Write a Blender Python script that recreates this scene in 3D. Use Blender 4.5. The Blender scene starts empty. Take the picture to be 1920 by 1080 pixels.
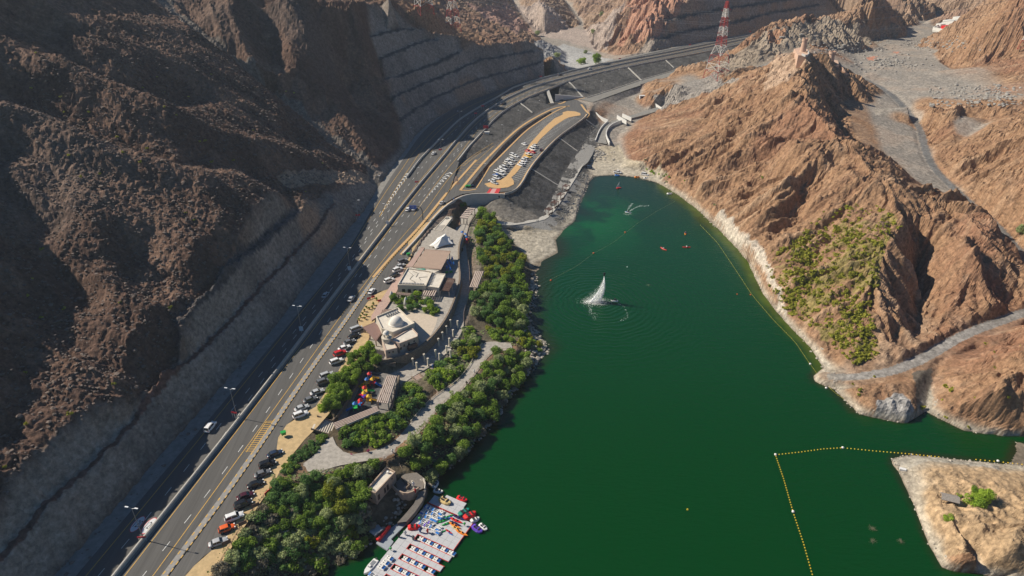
import bpy, bmesh, math, random
import numpy as np
from mathutils import Vector, Matrix
from mathutils.geometry import delaunay_2d_cdt

HAZE = .00010
random.seed(7); RNG = np.random.default_rng(7)
R = math.radians
scene = bpy.context.scene
# ------------------------------------------------------------------ camera, sky, sun
CAM_H, CAM_PITCH, FPX = 155.0, 30.0, 1280.0
cam_data = bpy.data.cameras.new('camera'); cam = bpy.data.objects.new('camera', cam_data)
scene.collection.objects.link(cam); scene.camera = cam
cam.location = (0, 0, CAM_H); cam.rotation_euler = (R(90 - CAM_PITCH), 0, 0)
cam_data.sensor_width = 36; cam_data.lens = 36 * FPX / 1920; cam_data.clip_start = 1; cam_data.clip_end = 9000
SUN_EL, SUN_VEC = 39.0, (-0.96, 0.27)
world = bpy.data.worlds.new('World'); scene.world = world; world.use_nodes = True
wn = world.node_tree.nodes; sky = wn.new('ShaderNodeTexSky'); sky.sky_type = 'NISHITA'; sky.sun_disc = False
sky.sun_elevation = R(SUN_EL); sky.sun_rotation = math.atan2(SUN_VEC[0], SUN_VEC[1]) % (2 * math.pi)
sky.air_density = 1.0; sky.dust_density = 0.2; sky.ozone_density = 4.0
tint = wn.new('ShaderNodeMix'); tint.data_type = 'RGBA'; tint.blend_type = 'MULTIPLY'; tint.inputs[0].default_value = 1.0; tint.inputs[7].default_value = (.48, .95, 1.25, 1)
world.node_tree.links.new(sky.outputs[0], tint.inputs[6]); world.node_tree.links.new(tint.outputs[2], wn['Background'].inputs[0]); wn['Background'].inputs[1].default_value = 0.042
sun_data = bpy.data.lights.new('sun', 'SUN'); sun_data.energy = 5.0; sun_data.angle = R(0.5); sun_data.color = (1.0, 0.91, 0.77)
sun = bpy.data.objects.new('sun', sun_data); scene.collection.objects.link(sun)
_s = Vector((SUN_VEC[0] * math.cos(R(SUN_EL)), SUN_VEC[1] * math.cos(R(SUN_EL)), math.sin(R(SUN_EL))))
sun.rotation_euler = _s.to_track_quat('Z', 'Y').to_euler()
scene.view_settings.view_transform = 'Standard'; scene.view_settings.look = 'None'
scene.view_settings.exposure = 0.42; scene.view_settings.gamma = 1.0; scene.view_settings.use_curve_mapping = False
scene.cycles.max_bounces = 5; scene.cycles.transparent_max_bounces = 12; scene.cycles.volume_bounces = 0

# ------------------------------------------------------------------ survey: sight lines from the drone onto known levels
CT, ST = math.cos(R(CAM_PITCH)), math.sin(R(CAM_PITCH))
def ray(px, py):
    u = (px - 960) / FPX; v = (py - 540) / FPX
    return u, CT - v * ST, -ST - v * CT
def P(px, py, z):
    u, y, w = ray(px, py); t = (z - CAM_H) / w
    return (u * t, y * t, z)
def proj(x, y, z):
    d = y * CT - (z - CAM_H) * ST; up = y * ST + (z - CAM_H) * CT
    return 960 + FPX * x / d, 540 - FPX * up / d
def zh(x, y):                                        # level of the highway
    d = min(math.hypot(x + 85, y - 110), 760.0); return 10 + .004 * d + .016 * max(0.0, d - 190)
def zl(x, y): return 11.9 - 0.7 * min(1.0, max(0.0, (y - 350) / 110))      # car park, falling to the roundabout
def zs(x, y): return zh(x, y) if y < 350 else zl(x, y)
def PH(px, py, dz=0.0):                              # a point on the highway's level
    z = 11.0
    for _ in range(12):
        x, y, _z = P(px, py, z + dz); z = zh(x, y)
    return (x, y, z + dz)
def Q(px, py, zf, dz=0.0):
    z = 11.0
    for _ in range(12):
        x, y, _z = P(px, py, z + dz); z = zf(x, y)
    return (x, y, z + dz)
def QS(s, zf, dz=0.0): return [Q(x, y, zf, dz) for x, y in s]
def resample(pts, step):
    pts = np.asarray(pts, float); seg = np.hypot(*np.diff(pts[:, :2], axis=0).T); s = np.r_[0, np.cumsum(seg)]
    n = max(2, int(s[-1] / step) + 1); q = np.linspace(0, s[-1], n)
    return np.stack([np.interp(q, s, pts[:, k]) for k in range(pts.shape[1])], 1)
def smooth(pts, it=2):
    pts = np.asarray(pts, float)
    for _ in range(it):
        a = pts[:-1] * .75 + pts[1:] * .25; b = pts[:-1] * .25 + pts[1:] * .75
        m = np.empty((2 * len(a), pts.shape[1])); m[0::2] = a; m[1::2] = b
        pts = np.vstack([pts[:1], m, pts[-1:]])
    return pts
def normals2(pts):
    pts = np.asarray(pts, float); t = np.gradient(pts[:, :2], axis=0); t /= np.maximum(np.hypot(t[:, 0], t[:, 1]), 1e-6)[:, None]
    return np.stack([-t[:, 1], t[:, 0]], 1)         # to the left of travel
def offset(pts, d, dz=0.0):
    pts = np.asarray(pts, float).copy(); n = normals2(pts); pts[:, :2] += n * d; pts[:, 2] += dz
    return pts
def dist_line(X, Y, line):                           # distance to a polyline and its level there
    line = np.asarray(line, float); best = np.full(np.shape(X), 1e9); zz = np.zeros(np.shape(X))
    for a, b in zip(line[:-1], line[1:]):
        d = b - a; L = d[0] ** 2 + d[1] ** 2 + 1e-9
        t = np.clip(((X - a[0]) * d[0] + (Y - a[1]) * d[1]) / L, 0, 1)
        q = np.hypot(X - a[0] - t * d[0], Y - a[1] - t * d[1]); m = q < best
        best = np.where(m, q, best); zz = np.where(m, a[2] + t * d[2], zz)
    return best, zz
def rise(px, py, line, m):                           # where the sight line meets a slope m climbing away from the left of a line
    u, y, w = ray(px, py); t = np.linspace(60, 1500, 1600); X = u * t; Y = y * t
    line = np.asarray(line, float); best = np.full(t.shape, 1e9); z0 = np.zeros(t.shape); sg = np.ones(t.shape)
    for a, b in zip(line[:-1], line[1:]):
        d = b - a; k = np.clip(((X - a[0]) * d[0] + (Y - a[1]) * d[1]) / (d[0] ** 2 + d[1] ** 2 + 1e-9), 0, 1)
        q = np.hypot(X - a[0] - k * d[0], Y - a[1] - k * d[1]); c = d[0] * (Y - a[1]) - d[1] * (X - a[0]); mk = q < best - 1e-6
        best = np.where(mk, q, best); z0 = np.where(mk, a[2] + k * d[2], z0); sg = np.where(mk, np.sign(c), sg)
    f = CAM_H + w * t - (z0 + m * np.where(sg > 0, best, 0))
    k = int(np.argmax(f < 0))
    if k == 0: k = int(np.argmin(f))
    t0 = t[k - 1] + (t[k] - t[k - 1]) * f[k - 1] / (f[k - 1] - f[k] + 1e-9) if f[k] < 0 and k > 0 else t[k]
    return (u * t0, y * t0, CAM_H + w * t0)
def inside(X, Y, poly):
    poly = np.asarray(poly, float)[:, :2]; r = np.zeros(np.shape(X), bool); n = len(poly)
    x0, y0 = poly.min(0); x1, y1 = poly.max(0)
    box = (X >= x0) & (X <= x1) & (Y >= y0) & (Y <= y1); xs = X[box]; ys = Y[box]; c = np.zeros(xs.shape, bool)
    for i in range(n):
        a = poly[i]; b = poly[(i + 1) % n]
        if a[1] == b[1]: continue
        c ^= ((a[1] > ys) != (b[1] > ys)) & (xs < (b[0] - a[0]) * (ys - a[1]) / (b[1] - a[1]) + a[0])
    r[box] = c
    return r

# ------------------------------------------------------------------ terrain survey lines
LINES = []
def L(pts): LINES.append([tuple(map(float, p)) for p in pts]); return LINES[-1]
def LZ(s): return [P(*q) for q in s]
LEpx = [(100, 1080), (295, 860), (417, 720), (520, 607), (600, 495), (640, 445), (684, 393), (720, 333), (753, 291), (780, 253), (804, 231), (835, 211), (880, 189), (940, 167), (983, 152), (1060, 134), (1140, 115), (1220, 97), (1287, 83), (1417, 61), (1500, 47), (1580, 33)]
LE = [PH(*p) for p in LEpx]
d0 = np.array(LE[0]) - np.array(LE[1]); LE = [tuple(np.array(LE[0]) + d0 * 1.6)] + LE
L(LE)
# foot of the left cut only
LEcut = LE[:17]
B1px = [(0, 1053), (33, 1020), (100, 947), (187, 867), (233, 820), (300, 740), (327, 713), (367, 673), (433, 607), (490, 545), (547, 483), (593, 437), (630, 380)]
B1 = [rise(x, y, LEcut, 2.1) for x, y in B1px]; B1 = [tuple(np.array(B1[0]) + 1.5 * (np.array(B1[0]) - np.array(B1[2])))] + B1
L(B1); L(offset(B1, 2.6, .2))
B2px = [(337, 600), (367, 570), (400, 547), (433, 510), (467, 480), (500, 447), (567, 393)]
B2 = [rise(x, y, LEcut, 2.0) for x, y in B2px]; L(B2); B2b = offset(B2, 3.0, .2); L(B2b)
T1px = [(0, 950), (40, 890), (77, 843), (150, 790), (207, 750), (262, 745), (300, 690), (340, 637)]
T1 = [rise(x, y, LEcut, 1.6 if x < 160 else (2.0 if x < 270 else 2.3)) for x, y in T1px]; T1 = [tuple(np.array(T1[0]) + 1.2 * (np.array(T1[0]) - np.array(T1[2])))] + T1; L(T1)
T3px = [(352, 580), (392, 535), (432, 490), (453, 440), (478, 395), (497, 364), (520, 361), (545, 372), (575, 385)]
T3 = [rise(x, y, LEcut, 2.0) for x, y in T3px]; L(T3)
TOP = T1 + T3[:6]
HL = {}
for (x, y, m) in [(0, 850, 0.48), (60, 790, 0.48), (0, 700, 0.50), (120, 690, 0.50), (220, 660, 0.80), (280, 560, 0.84), (350, 480, 0.82), (400, 420, 0.78), (430, 370, 0.72), (0, 560, 0.50), (140, 560, 0.50), (200, 480, 0.50), (300, 430, 0.50), (60, 430, 0.50), (150, 370, 0.48), (0, 330, 0.48), (260, 330, 0.48), (360, 310, 0.48), (450, 320, 0.48), (120, 260, 0.48), (240, 220, 0.48), (340, 240, 0.48), (0, 200, 0.48), (100, 120, 0.48), (200, 130, 0.48), (0, 60, 0.48), (100, 20, 0.48)]:
    L([rise(x, y, TOP, m)])
T4 = [rise(x, y, LEcut, 1.25) for x, y in [(575, 385), (602, 368), (640, 352), (672, 340)]]; L([T3[-1]] + T4)
TOP2 = TOP + T4
for (x, y, m) in [(520, 335, .55), (580, 325, .5), (640, 318, .45), (540, 290, .6), (600, 280, .55)]:
    L([rise(x, y, TOP2, m)])
RAV = [rise(x, y, LEcut, m) for x, y, m in [(706, 345, .5), (690, 312, .5), (640, 282, .5), (600, 250, .52), (560, 215, .54), (500, 168, .56), (430, 128, .58), (370, 75, .6), (310, 0, .62)]]
L(RAV)
# knees of the second mountain
NOSE = [rise(x, y, LEcut, m) for x, y, m in [(752, 275, 1.0), (738, 240, 1.0), (722, 195, 1.0), (692, 140, 1.0), (650, 108, .95)]]
L(NOSE)
GUL = [rise(x, y, LEcut, .7) for x, y in [(733, 292), (700, 235), (665, 190), (642, 155)]]; L(GUL)
L([rise(x, y, LEcut, m) for x, y, m in [(715, 320, .9), (672, 255, .9), (640, 205, .85), (600, 150, .8)]])
BASE2 = [rise(x, y, LEcut, m) for x, y, m in [(360, 60, .72), (400, 92, .72), (450, 100, .74), (500, 118, .76), (530, 138, .8), (590, 128, .85), (640, 118, .9)]]
L(BASE2)
L(LZ([(330, -12, 100), (400, -10, 101), (470, -10, 101), (540, -10, 100), (600, -8, 98), (650, -5, 96), (690, 6, 86)]))
L(LZ([(385, 45, 88), (440, 45, 87), (500, 50, 84), (560, 55, 82), (610, 50, 79), (660, 60, 70)]))
# stepped cut
SC = []
LEfar = LE[12:18]
spec = [([(753, 227), (797, 197), (853, 167), (907, 147), (973, 130), (1017, 117)], 1.25, 3.0),
        ([(737, 187), (780, 167), (840, 140), (893, 117), (940, 107), (1003, 98)], 1.2, 4.0),
        ([(727, 148), (773, 137), (827, 117), (863, 98)], 1.2, 4.0),
        ([(717, 110), (750, 97), (790, 80), (820, 74)], 1.2, 4.0),
        ([(695, 72), (740, 58), (780, 54)], 1.2, 4.0),
        ([(690, 12), (723, 8), (747, 25)], 1.2, 4.0)]
for pts, m, w in spec:
    l = [rise(x, y, LEcut + LE[17:18], m) for x, y in pts]; L(l); L(offset(l, w, .3)); SC.append(l)
SKY1 = [rise(x, y, LEcut + LE[17:18], m) for x, y, m in [(797, 55, 1.2), (835, 66, 1.2), (858, 69, 1.2), (867, 92, 1.2), (887, 82, 1.2), (940, 83, 1.2), (987, 74, 1.2), (1010, 88, 1.2), (1035, 106, 1.2), (1050, 118, 1.1)]]
L(SKY1)
L([(p[0] - 12, p[1] + 30, max(12, p[2] - 22)) for p in SKY1])
# middle distance, far left to the wadi
for pts in [[(860, 0, 60), (905, 25, 42), (945, 48, 26), (975, 70, 13)], [(800, 0, 78), (830, 40, 56), (850, 60, 44)], [(730, -10, 92), (760, 20, 72)], [(1040, -25, 30), (1060, 0, 26), (1090, 40, 19), (1120, 80, 13), (1128, 100, 11)],
            [(950, -10, 40), (985, 30, 26), (1020, 62, 14)], [(1000, -25, 48), (1020, 15, 40), (1060, 55, 17)], [(1000, 78, 11), (1055, 84, 10.5), (1110, 98, 10.5), (1135, 108, 11)], [(1055, 128, 9), (1064, 112, 9.5), (1062, 98, 10)],
            [(1075, 125, 11), (1130, 108, 12), (1160, 104, 13)], [(1180, -25, 58), (1150, 40, 36), (1145, 85, 17)], [(1250, -20, 66), (1215, 30, 48), (1180, 80, 20)]]:
    L(LZ(pts))
# far side cut beyond the highway
LR = LE[17:]
C1 = [rise(x, y, LR, 1.3) for x, y in [(1228, 78), (1262, 66), (1362, 47), (1437, 28), (1540, 10)]]; L(C1); L(offset(C1, 4, .3))
C2 = [rise(x, y, LR, 1.3) for x, y in [(1250, 45), (1265, 37), (1323, 24), (1403, 12), (1487, -2)]]; L(C2); L(offset(C2, 4, .3))
C3 = [rise(x, y, LR, 1.3) for x, y in [(1270, 12), (1290, -5), (1400, -25), (1520, -40)]]; L(C3); L([(p[0] - 20, p[1] + 60, p[2] + 30) for p in C3])
# highway platform: right edge of the corridor, then lower ground
REpx = [(400, 1080), (500, 923), (560, 830), (640, 690), (700, 600), (760, 490), (800, 430), (838, 385), (872, 366)]
RE = [PH(*p) for p in REpx]; d0 = np.array(RE[0]) - np.array(RE[1]); RE = [tuple(np.array(RE[0]) + d0 * 1.6)] + RE
# highway right edge farther out (top of the embankment)
HR = [PH(*p) for p in [(821, 239), (866, 190), (905, 172), (950, 178), (972, 190)]]
HTpx = [(863, 352), (890, 303), (905, 268), (914, 241), (940, 217), (970, 192), (1010, 174), (1045, 162), (1065, 153), (1120, 138), (1178, 126), (1247, 112), (1330, 97), (1390, 83), (1440, 72), (1530, 55)]
HTpx = [(862, 300), (905, 252), (935, 216), (972, 192), (1010, 175), (1045, 162), (1065, 153), (1120, 138), (1178, 126), (1247, 112), (1330, 97), (1390, 83), (1440, 72), (1530, 55)]
HT = [PH(*p) for p in HTpx]; L(HT)
LRN = [Q(1068, 182, zl), Q(1100, 184, zl)] + LZ([(1150, 168, 12), (1200, 151, 12.8), (1260, 134, 14), (1320, 115, 16), (1400, 90, 20)])
LRS = [Q(1112, 192, zl), Q(1128, 186, zl)] + LZ([(1200, 160, 12.6), (1240, 150, 13.4), (1300, 130, 15), (1360, 108, 18), (1420, 88, 21)])
L(LRN); L(LRS)
L(LZ([(1130, 192, 6), (1215, 165, 6.5), (1260, 155, 8), (1300, 140, 12)]))
SLN = QS([(862, 303), (890, 292), (905, 285), (930, 272), (945, 259), (985, 225), (1020, 205), (1040, 198), (1055, 192), (1068, 182)], zl); L(SLN)
LOTR = [(1112, 196), (1102, 214), (1097, 222), (1063, 246), (1047, 258), (1021, 284), (995, 315), (977, 349), (964, 360), (946, 365), (902, 363), (874, 365), (853, 375), (840, 385)]
LOTRW = QS(LOTR, zs); L(LOTRW[:10])
# rip-rap and shore below the car park
L(LZ([(1125, 222, 6), (1113, 243, 5.5), (1099, 265, 5), (1060, 318, 4.5), (1034, 375, 4), (1019, 396, 4)]))
L(LZ([(1090, 313, 3.5), (1073, 341, 3.5), (1040, 390, 3.5), (1030, 408, 3.5), (1010, 413, 3.6), (985, 418, 4), (950, 424, 4.5), (925, 412, 5.5)]))
L(LZ([(1103, 300, 1.5), (1105, 326, .8), (1096, 357, .7), (1071, 406, .7), (1048, 436, .7), (1010, 436, 1.0), (960, 428, 2.2)]))
L(LZ([(955, 440, 2.2), (975, 460, 1.4), (990, 478, .7)])); L(LZ([(1020, 470, .8), (1035, 455, .6)]))
L(LZ([(902, 392, 6), (940, 385, 8)]))
# lake shore, all round
SH1 = [(470, 1130), (560, 1085), (640, 1056), (680, 1035), (702, 1018), (745, 960), (790, 915), (815, 895), (850, 868), (890, 828), (925, 785), (955, 740), (990, 690), (1022, 662), (1024, 645), (1000, 620), (985, 600), (998, 565), (1004, 520), (992, 488), (1008, 489), (1040, 488), (1048, 470), (1040, 445), (1078, 415), (1090, 375), (1102, 345), (1112, 331), (1160, 328), (1200, 334), (1248, 346), (1262, 362), (1292, 378), (1335, 416), (1370, 452), (1402, 484), (1425, 540), (1460, 590), (1490, 620), (1530, 660), (1545, 690), (1560, 715), (1575, 747), (1600, 768), (1622, 783), (1680, 794), (1726, 797), (1732, 780), (1745, 755), (1752, 762), (1756, 796), (1790, 804), (1850, 820), (1920, 829), (2010, 838), (2080, 840)]
SH = [P(x, y, 0) for x, y in SH1]; L(SH)
SHW = smooth(SH, 1)
PN = [(2080, 890), (2000, 884), (1920, 876), (1870, 868), (1800, 862), (1715, 852), (1665, 857), (1687, 890), (1710, 913), (1713, 940), (1723, 977), (1740, 1020), (1760, 1050), (1790, 1060), (1827, 1067), (1850, 1090), (1890, 1085), (1960, 1090), (2060, 1130)]
PSH = [P(x, y, 0) for x, y in PN]; L(PSH)
L(LZ([(1680, 864, .8), (1720, 864, 1.6), (1800, 880, 3), (1900, 895, 4)])); L(LZ([(1740, 900, 2.2), (1760, 950, 4), (1800, 1000, 6), (1830, 1040, 6)]))
L(LZ([(1850, 960, 5.5), (1920, 980, 7), (1900, 1040, 9), (2000, 1000, 11)])); L(LZ([(1820, 925, 4), (1900, 930, 5)]))
# deep water
for pts in [[(1100, 420), (1200, 470), (1250, 600), (1150, 800), (1000, 950), (850, 1080)], [(1160, 360), (1220, 390)], [(1320, 480), (1400, 620), (1450, 760), (1500, 900), (1560, 1080)], [(1620, 820), (1800, 842), (2000, 860)], [(1600, 900), (1650, 1000), (1700, 1100)]]:
    L([P(x, y, -7) for x, y in pts])
# beach head and right-bank toe
L(LZ([(1115, 318, 1.0), (1160, 315, 1.0), (1215, 322, 1.0), (1245, 334, 1.2)])); L(LZ([(1110, 290, 2.5), (1150, 290, 2.5), (1170, 300, 2)]))
L(LZ([(1120, 262, 4), (1145, 262, 4), (1150, 235, 4.5), (1180, 215, 5), (1240, 200, 5.5)]))
L(LZ([(1135, 200, 8), (1170, 185, 8), (1200, 175, 8)])); L(LZ([(1140, 215, 6.5), (1165, 205, 6)]))
TOE = LZ([(1160, 275, 2.5), (1155, 255, 3.5), (1180, 232, 4.5), (1235, 212, 5.5)])
L(TOE)
# main ridge
CR = LZ([(1240, 206, 7), (1300, 188, 19), (1345, 170, 28), (1400, 148, 39), (1450, 120, 50), (1485, 102, 58), (1505, 95, 60), (1512, 108, 59), (1507, 133, 55), (1498, 163, 51), (1513, 197, 47), (1547, 240, 42), (1567, 263, 40), (1607, 283, 38), (1630, 327, 35), (1655, 360, 34), (1693, 400, 31), (1693, 415, 30), (1670, 457, 27), (1657, 483, 25), (1643, 520, 21), (1650, 560, 16), (1643, 613, 10), (1642, 645, 6)])
L(CR)
L(LZ([(1560, 118, 52), (1595, 140, 36)])); L([CR[6], P(1535, 107, 55), P(1560, 118, 52)])
# west flank mid lines
L(LZ([(1220, 300, 7), (1290, 340, 7), (1370, 420, 6), (1420, 480, 6), (1450, 550, 4), (1500, 605, 3), (1560, 670, 3), (1600, 695, 3)]))
L(LZ([(1350, 240, 25), (1420, 300, 23), (1500, 360, 22), (1540, 420, 20), (1550, 480, 17), (1560, 560, 12), (1590, 630, 8)]))
# rib and gully relief on the flank
for pts in [[(1440, 200, 40), (1400, 300, 21), (1345, 380, 7)], [(1500, 280, 37), (1480, 340, 26), (1450, 400, 16)], [(1600, 330, 34), (1560, 370, 27), (1520, 430, 20)]]:
    L(LZ(pts))
for pts in [[(1470, 250, 34), (1440, 320, 22), (1390, 400, 9)], [(1560, 310, 34), (1520, 370, 22), (1480, 430, 13.5)], [(1640, 400, 27), (1585, 430, 20), (1530, 480, 14)]]:
    L(LZ(pts))
# east side
L(LZ([(1560, 175, 35), (1590, 245, 28.5), (1615, 270, 27)]))
VR = [(1605, 148, 30), (1630, 152, 29), (1660, 168, 28), (1690, 195, 27), (1715, 225, 25), (1730, 255, 23.5), (1735, 285, 22.5), (1752, 318, 21), (1780, 345, 20), (1815, 378, 18.5), (1850, 405, 17), (1885, 440, 15.5), (1925, 490, 14), (1990, 560, 12)]
L(LZ(VR)); L(LZ([(1625, 180, 30), (1640, 215, 28), (1650, 262, 25.5), (1672, 300, 24), (1700, 330, 22), (1740, 350, 20.5)]))
L(LZ([(1700, 345, 28), (1760, 365, 26), (1813, 373, 32), (1847, 403, 30), (1867, 437, 27), (1905, 490, 20)]))
L(LZ([(1720, 400, 28), (1790, 430, 27), (1847, 490, 29), (1830, 505, 25), (1800, 535, 17), (1762, 590, 9)])); L(LZ([(1725, 470, 15), (1735, 540, 10), (1722, 600, 8), (1712, 650, 5.5)]))
L(LZ([(1880, 500, 21), (1910, 545, 14)])); L(LZ([(1695, 655, 8), (1740, 640, 8), (1800, 600, 11), (1860, 575, 12)]))
TR = [(1550, 705, 1.8), (1590, 708, 2.6), (1640, 702, 3.4), (1690, 692, 4.2), (1745, 665, 5.5), (1800, 632, 7), (1850, 610, 8.2), (1925, 585, 9.6), (2000, 560, 11)]
L(LZ(TR)); L([(p[0] + 1, p[1] - 5, p[2]) for p in LZ(TR)[1:]])
# south of the track
L(LZ([(1600, 730, 4), (1660, 715, 6.5), (1700, 705, 6), (1715, 720, 5)])); L(LZ([(1640, 765, 3), (1700, 775, 3)]))
L(LZ([(1740, 745, 1), (1745, 700, 3), (1765, 680, 4), (1830, 655, 5)])); L(LZ([(1775, 770, 3), (1830, 790, 3), (1920, 805, 3)]))
L(LZ([(1780, 715, 6), (1850, 690, 10), (1920, 650, 14)])); L(LZ([(1870, 740, 13), (1930, 720, 17), (2050, 700, 22)])); L(LZ([(1850, 635, 9), (1925, 608, 11)]))
# quarry ground and the gray shoulder
G = LZ([(1235, 178, 14), (1250, 160, 18), (1317, 123, 24), (1363, 107, 33), (1397, 83, 42), (1428, 60, 50), (1470, 46, 53), (1503, 38, 54), (1545, 36, 53), (1580, 40, 49)]); L(G)
L([(p[0] - 14, p[1] + 26, max(14, p[2] - 22)) for p in G[1:9]])
L(LZ([(1290, 165, 19), (1330, 148, 24), (1375, 145, 28), (1390, 125, 34)])); L(LZ([(1330, 165, 20), (1375, 155, 27)])); L(LZ([(1440, 90, 42), (1470, 70, 47), (1500, 62, 48)]))
L(LZ([(1520, 75, 44), (1540, 90, 38), (1560, 95, 33)]))
L(LZ([(1600, 100, 30), (1700, 90, 29), (1760, 75, 29), (1850, 70, 30)])); L(LZ([(1620, 130, 30), (1700, 140, 31), (1790, 130, 32)])); L(LZ([(1595, 78, 32), (1650, 72, 31), (1690, 68, 31)]))
L(LZ([(1640, 0, 66), (1620, 8, 62), (1590, 25, 50)])); L(LZ([(1640, -5, 66), (1675, 15, 50), (1712, 36, 34)])); L(LZ([(1640, 40, 45), (1600, 62, 40)])); L(LZ([(1690, 50, 33), (1730, 45, 31)]))
L(LZ([(1740, 38, 31), (1790, 28, 34), (1850, 5, 60), (1920, -20, 90)])); L(LZ([(1735, 20, 32), (1700, 5, 33), (1690, -10, 34)])); L(LZ([(1770, 55, 30), (1840, 52, 31), (1920, 22, 62)]))
L(LZ([(1760, 100, 32), (1795, 94, 35), (1850, 78, 43), (1920, 52, 58)])); L(LZ([(1780, 120, 33), (1850, 125, 40), (1920, 95, 50)]))
L(LZ([(1720, 180, 30), (1790, 170, 32), (1870, 160, 36), (1950, 150, 44)])); L(LZ([(1710, 200, 33), (1770, 215, 36), (1800, 200, 38), (1920, 190, 44)]))
L(LZ([(1760, 240, 27), (1780, 235, 27), (1850, 225, 33), (1920, 210, 40)])); L(LZ([(1790, 270, 28), (1850, 280, 34), (1900, 250, 38), (1990, 230, 50)])); L(LZ([(1830, 350, 22), (1880, 370, 26), (1920, 350, 34), (2000, 320, 48)])); L(LZ([(1900, 430, 18), (1960, 440, 26)])); L(LZ([(1960, 520, 18), (2050, 500, 30), (2060, 600, 24)]))
# backdrop ranges beyond and beside everything in view
for q in [(-420, 150, 230), (-400, 400, 260), (-420, 700, 240), (-300, 900, 190), (-180, 800, 140), (-150, 1000, 150), (-20, 1300, 150), (100, 1500, 130), (150, 1250, 90), (250, 1150, 170), (300, 900, 120), (350, 1450, 190), (560, 1450, 210), (520, 1150, 170), (420, 900, 110), (620, 900, 150), (760, 1200, 220), (700, 700, 120), (560, 640, 70), (480, 480, 70), (600, 400, 110), (420, 330, 70), (400, 200, 50), (350, 60, 40), (-280, 40, 150), (-200, 60, 95), (1200, 1500, 260), (-1000, 1500, 320), (1200, 40, 240), (-1000, 40, 300), (-500, 1500, 230)]:
    L([q])
# promenade slope
PATHA = [(905, 372, 6), (880, 402, 6), (872, 440, 6), (881, 480, 6), (878, 530, 6), (862, 580, 6), (845, 625, 6), (815, 665, 6), (775, 700, 6.3), (745, 712, 6.6)]
PATHB = [(955, 652, 4), (925, 655, 4.3), (900, 680, 4.8), (870, 715, 5.3), (835, 738, 5.8), (812, 765, 6.2), (790, 795, 6.6), (760, 825, 7.2), (735, 845, 7.8), (690, 860, 8.6), (640, 866, 9.4), (590, 880, 10), (545, 892, 10.4)]
L(LZ(PATHA)); L(LZ(PATHB))
L([tuple(p) for p in RE])
L(LZ([(860, 440, 9.5), (852, 490, 9.5), (850, 540, 9.5), (832, 590, 9.5), (780, 655, 9.5), (735, 680, 9.5), (700, 690, 9.5)])); L(LZ([(640, 790, 10), (680, 800, 9.5), (740, 780, 8.5), (800, 735, 7)]))
L(LZ([(950, 500, 3.4), (965, 560, 2.6), (950, 600, 3), (925, 630, 4)])); L(LZ([(915, 450, 5), (920, 520, 4.6), (910, 590, 5)])); L(LZ([(980, 640, 3.6), (1000, 652, 2.4)]))
L(LZ([(930, 700, 3), (890, 760, 3.5), (840, 810, 4), (800, 850, 4.5), (770, 870, 5)])); L(LZ([(700, 890, 7), (620, 900, 8), (540, 940, 7.5), (480, 1000, 7)])); L(LZ([(700, 940, 5), (740, 915, 5), (775, 905, 4)])); L(LZ([(640, 990, 3.5), (560, 1020, 4), (500, 1060, 5)])); L(LZ([(720, 900, 6), (690, 905, 6.5)]))
# ------------------------------------------------------------------ base height field (1.25 m raster)
GX0, GX1, GY0, GY1, GD = -420.0, 760.0, 30.0, 1500.0, 1.0
nx = int((GX1 - GX0) / GD) + 1; ny = int((GY1 - GY0) / GD) + 1
vs = []; es = []; zk = []
for l in LINES:
    if len(l) > 1: l = [tuple(p) for p in resample(l, 14)]
    b = len(vs)
    for p in l: vs.append(Vector((p[0], p[1]))); zk.append(p[2])
    es += [(b + i, b + i + 1) for i in range(len(l) - 1)]
ov, oe, of, oorig, _, _ = delaunay_2d_cdt(vs, es, [], 0, 1e-3)
oz = np.zeros(len(ov)); known = np.zeros(len(ov), bool)
for i, o in enumerate(oorig):
    if o: oz[i] = min(zk[k] for k in o); known[i] = True
ovn = np.array([(v.x, v.y) for v in ov]); src = np.array([(v.x, v.y) for v in vs]); zsn = np.array(zk)
for i in np.nonzero(~known)[0]:                       # crossings of two lines
    d = np.hypot(*(src - ovn[i]).T); k = np.argsort(d)[:4]; w = 1 / (d[k] + .5); oz[i] = (zsn[k] * w).sum() / w.sum()
HB = np.full((ny, nx), 20.0, np.float32)
for f in of:
    a, b, c = (ovn[i] for i in f[:3]); za, zb, zc = (oz[i] for i in f[:3])
    i0 = max(0, int((min(a[0], b[0], c[0]) - GX0) / GD)); i1 = min(nx - 1, int((max(a[0], b[0], c[0]) - GX0) / GD) + 1)
    j0 = max(0, int((min(a[1], b[1], c[1]) - GY0) / GD)); j1 = min(ny - 1, int((max(a[1], b[1], c[1]) - GY0) / GD) + 1)
    if i1 < i0 or j1 < j0: continue
    X, Y = np.meshgrid(GX0 + GD * np.arange(i0, i1 + 1), GY0 + GD * np.arange(j0, j1 + 1))
    D = (b[1] - c[1]) * (a[0] - c[0]) + (c[0] - b[0]) * (a[1] - c[1])
    if abs(D) < 1e-9: continue
    wa = ((b[1] - c[1]) * (X - c[0]) + (c[0] - b[0]) * (Y - c[1])) / D; wb = ((c[1] - a[1]) * (X - c[0]) + (a[0] - c[0]) * (Y - c[1])) / D; wc = 1 - wa - wb
    m = (wa >= -1e-4) & (wb >= -1e-4) & (wc >= -1e-4)
    s = HB[j0:j1 + 1, i0:i1 + 1]; s[m] = (wa * za + wb * zb + wc * zc)[m]
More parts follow.
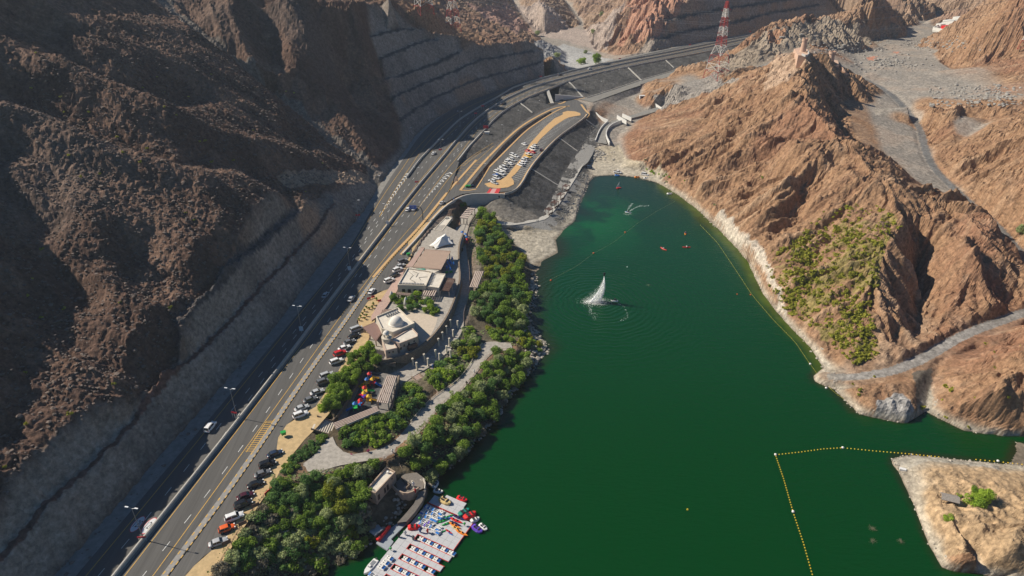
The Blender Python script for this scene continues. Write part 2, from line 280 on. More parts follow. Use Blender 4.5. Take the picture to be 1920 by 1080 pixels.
def blur(A, r, it=2):
    for _ in range(it):
        for ax in (0, 1):
            n = A.shape[ax]; p = np.concatenate([np.repeat(np.take(A, [0], ax), r + 1, ax), A, np.repeat(np.take(A, [-1], ax), r, ax)], ax)
            c = np.cumsum(p, ax, dtype=np.float64); A = ((np.take(c, range(2 * r + 1, 2 * r + 1 + n), ax) - np.take(c, range(0, n), ax)) / (2 * r + 1)).astype(np.float32)
    return A
RX, RY = np.meshgrid(GX0 + GD * np.arange(nx), GY0 + GD * np.arange(ny)); RX = RX.astype(np.float32); RY = RY.astype(np.float32)
def samp(A, x, y):
    fx = np.clip((x - GX0) / GD, 0, nx - 1.001); fy = np.clip((y - GY0) / GD, 0, ny - 1.001)
    i = fx.astype(np.int32); j = fy.astype(np.int32); a = (fx - i).astype(np.float32); b = (fy - j).astype(np.float32)
    return (A[j, i] * (1 - a) + A[j, i + 1] * a) * (1 - b) + (A[j + 1, i] * (1 - a) + A[j + 1, i + 1] * a) * b
def ground0(x, y): return float(samp(HB, np.array([x]), np.array([y]))[0])
def hit(px, py, H=None):                              # sight line onto the ground
    H = HB if H is None else H
    u, y, w = ray(px, py); t = np.linspace(90, 1500, 3000); g = samp(H, u * t, y * t); f = CAM_H + w * t - g
    k = int(np.argmax(f < 0)) or len(t) - 1
    a = f[k - 1] / (f[k - 1] - f[k] + 1e-9); tt = t[k - 1] + a * (t[k] - t[k - 1])
    return (u * tt, y * tt, CAM_H + w * tt)
def wpoly(pts, H=None): return [hit(x, y, H) for x, y in pts]
# noise
_perm = RNG.integers(0, 1 << 30, 4096)
def vnoise(x, y, seed=0):
    xi = np.floor(x).astype(np.int64); yi = np.floor(y).astype(np.int64); fx = (x - xi); fy = (y - yi)
    fx = fx * fx * (3 - 2 * fx); fy = fy * fy * (3 - 2 * fy)
    def h(a, b): return (_perm[(a * 1619 + b * 31337 + seed * 6971 + (a * b % 97) * 13) & 4095] & 65535) / 32767.5 - 1
    return (h(xi, yi) * (1 - fx) + h(xi + 1, yi) * fx) * (1 - fy) + (h(xi, yi + 1) * (1 - fx) + h(xi + 1, yi + 1) * fx) * fy
def fbm(x, y, s, o=4, seed=0, ridged=False):
    r = 0; a = 1; t = 0
    for k in range(o):
        c, q = math.cos(.6 * k + .3), math.sin(.6 * k + .3)
        n = vnoise((x * c - y * q) / s, (x * q + y * c) / s, seed + k)
        r = r + a * ((1 - 2 * abs(n)) if ridged else n); t += a; a *= .52; s /= 2.03
    return r / t
# ------------------------------------------------------------------ relief: gullies that run down the fall line
SM = blur(HB, 6, 2); gy, gx = np.gradient(SM, GD); slope = np.hypot(gx, gy); gn = np.maximum(slope, 1e-3)
dx_, dy_ = -gx / gn, -gy / gn
def lic(cell, steps, seed):
    N = blur(np.random.default_rng(seed).standard_normal((ny, nx)).astype(np.float32), cell, 2); acc = N.copy()
    for sgn in (1, -1):
        x = RX.copy(); y = RY.copy()
        for k in range(steps):
            vx = samp(dx_, x, y); vy = samp(dy_, x, y); x = x + vx * GD * 1.6 * sgn; y = y + vy * GD * 1.6 * sgn; acc += samp(N, x, y)
    acc = acc - blur(acc, 28, 1); return acc / acc.std()
def sstep(a, b, x): t = np.clip((x - a) / (b - a), 0, 1); return t * t * (3 - 2 * t)
LIC1 = lic(4, 20, 1); LIC2 = lic(1, 15, 2); LIC3 = lic(0, 10, 3)
cutL = [tuple(p) for p in LE[:17]] + [tuple(p) for p in ([SKY1[-1]] + SKY1[::-1][1:] + SC[-1][::-1] + [SC[-2][0], SC[-3][0], SC[-4][0], SC[-5][0], SC[-6][0]])] + [NOSE[0]] + [tuple(p) for p in T4[::-1]] + T3[::-1] + T1[::-1]
M_cut = inside(RX, RY, cutL)
M_cut2 = inside(RX, RY, list(LR) + [(p[0], p[1], 0) for p in C3[::-1]] + C3[:1])
M_cut = blur((M_cut | M_cut2).astype(np.float32), 1, 1)
REL_H = HB - blur(HB, 32, 2)
M_hill = np.maximum(sstep(.22, .5, slope), sstep(.8, 3.0, REL_H) * .9) * (1 - M_cut)
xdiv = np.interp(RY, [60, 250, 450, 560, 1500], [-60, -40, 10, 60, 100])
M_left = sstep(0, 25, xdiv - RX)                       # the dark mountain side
M_prom = inside(RX, RY, [RE[0], RE[2], RE[4], RE[6], RE[-1]] + [P(*q) for q in [(905, 372, 8), (925, 412, 5), (990, 486, 0), (1040, 640, 0), (900, 850, 0), (700, 1040, 0), (400, 1180, 0)]])
M_prom = M_prom.astype(np.float32)
M_force = inside(RX, RY, [P(*q) for q in [(1690, 395, 31), (1760, 360, 26), (1813, 370, 30), (1850, 400, 28), (1890, 460, 20), (1920, 545, 12), (1850, 600, 9), (1740, 650, 6), (1690, 680, 5), (1640, 680, 5), (1650, 560, 16), (1670, 455, 26)]]).astype(np.float32)
M_grav = inside(RX, RY, [P(*q) for q in [(1596, 150, 33), (1600, 100, 30), (1640, 62, 31), (1720, 36, 31), (1800, 60, 31), (1770, 100, 32), (1790, 130, 32), (1925, 150, 42), (1925, 205, 42), (1800, 200, 36), (1745, 230, 27), (1850, 232, 33), (1925, 225, 40), (1925, 250, 42), (1840, 262, 30), (1765, 262, 25), (1770, 320, 21), (1860, 400, 17), (1925, 480, 14), (1925, 520, 13), (1870, 450, 17), (1800, 375, 19), (1735, 352, 21), (1690, 330, 22), (1652, 280, 25), (1630, 215, 28)]]).astype(np.float32)
M_grav = blur(M_grav, 2, 1)
M_hill = np.maximum(M_hill, blur(M_force, 3, 1) * .9) * (1 - M_prom)
emb = inside(RX, RY, [tuple(p) for p in HT] + LRN[::-1] + SLN[::-1]) | inside(RX, RY, LOTRW[:10] + LZ([(902, 363, 13), (902, 392, 6), (930, 415, 5), (960, 440, 2), (1048, 440, 1), (1105, 326, 1), (1130, 240, 5)])) | inside(RX, RY, LRS + LZ([(1380, 110, 15), (1300, 140, 12), (1215, 165, 6.5), (1130, 192, 6)]))
M_emb = blur(emb.astype(np.float32), 1, 1); M_hill *= 1 - M_emb
Hh = np.clip((HB - 1.5) / 10, 0, 1)
amp = M_hill * Hh
big = fbm(RX, RY, 55, 3, 11); rg = fbm(RX, RY, 26, 4, 21, True)
REL = amp * ((2.0 - np.abs(LIC1) * 2.9) * (1 - .65 * M_left) + (np.abs(LIC2) - .8) * (1.7 - 1.1 * M_left) + (np.abs(LIC3) - .8) * (.8 - .35 * M_left) + big * (3.6 - 2.0 * M_left) * (.3 + .7 * Hh) + rg * (1.9 - 1.5 * M_left))
REL += M_cut * (fbm(RX, RY, 14, 4, 31) * 1.2 + (np.abs(LIC2) - .8) * .5 + LIC3 * .2)
REL += M_emb * LIC2 * .10
far = sstep(560, 800, RY); REL *= 1 + .35 * far
HF = (HB + REL).astype(np.float32)
# hand-placed ravines and spurs: world lines found by sight from the photo, with a depth and a half-width
def stroke(pts, depth, w, H=None):
    global HF
    ln = wpoly(pts); ln = resample(ln, 6); x0, y0 = ln[:, :2].min(0) - 3 * w; x1, y1 = ln[:, :2].max(0) + 3 * w
    i0, i1 = int(max(0, (x0 - GX0) / GD)), int(min(nx, (x1 - GX0) / GD)); j0, j1 = int(max(0, (y0 - GY0) / GD)), int(min(ny, (y1 - GY0) / GD))
    X = RX[j0:j1, i0:i1]; Y = RY[j0:j1, i0:i1]; wob = fbm(X, Y, 18, 3, 5) * w * .5
    d, _ = dist_line(X, Y, ln); HF[j0:j1, i0:i1] += depth * np.exp(-((d + wob) / w) ** 2) * (1 - M_cut[j0:j1, i0:i1])
for pts, dp, w in [([(0, 150), (133, 190), (233, 247), (333, 285), (440, 300)], -9, 13), ([(0, 265), (60, 335), (105, 430), (130, 490)], -10, 14), ([(60, 30), (150, 90), (260, 150), (330, 160)], -8, 13),
                   ([(200, 660), (160, 560), (150, 480)], -5, 9), ([(290, 640), (250, 540), (260, 450)], -4, 8), ([(0, 800), (60, 720), (80, 620)], -4, 8),
                   ([(0, 210), (110, 255), (230, 300), (380, 345)], 6, 9), ([(120, 130), (260, 200), (420, 270), (560, 300)], 5, 9), ([(30, 300), (140, 380), (170, 500)], 6, 9), ([(130, 430), (200, 520), (250, 610)], 4, 8),
                   ([(440, 95), (430, 40), (420, -10)], 6, 12), ([(505, 110), (495, 60), (490, -10)], -7, 11), ([(570, 120), (575, 60), (580, 0)], 7, 12), ([(630, 110), (640, 60), (640, 0)], -6, 10), ([(530, 200), (545, 235), (560, 260)], -5, 6), ([(520, 195), (530, 220)], 5, 5)]:
    stroke(pts, dp, w)
for pts, dp, w in [([(1500, 230), (1440, 300), (1400, 370)], -4, 6), ([(1560, 300), (1500, 380), (1470, 440)], -4, 6), ([(1420, 200), (1360, 280), (1300, 340)], -3, 6), ([(1350, 200), (1290, 260), (1230, 300)], -3, 6), ([(1600, 380), (1560, 410), (1500, 450)], -4.5, 6), ([(1560, 440), (1520, 490)], -3, 5),
                   ([(1470, 200), (1400, 260), (1320, 350)], 2.5, 5), ([(1530, 300), (1470, 370), (1420, 430)], 2.5, 5),
                   ([(1715, 460), (1735, 520), (1725, 600)], -5, 8), ([(1700, 430), (1740, 460), (1790, 480)], 3, 6), ([(1545, 170), (1580, 240), (1590, 260)], -6, 6)]:
    stroke(pts, dp, w)
# level ground for roads, car park and paths
def plat(poly, zf, drop=.35, grow=0):
    global HF
    m = inside(RX, RY, poly)
    z = zf(RX[m], RY[m]) if callable(zf) else zf
    HF[m] = z - drop
def zhv(x, y): d = np.clip(np.hypot(x + 85, y - 110), 0, 760); return 10 + .004 * d + .016 * np.clip(d - 190, 0, 999)

zlv = lambda x, y: 11.9 - 0.7 * np.clip((y - 350) / 110, 0, 1)
zsv = lambda x, y: np.where(y < 350, zhv(x, y), zlv(x, y))
HWY = [tuple(p) for p in LE] + [PH(1600, 40)] + [tuple(p) for p in HT[::-1]] + QS([(862, 300), (855, 322)], zh) + [tuple(p) for p in RE[::-1]]
SRV = [tuple(p) for p in SLN] + LOTRW + QS([(840, 385), (800, 400), (836, 349)], zs)
plat(SRV, zsv); plat(HWY, zhv)
DITCH = QS([(878, 352), (905, 318), (944, 272), (975, 243), (1006, 223), (1034, 208), (1036, 211), (1006, 230), (985, 245), (957, 274), (918, 313), (893, 353)], zl)
plat(DITCH, lambda x, y: zlv(x, y) - 2.2)
UNDER = QS([(1026, 197), (1050, 190), (1040, 150), (1018, 140)], zl); plat(UNDER, zlv)
plat([tuple(p) for p in LRN] + [tuple(p) for p in LRS[::-1]], lambda x, y: samp(HB, x, y), .3)
TERR = 10.2
terrace = [(872, 440), (866, 455), (862, 470), (862, 495), (866, 520), (862, 540), (852, 572), (838, 600), (822, 622), (800, 645), (770, 664), (745, 672), (712, 676), (690, 668), (670, 650), (678, 628), (690, 606), (712, 575), (735, 540), (765, 495), (790, 455), (812, 428), (830, 420)]
plaza = [(541, 890), (588, 857), (614, 818), (622, 815), (632, 838), (655, 855), (690, 853), (700, 862), (640, 872), (600, 883), (548, 900)]
play = [(684, 692), (722, 700), (748, 706), (742, 760), (715, 780), (640, 806), (624, 796), (645, 762)]
yard = [(742, 905), (752, 890), (778, 884), (797, 895), (800, 910), (786, 922), (762, 930), (742, 920), (700, 945), (684, 935), (684, 915), (722, 875)]
fan = [(584, 800), (596, 778), (612, 776), (630, 792), (628, 806), (612, 822), (594, 822)]
for pp, z_ in ((fan, 7.9), (terrace, TERR), (plaza, 10.05), (play, 8.2), (yard, 4.6)): plat(LZ([(x, y, z_) for x, y in pp]), z_)
M_flat = np.zeros((ny, nx), np.float32)
for pl in (HWY, SRV, DITCH, UNDER): M_flat[inside(RX, RY, pl)] = 1
def strip_of(line, w):
    a = offset(line, w / 2); b = offset(line, -w / 2); return [tuple(p) for p in a] + [tuple(p) for p in b[::-1]]
def bench_way(pts, w, drop=.3):                        # a dirt road cut level across the slope
    global HF
    ln = resample(smooth(pts, 2), 3); d, z = dist_line(RX, RY, ln); m = np.clip(1.6 - d / (w / 2), 0, 1); m = np.clip(m * 1.7, 0, 1)
    HF = (HF * (1 - m) + (z - drop * 0) * m).astype(np.float32); M_flat[d < w * .55] = .75
VRW = LZ(VR); TRW = LZ(TR)
bench_way(VRW, 6); bench_way(TRW, 4.6)
PA = LZ(PATHA); PB = LZ(PATHB)
bench_way(PA, 9); bench_way(PB, 6)
def way(line, w): return strip_of(resample(smooth(line, 2), 3), w)
PAINT = [('wadi', wpoly([(1000, 76), (1055, 82), (1112, 98), (1150, 112), (1100, 128), (1060, 132), (1050, 110), (1010, 92)], HF), (.34, .34, .33), 2),
 ('beach', LZ([(1108, 275, 4), (1160, 272, 3), (1175, 300, 2), (1255, 335, 1), (1240, 345, 0), (1110, 332, 0)]), (.43, .37, .27), 2), ('spit', LZ([(925, 408, 5), (1000, 428, 1), (1050, 436, 0), (1090, 350, 0), (1108, 330, 0), (1080, 418, 0), (1048, 495, 0), (1000, 490, 0), (960, 455, 2)]), (.37, .32, .24), 1.5),
 ('stone apron', LZ([(905, 385, 7), (946, 372, 10), (1000, 400, 5), (1015, 412, 3.6), (950, 422, 4.5)]), (.17, .155, .135), 2),
 ('dirt track', way(VRW, 4.2), (.15, .15, .148), .6), ('dirt track', way(TRW, 4.2), (.25, .24, .225), .6),
 ('creek rock', LZ([(1718, 700, 5), (1745, 690, 4), (1756, 800, 0), (1722, 800, 0)]), (.10, .09, .075), 3), ('gray rock', LZ([(1640, 752, 4), (1700, 740, 5), (1728, 797, 0), (1640, 792, 0)]), (.30, .295, .285), 2.5),
 ('peninsula', PSH, (.40, .28, .165), 0), ('peninsula rim', LZ([(1665, 857, 0), (1710, 852, .5), (1870, 870, .5), (1870, 884, 1), (1740, 866, 1), (1700, 880, 1)]), (.36, .33, .29), 1),
 ('track spoil', wpoly([(515, 330), (600, 318), (690, 322), (690, 345), (620, 345), (540, 352)], HF), (.33, .24, .17), 2), ('ravine gravel', way(RAV, 7), (.165, .145, .125), 5),
 ('red slope', wpoly([(1150, 90), (1180, 30), (1175, 4), (1290, 4), (1262, 40), (1225, 78)], HF), (.40, .22, .15), 8), ('gray slope', wpoly([(960, 4), (1170, 4), (1150, 60), (1135, 95), (1060, 78), (1000, 60)], HF), (.35, .285, .245), 6), ('pink slope', wpoly([(870, 4), (950, 4), (1000, 60), (970, 68)], HF), (.37, .23, .18), 5),
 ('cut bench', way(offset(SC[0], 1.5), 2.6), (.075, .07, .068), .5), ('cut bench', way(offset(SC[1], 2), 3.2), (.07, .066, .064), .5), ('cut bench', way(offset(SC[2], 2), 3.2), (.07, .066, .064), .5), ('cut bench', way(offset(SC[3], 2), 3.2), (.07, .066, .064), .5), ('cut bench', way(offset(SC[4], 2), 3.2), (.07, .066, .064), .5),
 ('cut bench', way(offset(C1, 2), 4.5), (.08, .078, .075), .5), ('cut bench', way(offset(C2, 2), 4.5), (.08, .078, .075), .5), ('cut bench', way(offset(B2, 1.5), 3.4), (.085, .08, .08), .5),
 ('gray shoulder', wpoly([(1325, 130), (1400, 88), (1470, 48), (1540, 36), (1640, 45), (1700, 60), (1600, 100), (1530, 85), (1500, 90), (1430, 120), (1360, 150)], HF), (.29, .24, .185), 5),
 ('orange patch', wpoly([(1440, 60), (1475, 55), (1462, 85), (1440, 82)], HF), (.36, .20, .12), 2), ('orange patch', LZ([(1625, 108, 30), (1645, 107, 30), (1642, 115, 30), (1628, 114, 30)]), (.45, .20, .13), 1.5), ('orange patch', LZ([(1670, 98, 30), (1688, 98, 30), (1684, 103, 30)]), (.45, .20, .13), 1.5),
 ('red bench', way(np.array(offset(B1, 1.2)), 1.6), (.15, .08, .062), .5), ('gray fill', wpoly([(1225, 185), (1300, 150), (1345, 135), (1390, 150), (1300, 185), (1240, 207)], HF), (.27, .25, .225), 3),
 ('white toe', LZ([(1335, 416, 0), (1402, 484, 0), (1460, 590, 0), (1545, 690, 0), (1560, 680, 3), (1475, 585, 4), (1420, 480, 3), (1350, 412, 2)]), (.52, .46, .38), 2.5),
 ('cream crest', wpoly([(1460, 100), (1520, 85), (1515, 120), (1480, 150), (1430, 170)], HF), (.42, .30, .21), 5)]
# ------------------------------------------------------------------ materials
MATS = {}
def mat(name, col, rough=.8, metal=0.0, noise=.12, scale=2.0, bump=0.0, bscale=None, spec=.4, col2=None, emit=None):
    if name in MATS: return MATS[name]
    m = bpy.data.materials.new(name); m.use_nodes = True; nt = m.node_tree; b = nt.nodes['Principled BSDF']
    b.inputs['Roughness'].default_value = rough; b.inputs['Metallic'].default_value = metal; b.inputs['Specular IOR Level'].default_value = spec
    if noise > 0 or bump > 0:
        tc = nt.nodes.new('ShaderNodeNewGeometry'); n = nt.nodes.new('ShaderNodeTexNoise'); n.inputs['Scale'].default_value = scale; n.inputs['Detail'].default_value = 5; n.inputs['Roughness'].default_value = .65
        nt.links.new(tc.outputs['Position'], n.inputs['Vector'])
        r = nt.nodes.new('ShaderNodeValToRGB'); nt.links.new(n.outputs['Fac'], r.inputs[0])
        c2 = col2 or tuple(min(1, c * (1 + noise)) for c in col); c1 = tuple(c * (1 - noise) for c in col) if col2 is None else col
        r.color_ramp.elements[0].position = .34; r.color_ramp.elements[0].color = (*c1, 1); r.color_ramp.elements[1].position = .66; r.color_ramp.elements[1].color = (*c2, 1)
        nt.links.new(r.outputs[0], b.inputs['Base Color'])
        if bump > 0:
            n2 = nt.nodes.new('ShaderNodeTexNoise'); n2.inputs['Scale'].default_value = bscale or scale * 3; n2.inputs['Detail'].default_value = 4; nt.links.new(tc.outputs['Position'], n2.inputs['Vector'])
            bp = nt.nodes.new('ShaderNodeBump'); bp.inputs['Strength'].default_value = min(1, bump); bp.inputs['Distance'].default_value = bump; nt.links.new(n2.outputs['Fac'], bp.inputs['Height']); nt.links.new(bp.outputs[0], b.inputs['Normal'])
    else: b.inputs['Base Color'].default_value = (*col, 1)
    MATS[name] = m; return m
def mesh_obj(name, verts, faces, m, parent=None, shade=False):
    me = bpy.data.meshes.new(name); me.from_pydata([tuple(v) for v in verts], [], [tuple(f) for f in faces]); me.update()
    if shade: me.polygons.foreach_set('use_smooth', [True] * len(me.polygons))
    if m is not None: me.materials.append(m)
    o = bpy.data.objects.new(name, me); scene.collection.objects.link(o)
    if parent is not None: o.parent = parent
    return o
def tag(o, label=None, cat=None, group=None, kind=None):
    if label: o['label'] = label
    if cat: o['category'] = cat
    if group: o['group'] = group
    if kind: o['kind'] = kind
    return o
def structure(o): o['kind'] = 'structure'; return o
# ------------------------------------------------------------------ terrain mesh
NC, NR = 920, 960
yr = 72 * np.exp(np.linspace(0, math.log(1480 / 72), NR)); sc = np.linspace(-1, 1, NC)
VX = (sc[None, :] * (yr[:, None] * .72 + 52) * 1.13).astype(np.float32); VY = np.repeat(yr[:, None], NC, 1).astype(np.float32)
s_ = lambda A: samp(A, VX, VY)
vhill, vleft, vcut, vprom, vemb, vslope = s_(M_hill), s_(M_left), s_(M_cut), s_(M_prom), s_(M_emb), s_(slope)
VZ = s_(HF); vflat = s_(M_flat)
fine = fbm(VX, VY, 5.0, 4, 41); fine2 = fbm(VX, VY, 2.2, 3, 51); rid = fbm(VX, VY, 9.0, 4, 61, True)
rough = np.clip(.10 + .9 * vhill + .35 * vcut + .08 * vemb, 0, 1) * (1 - vflat) * np.clip((VZ + .2) / 2, 0, 1)
rub = fbm(VX, VY, 1.5, 2, 66); rs = fbm(VX, VY, 4.5, 4, 68, True); fo_ = 1 + .8 * sstep(300, 700, VY)
nl = 1 - vleft * (1 - sstep(480, 560, VY))
VZ = VZ + rough * (fine * (.15 + .45 * nl) + rs * (.12 + .73 * nl) * fo_ + fine2 * (.4 + .05 * nl) + rub * (.12 + .5 * (1 - nl)) + fbm(VX, VY, .9, 1, 67) * .3 * (1 - nl) + (rid * 1.1) * vhill * (.12 + .88 * nl) * fo_)
# what the ground is made of: darker along gullies and cut benches, greyer far off
def C(*c): return np.array(c, np.float32)
def mix(a, b, m): return a * (1 - m[..., None]) + b * m[..., None]
big1 = fbm(VX, VY, 60, 3, 71); med = fbm(VX, VY, 16, 4, 81); sm = fbm(VX, VY, 3.5, 3, 91)
l1 = s_(LIC1); l2 = s_(LIC2); rs_c = fbm(VX, VY, 7, 4, 99)
col = np.empty(VX.shape + (3,), np.float32)
tan = mix(C(.285, .172, .100)[None, None], C(.25, .135, .082)[None, None], sstep(-.1, .4, big1 + .4 * med))
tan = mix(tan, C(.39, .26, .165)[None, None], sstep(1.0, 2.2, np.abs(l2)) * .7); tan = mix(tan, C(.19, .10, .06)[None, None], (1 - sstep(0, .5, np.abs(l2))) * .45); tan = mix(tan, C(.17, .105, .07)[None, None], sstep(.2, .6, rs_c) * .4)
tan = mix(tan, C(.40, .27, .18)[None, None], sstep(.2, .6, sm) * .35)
gray = mix(C(.25, .225, .195)[None, None], C(.33, .29, .245)[None, None], sstep(-.3, .4, med + .5 * sm))
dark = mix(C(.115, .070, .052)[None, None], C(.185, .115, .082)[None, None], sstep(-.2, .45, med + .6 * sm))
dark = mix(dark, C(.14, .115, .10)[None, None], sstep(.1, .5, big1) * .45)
hillness = np.maximum(sstep(.18, .34, vslope), sstep(.6, 2.2, s_(REL_H))); hillness = np.maximum(hillness, (1 - s_(M_grav)) * sstep(110, 130, VX) * (VY < 560) * .85)
col = mix(gray, tan, np.clip(hillness + .25 * sstep(0, .5, med), 0, 1) * (1 - .35 * sstep(560, 900, VY)))
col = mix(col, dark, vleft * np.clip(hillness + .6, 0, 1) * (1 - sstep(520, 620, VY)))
cutc = mix(C(.28, .235, .195)[None, None], C(.20, .17, .145)[None, None], sstep(-.2, .3, med)); cutc = mix(cutc, C(.33, .22, .15)[None, None], sstep(.15, .5, big1 + .4 * med))
col = mix(col, cutc, vcut)
col = mix(col, C(.086, .083, .079)[None, None] * (1 + .45 * sm[..., None] + .25 * l2[..., None] * .4), vemb)
gsl = inside(VX + med * 5, VY + rs_c * 6, wpoly([(1440, 500), (1500, 440), (1560, 400), (1680, 400), (1665, 455), (1640, 560), (1640, 660), (1590, 685), (1500, 600)], HF)).astype(np.float32)
col = mix(col, C(.20, .19, .05)[None, None], gsl * sstep(-.05, .3, rs_c + .5 * sm) * .6)
for name, poly_px, c, soft in PAINT:
    pw = poly_px
    m = inside(VX + med * soft, VY + fbm(VX, VY, 9, 3, 97) * soft, pw).astype(np.float32)
    col = mix(col, (C(*c) * (1 + .22 * med[..., None] + .18 * sm[..., None])), m * .92)
col = mix(col, C(.40, .36, .29)[None, None] * (1 + .25 * sm[..., None]), (1 - sstep(.8, 2.6 + 1.5 * (med + .3), VZ)) * (VZ > -.3) * (1 - vprom) * (1 - vemb * .3) * .85)
col = mix(col, C(.10, .085, .055)[None, None] * (1 + .5 * sm[..., None]), vprom * (1 - vflat) * .9)
col = mix(col, C(.13, .10, .07)[None, None], (1 - sstep(-.05, .35, VZ)) * .8)
col = np.clip(col, .01, .9)
ids = np.arange(NR * NC).reshape(NR, NC); q = np.stack([ids[:-1, :-1], ids[:-1, 1:], ids[1:, 1:], ids[1:, :-1]], -1).reshape(-1, 4)
zf = VZ.ravel(); keep = (zf[q].max(1) > -1.6); q = q[keep]
used = np.zeros(NR * NC, bool); used[q.ravel()] = True; remap = np.cumsum(used) - 1; q = remap[q].astype(np.int32)
co = np.stack([VX.ravel(), VY.ravel(), zf], 1)[used].astype(np.float32)
me = bpy.data.meshes.new('mountains'); me.vertices.add(len(co)); me.vertices.foreach_set('co', co.ravel()); me.loops.add(len(q) * 4); me.loops.foreach_set('vertex_index', q.ravel()); me.polygons.add(len(q)); me.polygons.foreach_set('loop_start', np.arange(0, len(q) * 4, 4, dtype=np.int32)); me.polygons.foreach_set('loop_total', np.full(len(q), 4, np.int32)); me.polygons.foreach_set('use_smooth', np.zeros(len(q), bool)); me.update()
ca = me.color_attributes.new('rock', 'FLOAT_COLOR', 'POINT'); ca.data.foreach_set('color', np.concatenate([col.reshape(-1, 3)[used], np.ones((used.sum(), 1), np.float32)], 1).ravel().astype(np.float32))
m = bpy.data.materials.new('rock_ground'); m.use_nodes = True; nt = m.node_tree; b = nt.nodes['Principled BSDF']; b.inputs['Roughness'].default_value = .95; b.inputs['Specular IOR Level'].default_value = .15
at = nt.nodes.new('ShaderNodeVertexColor'); at.layer_name = 'rock'; ge = nt.nodes.new('ShaderNodeNewGeometry')
n1 = nt.nodes.new('ShaderNodeTexNoise'); n1.inputs['Scale'].default_value = .55; n1.inputs['Detail'].default_value = 8; n1.inputs['Roughness'].default_value = .72; nt.links.new(ge.outputs['Position'], n1.inputs['Vector'])
mr = nt.nodes.new('ShaderNodeMapRange'); mr.inputs[1].default_value = .3; mr.inputs[2].default_value = .7; mr.inputs[3].default_value = .5; mr.inputs[4].default_value = 1.5; nt.links.new(n1.outputs['Fac'], mr.inputs[0])
n2 = nt.nodes.new('ShaderNodeTexVoronoi'); n2.inputs['Scale'].default_value = 1.1; nt.links.new(ge.outputs['Position'], n2.inputs['Vector']); m2 = nt.nodes.new('ShaderNodeMapRange'); m2.inputs[1].default_value = 0; m2.inputs[2].default_value = 1; m2.inputs[3].default_value = .78; m2.inputs[4].default_value = 1.22; nt.links.new(n2.outputs['Color'], m2.inputs[0])
mm = nt.nodes.new('ShaderNodeMath'); mm.operation = 'MULTIPLY'; nt.links.new(mr.outputs[0], mm.inputs[0]); nt.links.new(m2.outputs[0], mm.inputs[1]); mr = mm
vm = nt.nodes.new('ShaderNodeVectorMath'); vm.operation = 'SCALE'; nt.links.new(at.outputs[0], vm.inputs[0]); nt.links.new(mr.outputs[0], vm.inputs['Scale']); nt.links.new(vm.outputs[0], b.inputs['Base Color'])
bp = nt.nodes.new('ShaderNodeBump'); bp.inputs['Strength'].default_value = .9; bp.inputs['Distance'].default_value = .7; nt.links.new(n1.outputs['Fac'], bp.inputs['Height']); nt.links.new(bp.outputs[0], b.inputs['Normal'])
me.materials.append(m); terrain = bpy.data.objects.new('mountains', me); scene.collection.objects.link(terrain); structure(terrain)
def gz(x, y): return float(samp(HF, np.array([x], np.float32), np.array([y], np.float32))[0])
# water
shy = np.array(SHW)
wx = np.concatenate([np.linspace(-130, 420, 340)]); wy = np.concatenate([np.linspace(60, 480, 330)])
WX, WY = np.meshgrid(wx.astype(np.float32), wy.astype(np.float32)); dep = samp(HF, WX, WY)
rb = [p for p, s in zip(SH, SH1) if s[0] >= 1240 and s[1] <= 745 and s[1] >= 345]
dr, _ = dist_line(WX, WY, rb); i_r = np.exp(-(dr / (3.6 + 2.2 * sstep(220, 330, WY) + fbm(WX, WY, 12, 3, 5) * 1.5)) ** 4)
i_r *= sstep(2, 8, WX - np.interp(WY, [180, 300, 430], [60, 60, 60]))

i_s = sstep(-1.5, -.05, dep)
dist_far = sstep(250, 420, WY)
deep = mix(C(.0003, .038, .0050)[None, None], C(.002, .042, .0135)[None, None], sstep(150, 330, WY)); deep = mix(deep, C(.008, .033, .020)[None, None], sstep(300, 420, WY))  # distance darkening and bluish cast painted into the deep-water colour
wc = mix(deep, C(.02, .016, .006)[None, None], i_s * .7); wc = mix(wc, C(.050, .080, .006)[None, None] * (1 + .5 * fbm(WX, WY, 4, 3, 15)[..., None]), np.clip(i_r, 0, 1) * .9)
pth = np.exp(-(((WX - 42) / 26) ** 2 + ((WY - 345) / 32) ** 2)); wn_ = fbm(WX, WY, 22, 4, 19); wc = mix(wc, C(.004, .085, .022)[None, None], pth * sstep(.05, .35, wn_)); wc = mix(wc, C(.010, .018, .012)[None, None], pth * sstep(.05, .3, -wn_) * .8)
n_, k_ = WX.shape; ids = np.arange(n_ * k_).reshape(n_, k_); q = np.stack([ids[:-1, :-1], ids[:-1, 1:], ids[1:, 1:], ids[1:, :-1]], -1).reshape(-1, 4).astype(np.int32)
me = bpy.data.meshes.new('lake_water'); me.vertices.add(n_ * k_); me.vertices.foreach_set('co', np.stack([WX.ravel(), WY.ravel(), np.zeros(n_ * k_, np.float32)], 1).ravel()); me.loops.add(len(q) * 4); me.loops.foreach_set('vertex_index', q.ravel()); me.polygons.add(len(q)); me.polygons.foreach_set('loop_start', np.arange(0, len(q) * 4, 4, dtype=np.int32)); me.polygons.foreach_set('loop_total', np.full(len(q), 4, np.int32)); me.update()
ca = me.color_attributes.new('bed', 'FLOAT_COLOR', 'POINT'); ca.data.foreach_set('color', np.concatenate([wc.reshape(-1, 3), np.ones((n_ * k_, 1))], 1).ravel().astype(np.float32))
m = bpy.data.materials.new('green_water'); m.use_nodes = True; nt = m.node_tree; b = nt.nodes['Principled BSDF']; b.inputs['Roughness'].default_value = .12; b.inputs['IOR'].default_value = 1.33; b.inputs['Specular IOR Level'].default_value = .38
at = nt.nodes.new('ShaderNodeVertexColor'); at.layer_name = 'bed'; nt.links.new(at.outputs[0], b.inputs['Base Color']); ge = nt.nodes.new('ShaderNodeNewGeometry')
